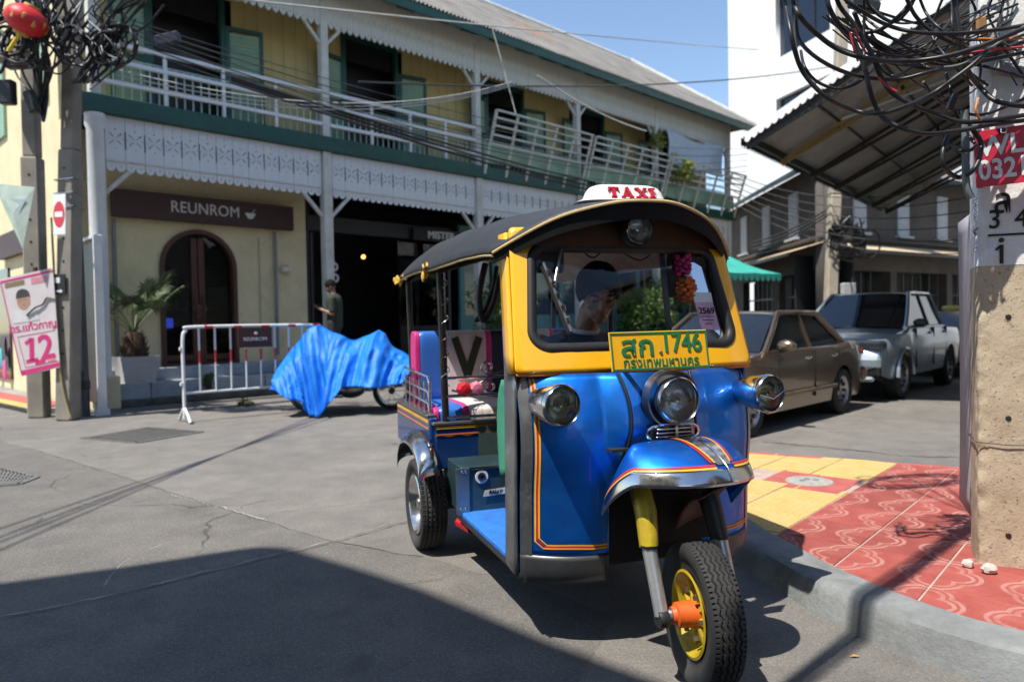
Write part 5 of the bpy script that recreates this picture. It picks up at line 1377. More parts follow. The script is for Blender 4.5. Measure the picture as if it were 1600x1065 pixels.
for (px, py, w_, h_, c) in ((1350, 8, .14, .05, (.02, .02, .02)), (1530, 40, .05, .07, (.35, .2, .08)), (1548, 55, .07, .05, (.5, .5, .48)), (1580, 110, .16, .05, (.3, .3, .3))):
    MB().box(at(px, py, 3.5) - CB0, (w_, .05, h_), Matrix.Rotation(random.uniform(-.4, .4), 3, 'Y'), .008).build('splice_box', mat('splice%d' % px, c, .5), cb)
# bundle over the street that throws its shadow on kerb and paving, with a coil at its end
ov = empty('cable_bundle', (2.3, 3.4, 4.6), 0, 'thick overhead cable bundle crossing the road from the concrete pole, with a hanging coil', 'cables')
OV0 = Vector((2.3, 3.4, 4.6))
dirx = Vector((.725, .69, 0)); sh_ = Vector((.725, .69, 0)) * 4.5 / math.tan(SUN_EL)
pA = Vector((2.85, 4.42, 4.5)) - sh_; pB = Vector((1.10, 2.76, 4.5)) - sh_
pC = pB + (pB - pA) * 3.5
for k in range(9):
    o_ = Vector((random.uniform(-.035, .035), random.uniform(-.035, .035), random.uniform(-.05, .05)))
    MB().tube([p + o_ * (1 + .4 * math.sin(i * .7 + k)) - OV0 for i, p in enumerate(sag(pA, pC, .12, 24))], .011, 7).build('cable', M_CABLE, ov, 60)
cc = Vector((2.95, 5.40, 4.45)) - Vector((.725, .69, 0)) * 4.35 / math.tan(SUN_EL)
for k in range(6):
    ax = Vector((random.uniform(.30, .5), .0, 0)); r2 = random.uniform(.14, .28); tilt = random.uniform(-.4, .4)
    pts = [cc + Vector((random.uniform(-.02, .02) + ax.x * math.cos(a_), .5 * r2 * math.sin(a_) + tilt * .3 * math.cos(a_), r2 * math.sin(a_) * .9)) - OV0 for a_ in [2 * math.pi * i / 28 for i in range(28)]]
    MB().tube(pts, .009, 7, True).build('coil', M_CABLE, ov, 60)
for k in range(3): MB().tube([p - OV0 for p in crom([pA, cc + Vector((-.3 + .2 * k, 0, .3)), cc + Vector((.2 * k - .2, .1, -.2)), Vector((2.6, 3.6, 4.3 + .2 * k))], 8)], .010, 7).build('cable', M_CABLE, ov, 60)

# sloping sheet-metal canopy on the right
CAO = Vector((3.52, 11.0, 4.02)); CE = Vector((.62, .785, 0)).normalized(); CU = Vector((CE.y, -CE.x, 0)); CSL = .50
cn = empty('sheet_canopy', CAO, 0, 'large corrugated sheet canopy on a steel frame above the parked cars', 'canopy')
def cp_(a, s_, off=0.): return CE * a + CU * s_ + Vector((0, 0, CSL * s_ + off))
M_CSHEET = mat('grey_metal_sheet', (.36, .35, .33), .6, metal=.15, var=.15, scale=2, dirt=.4)
M_CTRUSS = mat('black_truss', (.016, .015, .014), .55); M_CYEL = mat('yellow_beam', (.30, .21, .07), .6, var=.2, dirt=.4)
WID, LENC = 4.4, 9.5
for k in range(12):
    a0 = k * LENC / 12; a1 = (k + 1) * LENC / 12 + .02
    o = MB().grid(lambda u, v: cp_(a0 + (a1 - a0) * u, -.05 + WID * v, .02 * math.sin(u * 8 * 2 * math.pi) + (k % 2) * .004 + .03), 48, 2).build('metal_sheet', M_CSHEET, cn, 180)
M_FRINGE = mat('white_fringe', (.72, .72, .70), .7, var=.06)
for k in range(44):
    s0 = k * .1
    MB().add([cp_(-.03, s0, .06), cp_(-.03, s0 + .1, .06), cp_(-.035, s0 + .1, -.05), cp_(-.035, s0 + .075, -.085), cp_(-.035, s0 + .05, -.095), cp_(-.035, s0 + .025, -.085), cp_(-.035, s0, -.05)], [(0, 1, 2, 3, 4, 5, 6)]).build('scallop', M_FRINGE, cn)
for k in range(95):
    a0 = k * .1
    MB().add([cp_(a0, -.07, .05), cp_(a0 + .1, -.07, .05), cp_(a0 + .1, -.075, -.04), cp_(a0 + .05, -.075, -.09), cp_(a0, -.075, -.04)], [(0, 1, 2, 3, 4)]).build('scallop', M_CTRUSS, cn)
for s_ in (0.05, .9, 1.75, 2.6, 3.45, 4.3): MB().bar(cp_(0, s_, -.04), cp_(LENC, s_, -.04), .03, .035).build('purlin', M_CTRUSS, cn)
for a_ in (0.05, 1.6, 3.2, 4.8, 6.4, 8.0, 9.4):
    m = M_CYEL if abs(a_ - 1.6) < .1 else M_CTRUSS
    MB().bar(cp_(a_, 0, -.10), cp_(a_, WID, -.10), .055, .06).build('rafter', m, cn)
    MB().bar(cp_(a_, 0, -.14), cp_(a_, WID, -.36), .045, .05).build('bottom_chord', m, cn)
    for s_ in (.9, 1.8, 2.7, 3.6): MB().bar(cp_(a_, s_, -.1), cp_(a_, s_, -.14 - .22 * s_ / WID), .03, .03).build('strut', M_CTRUSS, cn)
MB().bar(cp_(0, 0.02, -.02), cp_(LENC, 0.02, -.02), .06, .10).build('eave_beam', M_CTRUSS, cn)
MB().bar(cp_(.6, 1.2, -.42), cp_(2.6, 3.4, -.45), .035, .03).build('tube_light', mat('tube_grey', (.5, .5, .48), .4), cn)
# the house the canopy hangs from (out of sight behind the pole)
rb = empty('shophouse', CAO + CU * 4.4 + CE * -1.2 - Vector((0, 0, 4.02)), math.atan2(CE.y, CE.x), 'plain grey shophouse behind the concrete pole carrying the sheet canopy', 'building')
plate('wall', rect(0, 0, 13, 9), [rect(1 + 3 * k, .1, 3.4 + 3 * k, 3.0) for k in range(4)], .25, mat('grey_render', (.38, .36, .33), .85, var=.12, dirt=.4), rb, (0, -.13, 0))
for k in range(4):
    for j in range(24): MB().box((2.2 + 3 * k, -.2, .2 + j * .12), (2.4, .03, .11), bev=.01).build('shutter_slat', mat('steel_shutter', (.3, .31, .32), .45, metal=.5, dirt=.3), rb)
MB().box((6.5, -4, 9.05), (13.2, 8.4, .15)).build('roof_slab', M_CONC, rb)
MB().box((.1, -4.1, 4.5), (.2, 7.6, 9)).build('side_wall', mat('grey_render', (.38, .36, .33), .85), rb)

# ------------------------------------------------------------------ parked vehicles
M_CGLASS = mat('car_glass', (.010, .012, .014), .05, var=.2, coat=.5, fine=0)
M_CTYRE = mat('car_tyre', (.02, .02, .02), .8); M_ALLOY = mat('alloy_rim', (.45, .45, .46), .3, metal=.8, var=.1)
def interp(pts, s):
    if s <= pts[0][0]: return pts[0][1]
    for (a, x), (b_, y) in zip(pts, pts[1:]):
        if s <= b_: t = (s - a) / (b_ - a); t = t * t * (3 - 2 * t) if False else t; return x + (y - x) * t
    return pts[-1][1]
def vehicle(name, loc, ang, label, cat, P, paint, group='vehicles parked along the side street'):
    e = empty(name, loc, ang, label, cat, group)
    L, W, top, sill, wr, wx, belt, roofz, G = P['L'], P['W'], P['top'], P['sill'], P['wr'], P['wx'], P['belt'], P['roof'], P['G']
    def low(s):
        z = sill + .10 * max(0, (abs(s) - (L / 2 - .35)) / .35)
        for w_ in wx:
            d_ = abs(s - w_); ra = wr + .06
            if d_ < ra: z = max(z, wr + math.sqrt(ra * ra - d_ * d_) - .02)
        return z
    def hw(s):
        t = max(0, (abs(s) - (L / 2 - .75)) / .75); return W / 2 * (1 - .13 * t ** 2.4)
    N_ = 110; rows = []
    sv = [0, .08, .3, .55, .75, .9, 1.]
    for i in range(N_ + 1):
        s = -L / 2 + L * i / N_; lo, tp, h = low(s), interp(top, s), hw(s); r_ = []
        lo = min(lo, tp - .05)
        for v in sv:
            z = lo + (tp - lo) * v; zz = (z - sill) / (belt - sill)
            y = h * (1 - .05 * (1 - zz) ** 2 * (zz < 1) - .035 * max(0, zz - .55) ** 1.5) ; y *= 1 - .05 * max(0, v - .85) / .15
            r_.append((s, y, z))
        for k in range(1, 4): r_.append((s, h * .90 * (1 - k / 3), tp + .03 * (1 - (1 - k / 3) ** 2)))
        rows.append(r_)
    n_ = len(rows[0]); mb = MB()
    for sg in (1, -1):
        vs = [Vector((p[0], sg * p[1], p[2])) for r_ in rows for p in r_]
        fs = [(i * n_ + k, (i + 1) * n_ + k, (i + 1) * n_ + k + 1, i * n_ + k + 1) for i in range(N_) for k in range(n_ - 1)]
        fs += [tuple(range(n_)), tuple(N_ * n_ + k for k in range(n_))]
        mb.add(vs, fs)
    body = mb.build('body', paint, e, 38, weld=True)
    MB().box((0, 0, sill + .06), (L - .5, W - .3, .1)).build('underbody', M_BLK, e)
    a0, a1, b1, b0 = G; hb_ = W / 2 * .90; hr = W / 2 * .70
    wz = lambda z: hb_ + (hr - hb_) * (z - belt) / (roofz - belt)
    rp = lambda s, v: Vector((s, (2 * v - 1) * hr * (1 - .0), roofz + .045 * (1 - (2 * v - 1) ** 2) - .03 * abs((s - (a1 + b1) / 2) / ((a1 - b1) / 2)) ** 3))
    ca = MB().grid(lambda u, v: rp(b1 + (a1 - b1) * u, v), 14, 12)
    o = ca.build('roof', paint, e, 60); thick(o, .03)
    def screen(nm, sb, st):
        MB().grid(lambda u, v: Vector((sb + (st - sb) * v + (.10 if sb > st else -.10) * (1 - (2 * u - 1) ** 2) * (1 - v) * .8, (2 * u - 1) * (hb_ + (hr - hb_) * v) * .93, belt + .01 + (roofz - .02 - belt) * v + .02 * (1 - (2 * u - 1) ** 2))), 12, 6).build(nm, M_CGLASS, e, 60)
    screen('windscreen', a0, a1); screen('rear_window', b0, b1)
    for sg in (1, -1):
        # painted pillars and cant rail, then the side glass a little inside
        Q = lambda s, t, o_=0.: Vector((s, sg * (hb_ + (hr - hb_) * t + o_), belt + (roofz - belt) * t))
        pil = MB(); pil.tube([Q(a0, 0), Q(a0 + (a1 - a0) * .5, .5, .01), Q(a1, 1), Q((a1 + b1) / 2, 1.02, .008), Q(b1, 1), Q(b0 + (b1 - b0) * .5, .5, .01), Q(b0, 0)], .036, 8)
        pil.tube([Q(a0 + .05, .0), Q(b0 - .05, .0)], .03, 8); pil.build('pillar', paint, e, 60)
        if P.get('cpillar'): MB().add([Q(b0, 0, .004), Q(b0 + P['cpillar'], 0, .004), Q(b1 + P['cpillar'] * .6, .97, .004), Q(b1, .97, .004)], [(0, 1, 2, 3)]).build('rear_pillar', paint, e)
        ed = P['posts']; lim_f = lambda t: a0 + (a1 - a0) * t; lim_b = lambda t: b0 + (b1 - b0) * t + (P.get('cpillar') or 0)
        cuts = [None] + ed + [None]
        for k in range(len(cuts) - 1):
            f0 = cuts[k]; f1 = cuts[k + 1]
            MB().grid(lambda u, v: Q((lim_f(.06 + .86 * v) - .05 if f0 is None else f0 - .03) * (1 - u) + (lim_b(.06 + .86 * v) + .05 if f1 is None else f1 + .03) * u, .06 + .86 * v, -.004), 6, 5).build('side_window', M_CGLASS, e, 60)
        for x_ in ed: MB().bar(Q(x_, 0, .006), Q(x_, 1, .006), .05, .03).build('door_pillar', M_BLK if P.get('blackpost') else paint, e)
        for x_, h_ in P['seams']: MB().box((x_, sg * (W / 2 * .965), (sill + belt) / 2 + .05), (.012, .05, belt - sill - .12)).build('door_seam', M_BLK, e)
        for x_ in P['handles']:
            MB().ball((x_, sg * W / 2 * .985, belt - .10), (.10, .025, .022), 12, 8).build('door_handle', P['handle_m'], e, 60)
        mi = empty('mirror', (a0 - .25, sg * (W / 2 + .02), belt + .02), parent=e)
        MB().ball((0, sg * .05, .06), (.07, .12, .075), 14, 10).build('shell', P['mirror_m'], mi, 60); MB().box((0, -sg * .04, .0), (.05, .10, .04)).build('stalk', M_BLK, mi)
        for w_ in wx:
            wh = empty('wheel', (w_, sg * (W / 2 - .12), wr), parent=e)
            MB().lathe([(wr * .66, -.10), (wr * .9, -.11), (wr, -.08), (wr, .08), (wr * .9, .11), (wr * .66, .10)], 36, 'Y').build('tyre', M_CTYRE, wh, 40)
            MB().lathe([(0, sg * .055), (wr * .15, sg * .06), (wr * .2, sg * .04), (wr * .5, sg * .05), (wr * .62, sg * .07), (wr * .67, sg * .095)], 30, 'Y').build('rim', P.get('rim_m', M_ALLOY), wh, 40)
            hl = MB()
            for q in range(10):
                a_ = q * math.pi / 5; hl.box((wr * .45 * math.cos(a_), sg * .066, wr * .45 * math.sin(a_)), (.05, .02, .035), Matrix.Rotation(-a_, 3, 'Y'))
            hl.build('rim_slots', M_BLK, wh)
            MB().lathe([(0, -sg * .12), (wr + .04, -sg * .12), (wr + .05, 0)], 28, 'Y').build('arch_liner', M_BLK, wh)
    return e
dgold = mat('bronze_car_paint', (.26, .19, .13), .30, metal=.85, var=.06, scale=2, coat=.8, dirt=.12)
HD = Vector((-.70, -.714)); CANG = math.atan2(HD.y, HD.x)
SED = dict(L=4.7, W=1.76, sill=.22, wr=.315, wx=(1.40, -1.32), belt=.93, roof=1.40, G=(.95, .22, -.95, -1.62), top=[(-2.35, .62), (-2.3, .90), (-2.15, .97), (-1.6, 1.0), (-1.2, .95), (.9, .92), (1.0, .93), (1.7, .87), (2.2, .74), (2.33, .55)], posts=[-.38], seams=[(-.35, 0), (.72, 0), (-1.15, 0)], handles=[-.15, -1.0], handle_m=M_CHROME, mirror_m=dgold, cpillar=.14)
c = vehicle('parked_car', (3.06, 9.88, 0), CANG, 'bronze saloon car parked beside the tuk-tuk, tail towards the pickup', 'car', SED, dgold)
MB().box((-2.36, 0, .50), (.14, 1.66, .20), bev=.05).build('rear_bumper', dgold, c)
for sg in (1, -1):
    MB().ball((-2.24, sg * .66, .82), (.10, .16, .085), 14, 10).build('tail_light', mat('tail_red', (.35, .02, .02), .2), c, 60); MB().ball((2.22, sg * .62, .66), (.12, .18, .09), 14, 10).build('headlight', mat('lamp_clear', (.7, .72, .72), .1, metal=.5), c, 60)
    MB().box((0, sg * .885, .42), (2.1, .02, .05), bev=.008).build('side_moulding', mat('gold_trim', (.30, .23, .15), .3, metal=.7), c)
silver = mat('silver_blue_paint', (.40, .47, .52), .3, metal=.55, var=.05, scale=2, coat=.8)
PKP = dict(L=5.25, W=1.88, sill=.36, wr=.375, wx=(1.65, -1.45), belt=1.14, roof=1.74, G=(1.28, .38, -.90, -1.15), top=[(-2.62, 1.08), (-1.05, 1.12), (1.2, 1.12), (1.3, 1.12), (2.1, 1.05), (2.4, .96), (2.57, .78), (2.62, .55)], posts=[-.15], seams=[(-.2, 0), (.95, 0), (-1.1, 0)], handles=[.08, -.95], handle_m=M_BLK, mirror_m=M_BLK, blackpost=True)
c = vehicle('pickup_truck', (6.78, 13.72, 0), CANG + .03, 'silver-blue double-cab pickup parked nose-on behind the bronze car', 'pickup', PKP, silver)
MB().box((2.60, 0, .86), (.10, 1.0, .22), bev=.03).build('grille', M_BLK, c); MB().box((2.62, 0, .62), (.12, 1.70, .20), bev=.05).build('bumper', silver, c); MB().box((2.64, 0, .46), (.10, 1.2, .12), bev=.03).build('lower_grille', M_BLK, c)
MB().box((2.69, 0, .60), (.02, .40, .14), bev=.004).build('licence_plate', M_WHITE, c); MB().box((2.665, 0, .87), (.03, .16, .07), bev=.02).build('badge', M_CHROME, c)
MB().box((2.60, 0, .37), (.12, 1.5, .08), bev=.03).build('skid_plate', silver, c)
for sg in (1, -1):
    MB().box((2.50, sg * .68, .90), (.20, .42, .14), Matrix.Rotation(R(-sg * 14), 3, 'Z'), .04).build('headlight', mat('dark_lamp', (.03, .035, .04), .08, coat=.6), c)
    MB().box((2.58, sg * .66, .50), (.12, .36, .16), Matrix.Rotation(R(-sg * 10), 3, 'Z'), .03).build('fog_lamp', M_BLK, c)
    MB().tube(crom([(1.65 + .44 * math.cos(a_), sg * .945, .375 + .44 * math.sin(a_)) for a_ in [math.pi * k / 10 for k in range(11)]], 2), .03, 6).build('arch_trim', silver, c, 60)
MB().box((-1.9, 0, .86), (1.35, 1.6, .42)).build('load_bed', M_BLK, c)
for yy in (-.35, -.05): MB().cyl((.2, yy, 1.76), (.24, yy, 1.98), .008, seg=6).build('aerial', M_BLK, c)
txp = mat('taxi_yellow_paint', (.55, .42, .10), .35, coat=.7, var=.05)
c = vehicle('parked_car', (10.7, 17.75, 0), CANG, 'yellow taxi car with roof lamp parked farthest back behind the pickup', 'car', SED, txp)
MB().box((-.1, 0, 1.50), (.22, .6, .13), bev=.04).build('taxi_lamp', mat('taxi_lamp_yellow', (.75, .6, .12), .4), c)
MB().box((0, .90, .62), (2.0, .02, .3)).build('red_band', mat('red_band', (.5, .02, .03), .4), c)

# ------------------------------------------------------------------ far houses on the right
fb = empty('corner_house', (10.2, 24.0, 0), 0, 'old grey two-storey corner house with pale shutters across the side street', 'building')
M_FARW = mat('old_grey_render', (.085, .074, .064), .9, var=.25, scale=1.2, dirt=.6, dirtcol=(.10, .09, .08)); M_FBAND = mat('tan_awning', (.52, .41, .27), .8, var=.15, scale=2, dirt=.3)
M_FDARK = mat('shop_dark', (.018, .018, .018), .7); M_FSH = mat('pale_shutter', (.45, .47, .48), .7, var=.1, dirt=.3)
dR = Vector((.837, .547, 0)); dL = Vector((.02, 1, 0))
def wing(d_, Lw, nrm, wins, doors, z1):
    q = d_.to_track_quat('X', 'Z'); ang = math.atan2(d_.y, d_.x); w_ = empty('wing', (0, 0, 0), ang, parent=fb)
    s_ = 1 if nrm > 0 else -1       # which local Y is outside (s_=1: -Y)
    th = .3
    H = [rect(a, .2, b_, 2.9) for a, b_ in doors]
    plate('wall', rect(0, 0, Lw, z1), H, th, M_FARW, w_, (0, s_ * th / 2 + s_ * .01, 0))
    for a, b_ in doors:
        MB().box(((a + b_) / 2, s_ * .8, 1.7), (b_ - a + 1.6, .05, 3.4)).build('dark_doorway', M_FDARK, w_)
        for k in range(int((b_ - a) / .6)): MB().box((a + .3 + k * .6, s_ * .3, 1.5), (.05, .05, 2.7)).build('folding_door_stile', M_BLK, w_)
        MB().box(((a + b_) / 2, s_ * .3, 2.1), (b_ - a, .05, .06)).build('transom', M_BLK, w_)
    for a, b_ in wins:
        f = MB().box(((a + b_) / 2, -s_ * .02, 5.0), (b_ - a, .06, 1.6), bev=.01).build('window', M_FSH, w_)
        for k in range(6): MB().box(((a + b_) / 2, -s_ * .055, 4.4 + k * .24), (b_ - a - .1, .015, .2), bev=.006).build('slat', M_FSH, f)
        MB().box(((a + b_) / 2, -s_ * .08, 4.14), (b_ - a + .2, .2, .08)).build('sill', M_FSH, f)
    k = 0
    nsh = int(Lw / .9)
    for k in range(nsh):
        o = MB().grid(lambda u, v: Vector((k * .9 + .9 * u, -s_ * (.0 + 1.15 * v), 3.78 - .32 * v + .02 * math.sin(u * 6 * 2 * math.pi))), 24, 2).build('awning_sheet', M_FBAND, w_, 180)
    MB().box((Lw / 2, -s_ * 1.15, 3.40), (Lw, .05, .10)).build('awning_edge', M_BLK, w_)
    MB().box((Lw / 2, -s_ * .08, 3.95), (Lw, .16, .12), bev=.02).build('string_course', M_FARW, w_)
    return w_
wR = wing(dR, 12.5, 1, [(1.6 + 2.7 * k, 2.35 + 2.7 * k) for k in range(4)], [(.4, 3.9), (4.3, 7.8), (8.2, 12)], 6.4)
wL = wing(dL, 12.5, -1, [(2.2, 3.1), (5.2, 6.1), (8.2, 9.1)], [(.5, 4.5), (5, 9)], 6.4)
rfz = 6.4
for (aa, bb) in ((Vector((0, 0, 0)), dR * 12.5), (dL * 12.5, Vector((0, 0, 0)))):
    d_ = (bb - aa).normalized(); n_ = Vector((d_.y, -d_.x, 0)) * 1
    MB().quad(aa + n_ * .7 + Vector((0, 0, rfz - .2)), bb + n_ * .7 + Vector((0, 0, rfz - .2)), bb - n_ * 3.4 + Vector((0, 0, rfz + 1.8)), aa - n_ * 3.4 + Vector((0, 0, rfz + 1.8))).build('roof_slope', M_ROOF, fb)
    MB().bar(aa + n_ * .7 + Vector((0, 0, rfz - .22)), bb + n_ * .7 + Vector((0, 0, rfz - .22)), .06, .16).build('gutter', mat('dark_gutter', (.03, .05, .05), .5), fb)
# white tower block
wt = empty('white_tower', (14.95, 50.2, 0), math.atan2(-1, .28), 'tall plain white building with dark windows behind the street', 'building')
M_TW = mat('white_render', (.82, .82, .80), .8, var=.02, scale=1)
wins = [rect(5.2 + 7.5 * i, 17.0 + 6 * j, 10.0 + 7.5 * i, 20.6 + 6 * j) for i in range(3) for j in range(-2, 3)]
plate('wall', rect(0, 0, 26, 34), wins, .5, M_TW, wt, (0, .25, 0))
for i in range(3):
    for j in range(-2, 3):
        f = MB().box((7.6 + 7.5 * i, .35, 18.8 + 6 * j), (4.8, .1, 3.6)).build('window', mat('tower_glass', (.012, .02, .035), .08, var=.1), wt)
        for k in (-1, 1): MB().box((7.6 + 7.5 * i + k * .8, .27, 18.8 + 6 * j), (.08, .06, 3.6)).build('frame', M_BLK, f)
MB().box((13, 7.6, 17), (26, 14, 34)).build('block', M_TW, wt)
# mid street pole
mp = empty('utility_pole', (7.72, 18.0, 0), 0, 'slim leaning concrete pole with meter boxes behind the parked pickup', 'utility pole')
M_POLEC = mat('grey_pole_concrete', (.44, .38, .29), .9, var=.15, scale=3, bump=.2, dirt=.4)
MB().bar((0, 0, 0), (.20, 0, 4.3), .27, .25, bev=.03).build('shaft', M_POLEC, mp); MB().bar((.20, 0, 4.3), (.42, 0, 9.0), .26, .24, bev=.03).build('upper_shaft', M_POLEC, mp)
MB().box((.42, -.2, 1.95), (.32, .18, .4), bev=.02).build('meter_box', mat('meter_grey', (.4, .41, .42), .5), mp); MB().box((.3, -.2, 1.25), (.16, .06, .55), bev=.01).build('notice', M_WHITE, mp)
for k in range(10): MB().tube([(.2 + .3 * math.cos(a_) * random.uniform(.6, 1.3) + .5 * random.random(), -.2 + .1 * math.sin(a_), 3.0 + random.random() * .5 + .35 * math.sin(a_)) for a_ in [2 * math.pi * i / 16 for i in range(16)]], .02, 5, True).build('cable_coil', M_CABLE, mp, 60)
for k in range(1): MB().tube([(1.0 + k * .5 + .25 * math.cos(a_), -.1, 3.1 - .1 * k + .35 * math.sin(a_)) for a_ in [2 * math.pi * i / 18 for i in range(18)]], .022, 5, True).build('cable_coil', M_CABLE, mp, 60)
# teal awning of a stall beyond the tuk-tuk
aw = empty('teal_awning', at(1138, 424, 17.5), R(30), 'teal green scalloped awning on thin posts behind the tuk-tuk', 'awning')
M_TEAL = mat('teal_canvas', (.03, .34, .27), .7, var=.1)
o = MB().grid(lambda u, v: Vector((-1.9 + 2.9 * u, -.7 + 1.6 * v, -.10 + .55 * v + .02 * math.sin(u * 20) - .06 * math.sin(v * math.pi))), 40, 8).build('canvas', M_TEAL, aw, 60); thick(o, .006)
for k in range(16): MB().prism([(-1.9 + k * .181, 0), (-1.9 + k * .181 + .18, 0), (-1.9 + k * .181 + .15, -.14), (-1.9 + k * .181 + .09, -.18), (-1.9 + k * .181 + .03, -.14)], 0, .006).build('scallop', M_TEAL, aw, loc=(0, -.71, -.09), rot=(R(90), 0, 0))
awz = aw.location.z
for (x_, y_, h_) in ((-1.85, -.65, -.1), (.95, -.65, -.1), (-1.85, .85, .4), (.95, .85, .4)): MB().cyl((x_, y_, -awz), (x_, y_, h_), .018, seg=8).build('post', M_BLK, aw)
# ------------------------------------------------------------------ left-hand corner: poles, signs, barrier, people, plants
M_PC2 = mat('weathered_pole', (.27, .245, .205), .9, var=.18, scale=3, bump=.2, dirt=.45)
def left_pole(loc, lean, w, d_, label, rz):
    e = empty('utility_pole', loc, rz, label, 'utility pole')
    MB().bar((0, 0, 0), (lean * .45, 0, 4.0), w, d_, up=(0, 1, 0), bev=.025).build('shaft', M_PC2, e)
    MB().bar((lean * .45, 0, 4.0), (lean, 0, 8.5), w * .8, d_ * .85, up=(0, 1, 0), bev=.02).build('upper_shaft', M_PC2, e)
    for k in range(9): MB().lathe([(0, -.006), (.016, -.005), (.02, .002)], 10, 'Y', (lean * .45 * (1 + k * .3) / 4 - .0, -d_ / 2 - .001, 1.0 + k * .34)).build('bolt_hole', M_BLK, e)
    return e
gp = ground(62, 652); lp1 = left_pole((gp.x, gp.y, 0), .05, .26, .24, 'straight concrete pole behind the pink election poster', R(8))
gq = ground(106, 656); lp2 = left_pole((gq.x, gq.y, 0), .42, .26, .24, 'leaning concrete pole carrying the no-entry sign', R(-6))
for zz in (3.15, 3.35, 3.55): MB().tube([(-.14 + .36 * zz / 8.5, -.135, zz), (.16 + .36 * zz / 8.5, -.135, zz + .02), (.16 + .36 * zz / 8.5, .135, zz), (-.14 + .36 * zz / 8.5, .135, zz)], .010, 6, True).build('binding_wire', M_CHROME, lp2)
MB().tube(crom([(-.05, -.14, 3.0), (-.03, -.145, 2.2), (-.01, -.145, 1.2), (.05, -.15, .5), (.16, -.15, .05)], 6), .016, 6).build('yellow_conduit', mat('tan_hose', (.42, .32, .15), .6), lp2, 60)
bs = MB().box((.02, -.15, 2.02), (.26, .02, .30), bev=.004).build('small_sign', M_BLK, lp2); MB().box((.02, -.163, 2.08), (.1, .004, .08)).build('pictogram', M_WHITE, bs)
MB().prism([(-.05, -.012), (.02, -.012), (.02, -.03), (.06, 0), (.02, .03), (.02, .012), (-.05, .012)], 0, .004).build('arrow', M_WHITE, bs, loc=(.05, -.161, 1.92), rot=(R(90), 0, 0))
for k, c in enumerate(((.03, .16, .06), (.75, .2, .04), (.7, .7, .68))): MB().box((-.14, -.145, 1.78 - k * .2), (.10, .006, .19)).build('leaflet', mat('leaflet%d' % k, c, .6), lp2)
gk = ground(133, 650); pp_ = empty('drain_pipe', (gk.x, gk.y, 0), 0, 'dark grey pipe with stickers standing between leaning pole and white board', 'pipe')
MB().cyl((0, 0, 0), (-.03, 0, 2.85), .075, seg=18).build('pipe', mat('dark_pipe', (.05, .06, .075), .4, var=.2), pp_, 50)
for k in range(4): MB().lathe([(.0765, 0), (.0765, .09)], 16, c=(-.016, 0, 1.35 + k * .16), arc=(R(-150), R(-60))).build('sticker', mat('stk%d' % k, ((.1, .2, .15), (.35, .04, .04), (.35, .35, .45), (.4, .4, .45))[k], .5), pp_, 60)
MB().lathe([(.078, .42), (.086, .43), (.086, .55), (.078, .56)], 18).build('coupling', M_BLK, pp_, 40)
gb = ground(159, 648); lb = empty('light_box', (gb.x, gb.y, 0), R(131), 'tall black sign box with white frame seen edge-on beside the round column', 'sign box')
MB().box((.35, .0, 1.45), (.8, .10, 2.55), bev=.01).build('box', M_BLK, lb); MB().box((-.07, 0, 1.45), (.05, .13, 2.75), bev=.008).build('frame', M_WHITE, lb); MB().box((.35, 0, 2.80), (.86, .13, .05)).build('frame', M_WHITE, lb); MB().box((-.05, 0, .05), (.10, .2, .1)).build('foot', M_WHITE, lb)
ne = empty('no_entry_sign', at(93, 335, 10.62), R(-10), 'square white no-entry sign with red disc on the leaning pole', 'road sign'); ne.rotation_euler = (0, R(3), R(-28))
MB().box((0, 0, 0), (.30, .012, .58), bev=.003).build('plate', M_WHITE, ne)
MB().lathe([(0, -.010), (.185, -.010), (.19, -.004)], 32, 'Y').build('red_disc', mat('sign_red2', (.60, .03, .05), .45), ne, 40, ); ne.children[-1].scale = (.72, 1, 1)
MB().box((0, -.012, 0), (.19, .004, .075)).build('white_bar', M_WHITE, ne)
# election poster
ps = empty('election_poster', at(50, 503, 10.85), R(-8), 'tilted pink and white election poster with number 12 on the straight pole', 'poster'); ps.rotation_euler = (0, R(-4), R(-6))
PW, PH = .84, 1.46
MB().prism([(-PW / 2 - .02, PH / 2 - .06), (PW / 2, PH / 2 + .03), (PW / 2 - .04, -PH / 2 + .03), (-PW / 2 + .18, -PH / 2 - .05)], 0, .012).build('board', mat('poster_print', (.62, .56, .56), .6, var=.05), ps, rot=(R(90), 0, 0))
M_PINK = mat('poster_pink', (.58, .03, .17), .5, var=.05); M_ROSE = mat('poster_rose', (.60, .25, .28), .5)
def ink(poly, m, y=-.014, name='print'): return MB().prism(poly, 0, .002).build(name, m, ps, loc=(0, y, 0), rot=(R(90), 0, 0))
ink([(-.43, .64), (.42, .73), (.42, .70), (-.43, .61)], M_PINK); ink([(-.245, -.70), (.385, -.62), (.385, -.68), (-.235, -.775)], M_PINK)
ink([(-.43, .62), (-.415, .62), (-.23, -.75), (-.245, -.75)], M_PINK)
ink([(-.09 + .105 * math.cos(q * .314), .32 + .14 * math.sin(q * .314)) for q in range(20)], mat('print_skin', (.42, .25, .18), .6), -.015, 'portrait'); ink([(-.30, .0), (.14, .02), (.10, .18), (0, .24), (-.17, .24), (-.27, .16)], mat('print_shirt', (.60, .58, .58), .6), -.0145, 'portrait'); ink([(-.205, .36), (.02, .38), (.01, .44), (-.02, .48), (-.09, .50), (-.16, .48), (-.195, .43)], mat('print_hair', (.05, .045, .045), .6), -.0165, 'portrait')
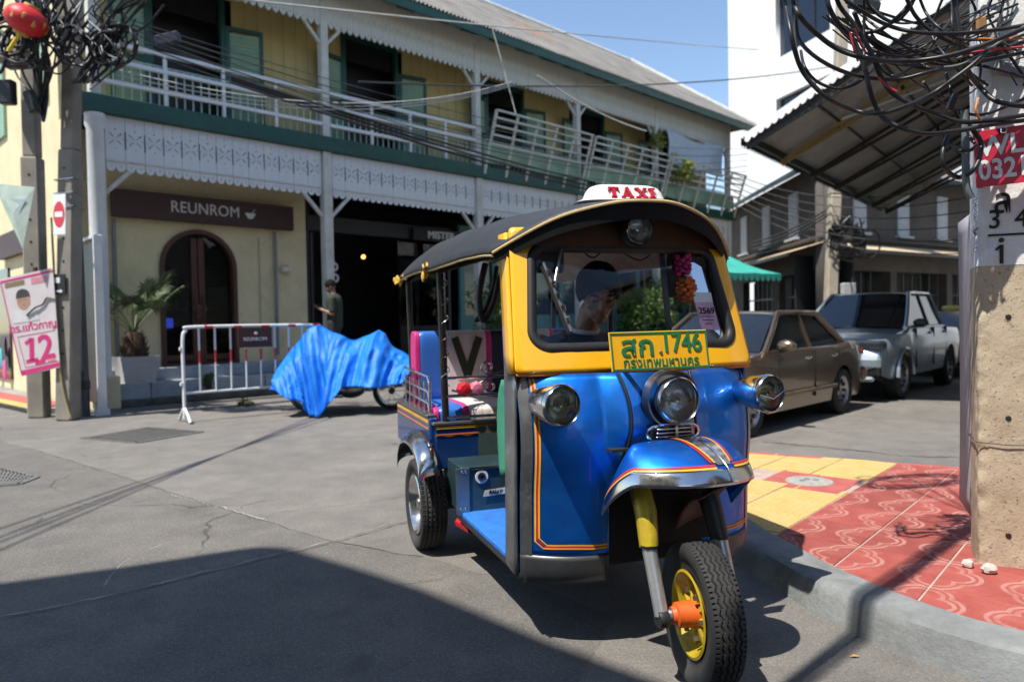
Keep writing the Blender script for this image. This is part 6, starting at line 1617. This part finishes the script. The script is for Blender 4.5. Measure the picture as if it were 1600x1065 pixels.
ink([(-.15, .335), (-.11, .335), (-.11, .342), (-.15, .342)], mat('print_brown', (.16, .08, .05), .6), -.0172, 'portrait'); ink([(-.07, .335), (-.03, .335), (-.03, .342), (-.07, .342)], mat('print_brown', (.16, .08, .05), .6), -.0172, 'portrait'); ink([(-.12, .262), (-.06, .262), (-.07, .254), (-.11, .254)], mat('print_brown', (.16, .08, .05), .6), -.0172, 'portrait')
ink([(-.36, .60), (-.05, .63), (-.05, .56), (-.36, .53)], mat('print_olive', (.22, .16, .08), .6)); ink([(.06, .64), (.32, .66), (.32, .57), (.06, .55)], M_ROSE)
text('print_text', 'ดร.แก้วกาญ', .155, M_PINK, ps, (.02, -.015, -.07), (0, R(-3), 0), depth=.001, bold=.003)
text('print_text', 'เบอร์', .07, M_ROSE, ps, (-.2, -.015, .02), (0, R(-3), 0), depth=.001)
text('print_number', '2', .50, M_PINK, ps, (.20, -.015, -.40), (0, R(-5), 0), depth=.001, bold=.012)
for (a, b_, w_) in (((-.05, -.57), (-.02, -.23), .075), ((-.03, -.25), (-.13, -.31), .055), ((-.14, -.575), (.05, -.555), .055)): MB().bar((a[0], -.015, a[1]), (b_[0], -.015, b_[1]), w_, .002, up=(0, -1, 0)).build('print_number', M_PINK, ps)
for (a, b_) in (((-.24, -.20), (.36, -.15)), ((-.24, -.20), (-.16, -.66)), ((-.16, -.66), (.36, -.60))): MB().bar((a[0], -.015, a[1]), (b_[0], -.015, b_[1]), .008, .002, up=(0, -1, 0)).build('print_line', M_PINK, ps)
ink([(.0, -.57), (.16, -.55), (.16, -.61), (.0, -.63)], M_PINK); ink([(.2, -.55), (.32, -.535), (.32, -.59), (.2, -.605)], M_ROSE)
MB().box((.1, .04, .1), (.04, .05, 1.4)).build('back_batten', M_DOORW, ps)
MB().tube(crom([(-.05, -.03, .10), (.1, -.04, .2), (.22, -.03, .24), (.3, -.03, .33), (.4, -.02, .3)], 5), .012, 6).build('wire_tie', M_CABLE, ps)
# pennant and lantern
pn = MB().add([(-.28, 0, .42), (.30, .02, .36), (.10, .01, -.52), (.0, -.02, .0)], [(0, 1, 3), (1, 2, 3), (2, 0, 3)]).build('pennant', mat('pale_green_cloth', (.50, .60, .52), .8, var=.15, scale=6), None, loc=at(22, 332, 10.6), label='pale green triangular pennant hanging left of the straight pole', cat='pennant'); thick(pn, .004)
tx = MB().add([(-.1, 0, .2), (.16, 0, .18), (.02, 0, -.1)], [(0, 1, 2)]).build('printed_patch', mat('pale_print', (.40, .50, .52), .8), pn, loc=(.02, -.012, 0))
la = empty('paper_lantern', at(41, 32, 9.9), 0, 'red paper lantern with gold print hanging among the cables', 'lantern'); la.rotation_euler = (0, R(25), 0)
M_LRED = mat('lantern_red', (.62, .012, .02), .5, var=.1)
MB().ball((0, 0, 0), (.26, .26, .19), 24, 14, lambda p: p * (1 + .012 * math.cos(12 * math.atan2(p.y, p.x)))).build('shade', M_LRED, la, 60)
for k in range(12): MB().box((.24 * math.cos(k * .52) * .98, .24 * math.sin(k * .52) * .98, .02 * (-1) ** k), (.05, .05, .09), Matrix.Rotation(k * .52, 3, 'Z'), .01).build('gold_print', mat('gold_print', (.6, .35, .06), .5), la)
for z_ in (.18, -.18): MB().lathe([(.0, z_ + .03), (.09, z_ + .03), (.1, z_), (.09, z_ - .03), (0, z_ - .03)], 16).build('collar', mat('gold_print', (.6, .35, .06), .5), la, 40)
MB().tube([(0, 0, -.2), (-.03, 0, -.3), (-.06, 0, -.48)], .025, 6).build('tassel', mat('yellow_tassel', (.75, .55, .03), .8), la); MB().cyl((0, 0, .2), (.1, 0, .9), .006, seg=5).build('string', M_CABLE, la)
# cable tangle on the two poles
tg_ = empty('cable_bundle', at(100, 60, 10.3), 0, 'dense black cable tangle around the two left poles', 'cables'); TG0 = tg_.location.copy()
def lc(pts, r, d0, m=M_CABLE, par=tg_, o0=TG0, seed=0.):
    return MB().tube(crom([at(px, py, d0 + .3 * noise.noise(Vector((i * .7 + seed, 3, seed)))) - o0 for i, (px, py) in enumerate(pts)], 5), r, 6).build('cable', m, par, 60)
for k in range(30):
    x0 = random.gauss(60, 30); x1 = x0 + random.choice((-1, 1)) * random.uniform(40, 120); y0, y1 = random.uniform(-25, 60), random.uniform(-20, 90); dp = random.uniform(15, 70)
    lc([(x0, y0 - 20), (x0 + (x1 - x0) * .1, y0), (x0 + (x1 - x0) * .3, (y0 + y1) / 2 + dp * .8), (x0 + (x1 - x0) * .6, (y0 + y1) / 2 + dp), (x0 + (x1 - x0) * .9, y1 + dp * .3), (x1 + (x1 - x0) * .1, y1 - 15)], random.uniform(.009, .024), 10.3, seed=k * 1.3)
for k in range(16):
    x0 = random.uniform(150, 240); y0 = random.uniform(-20, 40); lc([(x0 + 30, y0 - 30), (x0 - 10, y0 + 10), (170 + random.gauss(0, 20), 45 + random.gauss(0, 15)), (150 + random.gauss(0, 12), 100), (130 + random.gauss(0, 10), 130)], random.uniform(.010, .02), 10.2, seed=k + 77.)
for k in range(14):
    x0 = random.gauss(62, 10); lc([(x0, -30), (x0 + random.gauss(0, 6), 60), (x0 + random.gauss(0, 6), 110), (64 + random.gauss(0, 5), 165), (68, 190)], random.uniform(.012, .022), 10.7, seed=k + 33.)
for (cx_, cy_, rr) in ((168, 75, 22), (185, 70, 26), (110, 65, 20), (30, 70, 24), (15, 55, 26)):
    for q in range(3): lc([(cx_ + (rr + q * 2) * math.cos(a_), cy_ + (rr + q) * 1.15 * math.sin(a_)) for a_ in [2 * math.pi * i / 12 for i in range(13)]], .018, 10.1, seed=cx_ + q)
for (px, py, w_, h_) in ((12, 145, .20, .34), (50, 160, .13, .32), (55, 20, .30, .35), (38, 100, .5, .12), (150, 70, .2, .3)): MB().box(at(px, py, 10.5) - TG0, (w_, .14, h_), Matrix.Rotation(random.uniform(-.3, .3), 3, 'Y'), .02).build('splice_box', M_BLK, tg_)
for k in range(5): lc([(140 - k * 4, 20 + k * 10), (170, 50 + k * 12), (186 + k * 3, 95 + k), (165, 120), (140, 140)], .011, 10.15, M_CABG if k % 2 else M_CABLE, seed=k * 9.)
MB().box(at(262, 62, 10.8) - TG0, (.36, .12, .16), Matrix.Rotation(R(-12), 3, 'Y'), .02).build('junction_box', mat('navy_box', (.02, .025, .05), .4), tg_)
MB().box(at(4, 82, 10.9) - TG0, (.7, .25, .3), Matrix.Rotation(R(8), 3, 'Y'), .05).build('transformer', M_PC2, tg_)

# overhead wires in front of the balcony
ORD = ['topmost', 'second from top', 'third from top', 'fourth from top', 'fifth from top', 'sixth from top', 'lowest']
def owire(p, q, drop, r, m, label, group=None):
    a, b_ = at(*p), at(*q); o0 = a
    o = MB().tube([v - o0 for v in sag(a, b_, drop, 22)], r, 6).build('overhead_wire', m, None, 60, loc=o0, label=label, cat='wire', group=group); return o
M_WPALE = mat('pale_wire', (.45, .45, .43), .5); M_WDK = mat('dark_wire', (.05, .05, .05), .5)
owire((250, -14, 9.5), (1185, 78, 27), .05, .014, M_WPALE, 'single pale wire slanting across the top of the shophouse and the sky')
owire((560, 128, 13), (1300, 104, 25), .30, .018, M_WDK, 'dark wire rising to the right across sky and white tower')
for k in range(7): owire((200 + k * 6, 30 + k * 9, 10.2), (1168, 232 + k * 9, 24), .55 + .08 * (k % 4), .007 + .003 * (k % 2), M_WDK, ORD[k] + ' of seven thin dark cables sagging before the balcony railing', 'cables strung along the shophouse front')
for k in range(3): owire((360, 118 + k * 5, 11.2), (930, 285 + k * 7, 21), .1, .026, M_CABLE, ('upper', 'middle', 'lower')[k] + ' of three thick black cables crossing the balcony rails', 'thick cables at the balcony rail')
for k in range(3): owire((180, 108 + k * 8, 10.4), (800, 128 + k * 3, 15), .45, .009, M_WPALE, ('upper', 'middle', 'lower')[k] + ' of three pale wires strung level before the upper shutters', 'pale wires before the shutters')
owire((768, 40, 15), (806, 178, 15), -.02, .012, M_WPALE, 'pale cord hanging from the eave over the third bay')
owire((840, 118, 18), (1010, 205, 20), .15, .018, M_WPALE, 'slack pale cable drooping under the eave by the far posts')
for k in range(6): owire((1140, 268 + k * 9, 22), (1520, 285 + k * 22, 14), .5, .012, M_WDK, ORD[k if k < 5 else 6] + ' of six thin cables before the old corner house', 'cables before the corner house')
for k in range(3): owire((1175, 378 + k * 6, 20), (1300, 322 + k * 5, 18), .12, .02, M_WDK, ('upper', 'middle', 'lower')[k] + ' of three dark cables rising to the slim leaning pole', 'cables at the slim pole')
# wires whose shadows cross the road
shd = Vector((.725, .69, 0)) / math.tan(SUN_EL)
for k, dx in enumerate((0, .35, .6, 1.1)):
    a = Vector((-3.2 - dx * .6, 2.5, 6.2)) - shd * 6.2; b_ = Vector((-2.9 + dx * .5, 12.5, 6.2)) - shd * 6.2
    MB().tube([v - a for v in sag(a, b_, .15, 14)], .014, 6).build('overhead_wire', M_CABLE, None, 60, loc=a, label=('rightmost', 'second from right', 'third from right', 'leftmost')[k] + ' of four black cables high over the road left of the tuk-tuk', cat='wire', group='cables over the road')

# crowd barrier
g0, g1 = ground(289, 660), ground(496, 640); bc = (g0 + g1) / 2; bd = (g1 - g0); BL = bd.length
cbz = empty('crowd_barrier', (bc.x, bc.y, 0), math.atan2(bd.y, bd.x), 'white tubular crowd barrier with red bands and brown sign', 'barrier')
M_BARW = mat('barrier_white', (.72, .74, .75), .45, var=.06, dirt=.2); M_BARR = mat('barrier_red', (.55, .03, .04), .45, var=.1)
BH = 1.36; hl_ = BL / 2
MB().tube([(-hl_, 0, .06)] + crom([(-hl_, 0, .6), (-hl_, 0, BH - .18), (-hl_ + .05, 0, BH - .05), (-hl_ + .18, 0, BH), (hl_ - .18, 0, BH), (hl_ - .05, 0, BH - .05), (hl_, 0, BH - .18), (hl_, 0, .6)], 5) + [(hl_, 0, .06)], .024, 10).build('frame', M_BARW, cbz, 60)
MB().cyl((-hl_, 0, .42), (hl_, 0, .42), .019, seg=10).build('bottom_rail', M_BARW, cbz, 60)
nb_ = 9
for k in range(1, nb_):
    x = -hl_ + 2 * hl_ * k / nb_
    u_ = MB().cyl((x, 0, .42), (x, 0, BH), .015, seg=8).build('upright', M_BARW, cbz, 60)
    MB().cyl((x, 0, .84), (x, 0, 1.02), .0165, seg=8).build('red_band', M_BARR, u_, 60)
for k in range(5): MB().cyl((-hl_ + .3 + k * .42, 0, BH), (-hl_ + .42 + k * .42, 0, BH), .026, seg=10).build('red_band', M_BARR, cbz, 60)
for sg in (-1, 1):
    MB().tube(crom([(sg * hl_, -.26, .02), (sg * hl_, -.14, .12), (sg * hl_, 0, .20), (sg * hl_, .14, .12), (sg * hl_, .26, .02)], 4), .022, 8).build('foot', M_BARW, cbz, 60)
    for z_ in (.55, 1.05): MB().box((sg * (hl_ + .03), 0, z_), (.04, .04, .05), bev=.006).build('hook', M_BARW, cbz)
bsn = MB().box((.02, -.03, BH - .17), (.52, .02, .30), bev=.004).build('sign', M_BROWN, cbz); text('lettering', 'REUNROM', .075, M_LETTER, bsn, (.02, -.042, BH - .20), depth=.002); MB().ball((.03, -.043, BH - .11), (.03, .004, .02), 10, 6).build('emblem', M_LETTER, bsn)

# motorcycle under a blue tarpaulin
mc = empty('motorcycle', (-2.55, 11.55, 0), R(4), 'dark motorcycle parked under the blue tarpaulin', 'motorcycle')
for x_ in (-.66, .64):
    w_ = empty('wheel', (x_, 0, .30), parent=mc); MB().lathe([(.22, -.05), (.28, -.05), (.30, 0), (.28, .05), (.22, .05)], 30, 'Y').build('tyre', M_CTYRE, w_, 50); MB().lathe([(.225, -.02), (.2, -.015), (.2, .015), (.225, .02)], 30, 'Y').build('rim', M_CHROME, w_, 50)
    MB().lathe([(0, -.05), (.05, -.05), (.05, .05), (0, .05)], 14, 'Y').build('hub', M_BLK, w_, 40)
    for k in range(10): MB().cyl((.04 * math.cos(k * .628), 0, .04 * math.sin(k * .628)), (.21 * math.cos(k * .628), 0, .21 * math.sin(k * .628)), .005, seg=5).build('spoke', M_CHROME, w_)
MB().tube(crom([(-.66, .09, .3), (-.3, .1, .34), (0, .08, .28), (.3, .08, .4), (.48, .0, .85)], 5), .03, 8).build('frame', M_BLK, mc, 60); MB().tube([(.64, .08, .3), (.46, .06, .95)], .025, 8).build('fork', M_CHROME, mc, 60)
MB().ball((.0, 0, .36), (.24, .15, .16), 16, 10).build('engine', M_STEEL, mc, 60); MB().ball((-.22, 0, .80), (.42, .13, .09), 18, 10).build('saddle', M_BLK, mc, 60); MB().ball((-.5, 0, .62), (.36, .12, .13), 18, 10).build('rear_fairing', mat('dark_red_fairing', (.12, .012, .015), .3, coat=.6), mc, 60)
MB().ball((.40, 0, .68), (.12, .2, .26), 16, 10).build('leg_shield', M_BLK, mc, 60); MB().tube([(.40, -.34, 1.02), (.44, 0, .98), (.40, .34, 1.02)], .014, 8).build('handlebar', M_BLK, mc, 60); MB().ball((.52, 0, .95), (.10, .10, .09), 14, 10).build('headlight', mat('lamp_clear', (.7, .72, .72), .1), mc, 60); MB().tube([(-.1, -.14, .26), (-.45, -.17, .28), (-.8, -.17, .34)], .04, 10).build('exhaust', M_CHROME, mc, 60)
MB().ball((-.86, 0, .64), (.05, .1, .05), 10, 8).build('tail_light', mat('tail_red', (.35, .02, .02), .2), mc, 60)
M_TARP = None
def tarp_mat():
    N = NT('blue_tarpaulin'); c = N.ramp(N.noise(3, 5), [(.3, (.005, .16, .68)), (.7, (.010, .20, .76))]); N.color(c); N.set(rough=.55, spec=.4)
    N.bump(N.noise(9, 5, .6, dist=1.), .22, .04); return N.m
top_ = [(-1.02, .70), (-.75, 1.06), (-.52, 1.32), (-.40, 1.36), (-.2, 1.25), (.15, 1.10), (.38, 1.18), (.52, 1.26), (.62, 1.20), (.72, 1.00), (.95, .86), (1.08, .78)]
hem = [(-1.02, .42), (-.75, .30), (-.55, .22), (-.40, .03), (-.28, .02), (-.12, .22), (.05, .44), (.3, .44), (.6, .40), (.9, .48), (1.08, .66)]
def tarp(u, v):
    s = -1.02 + 2.10 * u; t = -1 + 2 * v; zt, zh = interp(top_, s), interp(hem, s)
    if t > 0: zh = .35 + .1 * math.sin(s * 4)
    a = abs(t); half = .20 + .12 * math.exp(-((s + .3) / .5) ** 2) + .12 * math.exp(-((s - .45) / .16) ** 2); flare = .50 if t < 0 else .35
    y = math.copysign(half * min(1, a * 2.2) + (flare * max(0, a - .35)) * (1.15 - zh), t)
    z = zt - (zt - zh) * max(0, (a - .12) / .88) ** 1.15
    q = Vector((s, y, z)); w_ = s + .35 * t * (1 if s < -.2 else -.6); f = (1 - abs(noise.noise(Vector((w_ * 4.2, t * .5, 1)))) * 2) * .13 * (a + .1) + (1 - abs(noise.noise(Vector((w_ * 9.5, t * .8, 6)))) * 2) * .055 * (a + .2) + noise.noise(Vector((s * 12, t * 7, 3))) * .02
    q.y += f * (1 if t > 0 else -1); q.z += .03 * noise.noise(Vector((s * 5, t * 5, 2))) ; q.z = max(q.z, .012 + .01 * a); return q
tp = MB().grid(tarp, 130, 80).build('tarpaulin', tarp_mat(), None, 50, loc=(-2.60, 11.45, 0), label='crumpled bright blue tarpaulin draped over the motorcycle', cat='tarpaulin'); tp.rotation_euler.z = R(4); thick(tp, .004)

# man looking at his phone by the column
pf = at(522, 470, 14.55); P0 = Vector((pf.x, pf.y, .45))
mn = empty('person', P0, R(-95), 'man in dark green shirt looking down at his phone by the grey column', 'person')
hc = Vector((0, -.06, 1.66)); S = 1.06
cp2 = [((0, 0, .95), .15, (0, .01, 1.15), .135), ((0, .01, 1.15), .14, (0, 0, 1.38), .15), ((0, .0, 1.45), .058, (0, -.03, 1.60), .055)]
for sg in (-1, 1):
    cp2 += [((sg * .08, 0, 1.42), .08, (sg * .18, .01, 1.41), .068), ((sg * .19, .01, 1.40), .056, (sg * .22, .03, 1.12), .044), ((sg * .22, .03, 1.12), .043, (sg * .13, -.24, 1.22), .030),
            ((sg * .09, 0, .92), .088, (sg * .10, -.02, .50), .062), ((sg * .10, -.02, .50), .060, (sg * .10, .02, .09), .040), ((sg * .10, .03, .05), .045, (sg * .11, -.15, .035), .034)]
    cp2 += hand_caps((sg * .125, -.255, 1.225), (-sg * .35, -.75, .35), (0, .3, 1) if sg > 0 else (0, .3, 1), 1., .5)
blob('body', cp2, [], M_SKIN, mn, .009, 2, head_ball(hc, 1.06, 0, R(24))); face_parts(mn, hc, 1.06, 0, R(24)); hair_cap('hair', mn, hc, 1.06, 0, R(24), -.02, .006)
s2 = [((0, 0, .92), .165, (0, .01, 1.15), .155), ((0, .01, 1.15), .158, (0, 0, 1.37), .165)]
for sg in (-1, 1): s2 += [((sg * .08, 0, 1.41), .09, (sg * .18, .01, 1.40), .08), ((sg * .19, .01, 1.39), .072, (sg * .215, .03, 1.18), .066)]
blob('shirt', s2, [], mat('olive_shirt', (.030, .042, .026), .85, var=.2, scale=8, bump=.2), mn, .012, 4)
t2 = [];
for sg in (-1, 1): t2 += [((sg * .085, 0, .94), .105, (sg * .10, -.02, .50), .078), ((sg * .10, -.02, .50), .076, (sg * .10, .02, .12), .062)]
blob('trousers', t2, [], mat('dark_trousers', (.02, .02, .025), .8), mn, .012, 3)
for sg in (-1, 1): MB().ball((sg * .105, -.06, .04), (.05, .14, .045), 14, 8).build('shoe', M_BLK, mn, 60)
ph = MB().box((P0.x, P0.y, P0.z), (.075, .15, .01), bev=.003).build('mobile_phone', M_BLK, None, label='dark mobile phone in the hands of the man by the column', cat='phone'); ph.data.transform(Matrix.Translation(-P0)); ph.location = P0 + Matrix.Rotation(R(-95), 3, 'Z') @ Vector((.05, -.345, 1.285)); ph.rotation_euler = (R(35), 0, R(-95))

# potted palm
pt = bl(.74, .40, .40); pp2 = empty('flower_pot', pt, BA, 'square pale grey planter holding the palm on the shop step', 'pot')
MB().add([(-.26, -.26, 0), (.26, -.26, 0), (.26, .26, 0), (-.26, .26, 0), (-.33, -.33, .46), (.33, -.33, .46), (.33, .33, .46), (-.33, .33, .46), (-.28, -.28, .46), (.28, -.28, .46), (.28, .28, .46), (-.28, .28, .46), (-.28, -.28, .38), (.28, -.28, .38), (.28, .28, .38), (-.28, .28, .38)],
         [(0, 3, 2, 1)] + [(i, (i + 1) % 4, (i + 1) % 4 + 4, i + 4) for i in range(4)] + [(i + 4, (i + 1) % 4 + 4, (i + 1) % 4 + 8, i + 8) for i in range(4)] + [(i + 8, (i + 1) % 4 + 8, (i + 1) % 4 + 12, i + 12) for i in range(4)]).build('planter', mat('grey_planter', (.50, .50, .49), .8, var=.1, bump=.15, dirt=.3), pp2)
MB().box((0, 0, .385), (.55, .55, .02)).build('soil', mat('soil', (.05, .035, .025), .95), pp2)
pm = empty('palm', pt + Vector((0, 0, .38)), BA, 'fan-leaved palm with shaggy brown trunk beside the arched door', 'palm')
MB().lathe([(.17, 0), (.21, .1), (.20, .25), (.15, .42), (.12, .5), (0, .52)], 18).build('trunk', mat('palm_fibre', (.06, .035, .02), .95, var=.4, scale=12, bump=.8, bscale=30), pm, 60)
tuft = MB()
for k in range(90):
    a_ = random.uniform(0, 6.28); z_ = random.uniform(.05, .48); r_ = .2 - .12 * max(0, z_ - .25) / .25; p = Vector((r_ * math.cos(a_), r_ * math.sin(a_), z_)); d_ = Vector((math.cos(a_) * .05, math.sin(a_) * .05, .09)); tuft.tube([p, p + d_], [.012, .003], 4)
tag(tuft.build('leaf_bases', mat('palm_fibre', (.06, .035, .02), .95), pm), kind='stuff')
M_FROND = mat('palm_leaf', (.085, .125, .045), .55, var=.25, scale=3)
def frond(ang, tilt, L, fan):
    e = MB(); dh = Vector((math.cos(ang), math.sin(ang), 0)); st_ = [Vector((0, 0, .48)) + dh * (L * t * math.sin(tilt) * (.7 + .3 * t)) + Vector((0, 0, L * t * math.cos(tilt) * (1 - .15 * t))) for t in [i / 6 for i in range(7)]]
    e.tube(st_, [.013 - .001 * i for i in range(7)], 5); tip = st_[-1]; d0 = (st_[-1] - st_[-3]).normalized(); side = d0.cross(Vector((0, 0, 1))).normalized(); upv = side.cross(d0)
    for k in range(26):
        a_ = R(-135 + 270 * k / 25); dd = (d0 * math.cos(a_) + side * math.sin(a_)).normalized(); n_ = fan * (1 - .25 * abs(a_) / R(135)) * random.uniform(.85, 1.1); w_ = .017
        m1 = tip + dd * n_ * .55 + upv * .02; m2 = tip + dd * n_ - Vector((0, 0, .10 * n_ / .4 * random.uniform(.3, 1.2))); sd = dd.cross(upv).normalized() * w_
        e.add([tip, m1 + sd, m2, m1 - sd, m1 + upv * .010], [(0, 4, 1), (0, 3, 4), (1, 4, 2), (4, 3, 2)])
    return e.build('frond', M_FROND, pm)
for k in range(15): frond(k * 2.4 + random.uniform(-.3, .3), R(random.uniform(12, 58)), random.uniform(.65, 1.25), random.uniform(.36, .46))
# shrubs in front of the far bays
def leaf_mat(name, c1, c2):
    N = NT(name); oi = N.n('ObjectInfo'); c = N.ramp(N.noise(2.2, 4), [(.3, c1), (.7, c2)]); N.color(c); N.set(rough=.5); N.b.inputs['Subsurface Weight'].default_value = 0
    tr = N.n('BsdfTranslucent'); N.l(c, tr.inputs[0]); mx = N.n('MixShader'); mx.inputs[0].default_value = .3; N.l(N.b.outputs[0], mx.inputs[1]); N.l(tr.outputs[0], mx.inputs[2]); N.l(mx.outputs[0], N.out.inputs[0]); return N.m
M_LEAF = leaf_mat('bush_leaf', (.045, .10, .02), (.11, .20, .035)); M_LEAF2 = leaf_mat('yellow_leaf', (.16, .20, .03), (.30, .32, .05))
def shrub(loc, rx, ry, rz_, z0, n_, label, m, cat='shrub', ls=.05, pot=True, group=None):
    e = empty('shrub', loc, 0, label, cat, group); mb = MB(); cl_ = [(Vector((random.uniform(-1, 1) * rx * .7, random.uniform(-1, 1) * ry * .7, z0 + rz_ * random.uniform(-.75, .8))), random.uniform(.25, .5)) for _ in range(16)]
    for k in range(n_):
        c_, r_ = random.choice(cl_); d_ = Vector((random.gauss(0, 1), random.gauss(0, 1), random.gauss(0, 1))).normalized() * r_ * random.uniform(.5, 1) ** .5 * rx * 1.3; p = c_ + d_
        a_ = Vector((random.gauss(0, 1), random.gauss(0, 1), random.gauss(0, .7))).normalized(); b_ = a_.orthogonal().normalized(); b_.rotate(Matrix.Rotation(random.uniform(0, 6.28), 3, a_)); l_ = ls * random.uniform(.7, 1.4)
        mb.add([p - b_ * l_, p + a_ * l_ * .45, p + b_ * l_, p - a_ * l_ * .45], [(0, 1, 2, 3)])
    mb.build('foliage', m, e)
    st_ = MB()
    for k in range(7): c_ = cl_[k][0]; st_.tube(crom([(random.uniform(-.05, .05), random.uniform(-.05, .05), .1), Vector((c_.x * .4, c_.y * .4, c_.z * .5)), c_], 4), [.02 - .0015 * i for i in range(9)], 5)
    st_.build('stems', M_DOORW, e)
    if pot: MB().lathe([(0, 0), (.2, 0), (.26, .32), (.29, .34), (.27, .34), (.25, .28), (0, .28)], 20).build('pot', mat('clay_pot', (.28, .13, .07), .85), e, 40)
    return e
GL = 'potted shrubs along the shophouse front'
for i, (X, lab) in enumerate(((9.1, 'bushy potted shrub left of the yellow windscreen pillar'), (14.7, 'bright green shrub seen through the windscreen right beside the driver'), (15.9, 'leafy green shrub seen through the middle of the windscreen'), (17.6, 'green shrub seen through the windscreen behind the flower garland'))):
    p = bl(X, -.55 - .2 * (i % 2)); shrub((p.x, p.y, 0), .75, .6, 1.05, 1.45, 4200, lab, M_LEAF, ls=.055, group=GL)
p = bl(17.2, -.65, 5.9); shrub(p, .4, .3, .5, .3, 700, 'yellow-green vine trailing over the far plant rack', M_LEAF2, 'vine', .06, False)
p = bl(16.2, -.35, 6.9); shrub(p, .25, .2, .3, .1, 260, 'small yellow-green sprig under the eave by the far post', M_LEAF2, 'vine', .06, False)
p = bl(LEN + .2, 3.0, 9.3); shrub(p, .6, .5, .6, .4, 900, 'reddish bush showing above the hip of the shophouse roof', leaf_mat('red_leaf', (.15, .07, .03), (.28, .13, .06)), 'shrub', .07, False)
p = ground(562, 0 + 640) ; q = ground(382, 634); shrub((q.x, q.y, -.1), .16, .12, .1, .14, 130, 'low green weed growing at the kerb behind the crowd barrier', M_LEAF, 'weed', .035, False)
q = bl(1.9, .05, .12); shrub(q, .12, .1, .16, .22, 120, 'small weed sprouting from the step behind the barrier bars', M_LEAF, 'weed', .035, False)
for (px, py, l_) in ((1335, 1027, 'fallen orange leaf on the road below the kerb'), ): MB().add([(-.022, 0, .004), (0, .008, .010), (.022, 0, .005), (0, -.008, .009)], [(0, 1, 2), (0, 2, 3)]).build('fallen_leaf', mat('dry_leaf', (.55, .25, .04), .7), None, loc=ground(px, py) + Vector((0, 0, .002)), label=l_, cat='leaf')
# ------------------------------------------------------------------ behind the camera: the house whose roof shades the near road
bh = empty('shophouse', (-4, -4, 0), 0, 'tall cream shophouse behind the viewer whose roof shades the near road', 'building')
EAVE = 9.0
poly = [(-14, -2.9), (-6.1, .72), (-5.55, .96), (-5.14, 1.19), (-4.94, 1.28), (-4.76, 1.25), (-4.38, .96), (-4.07, .70), (-3.82, .49), (-3.46, .11), (-3.24, -.12), (-2.88, -.45), (-2.51, -.78), (1.6, -4.5), (-2, -9), (-14, -9)]
MB().prism([(x + 4, y + 4) for x, y in poly][::-1], EAVE, EAVE + .12).build('roof', M_ROOF, bh)
inn = [(-13.5, -3.6), (-6.0, .0), (-4.9, .45), (-4.2, .1), (-3.8, -.5), (-2.3, -2.2), (.4, -5.3), (-2.4, -8.6), (-13.5, -8.6)]
MB().prism([(x + 4, y + 4) for x, y in inn][::-1], 0, EAVE - .05).build('wall', M_CREAM, bh)
for i in range(8):
    for j in range(2):
        a, c = Vector((*inn[4], 0)), Vector((*inn[6], 0)); t = .1 + .22 * (i % 4); p = a.lerp(c, t) + Vector((4, 4, 1.8 + 3.6 * j)) if i < 4 else Vector((-6.0, .0, 0)).lerp(Vector((-13.5, -3.6, 0)), t) + Vector((4, 4, 1.8 + 3.6 * j))
        ang = math.atan2((c - a).y, (c - a).x) if i < 4 else math.atan2(3.6, 7.5)
        o = MB().box((0, 0, 0), (.9, .12, 1.9), bev=.02).build('window', M_DARKG, bh, loc=p); o.rotation_euler.z = ang

rh = empty('shophouse', (6.0, .4, 0), 0, 'unseen dark block added behind the viewer on the right to dim reflections', 'building')  # added out of view to darken windscreen reflections and cut sky light
M_DBLOCK = mat('dark_blocker', (.075, .05, .04), .85, var=.2, scale=4)
plate('wall', rect(0, 0, 15, 6.2), [rect(.8 + 2.4 * i, .8 + 2.8 * j, 2.4 + 2.4 * i, 2.6 + 2.8 * j) for i in range(6) for j in range(2)], .3, M_DBLOCK, rh, (0, 0, 0), (0, 0, R(-90)))
MB().box((.8, -7.5, 3.1), (.1, 14.8, 6.1)).build('inner_wall', M_FDARK, rh)
MB().box((5, -7.5, 6.3), (10.4, 15.4, .2)).build('roof', M_CONC, rh)
plate('wall', rect(0, 0, 10, 6.2), [], .3, M_DBLOCK, rh, (.2, -.12, 0))
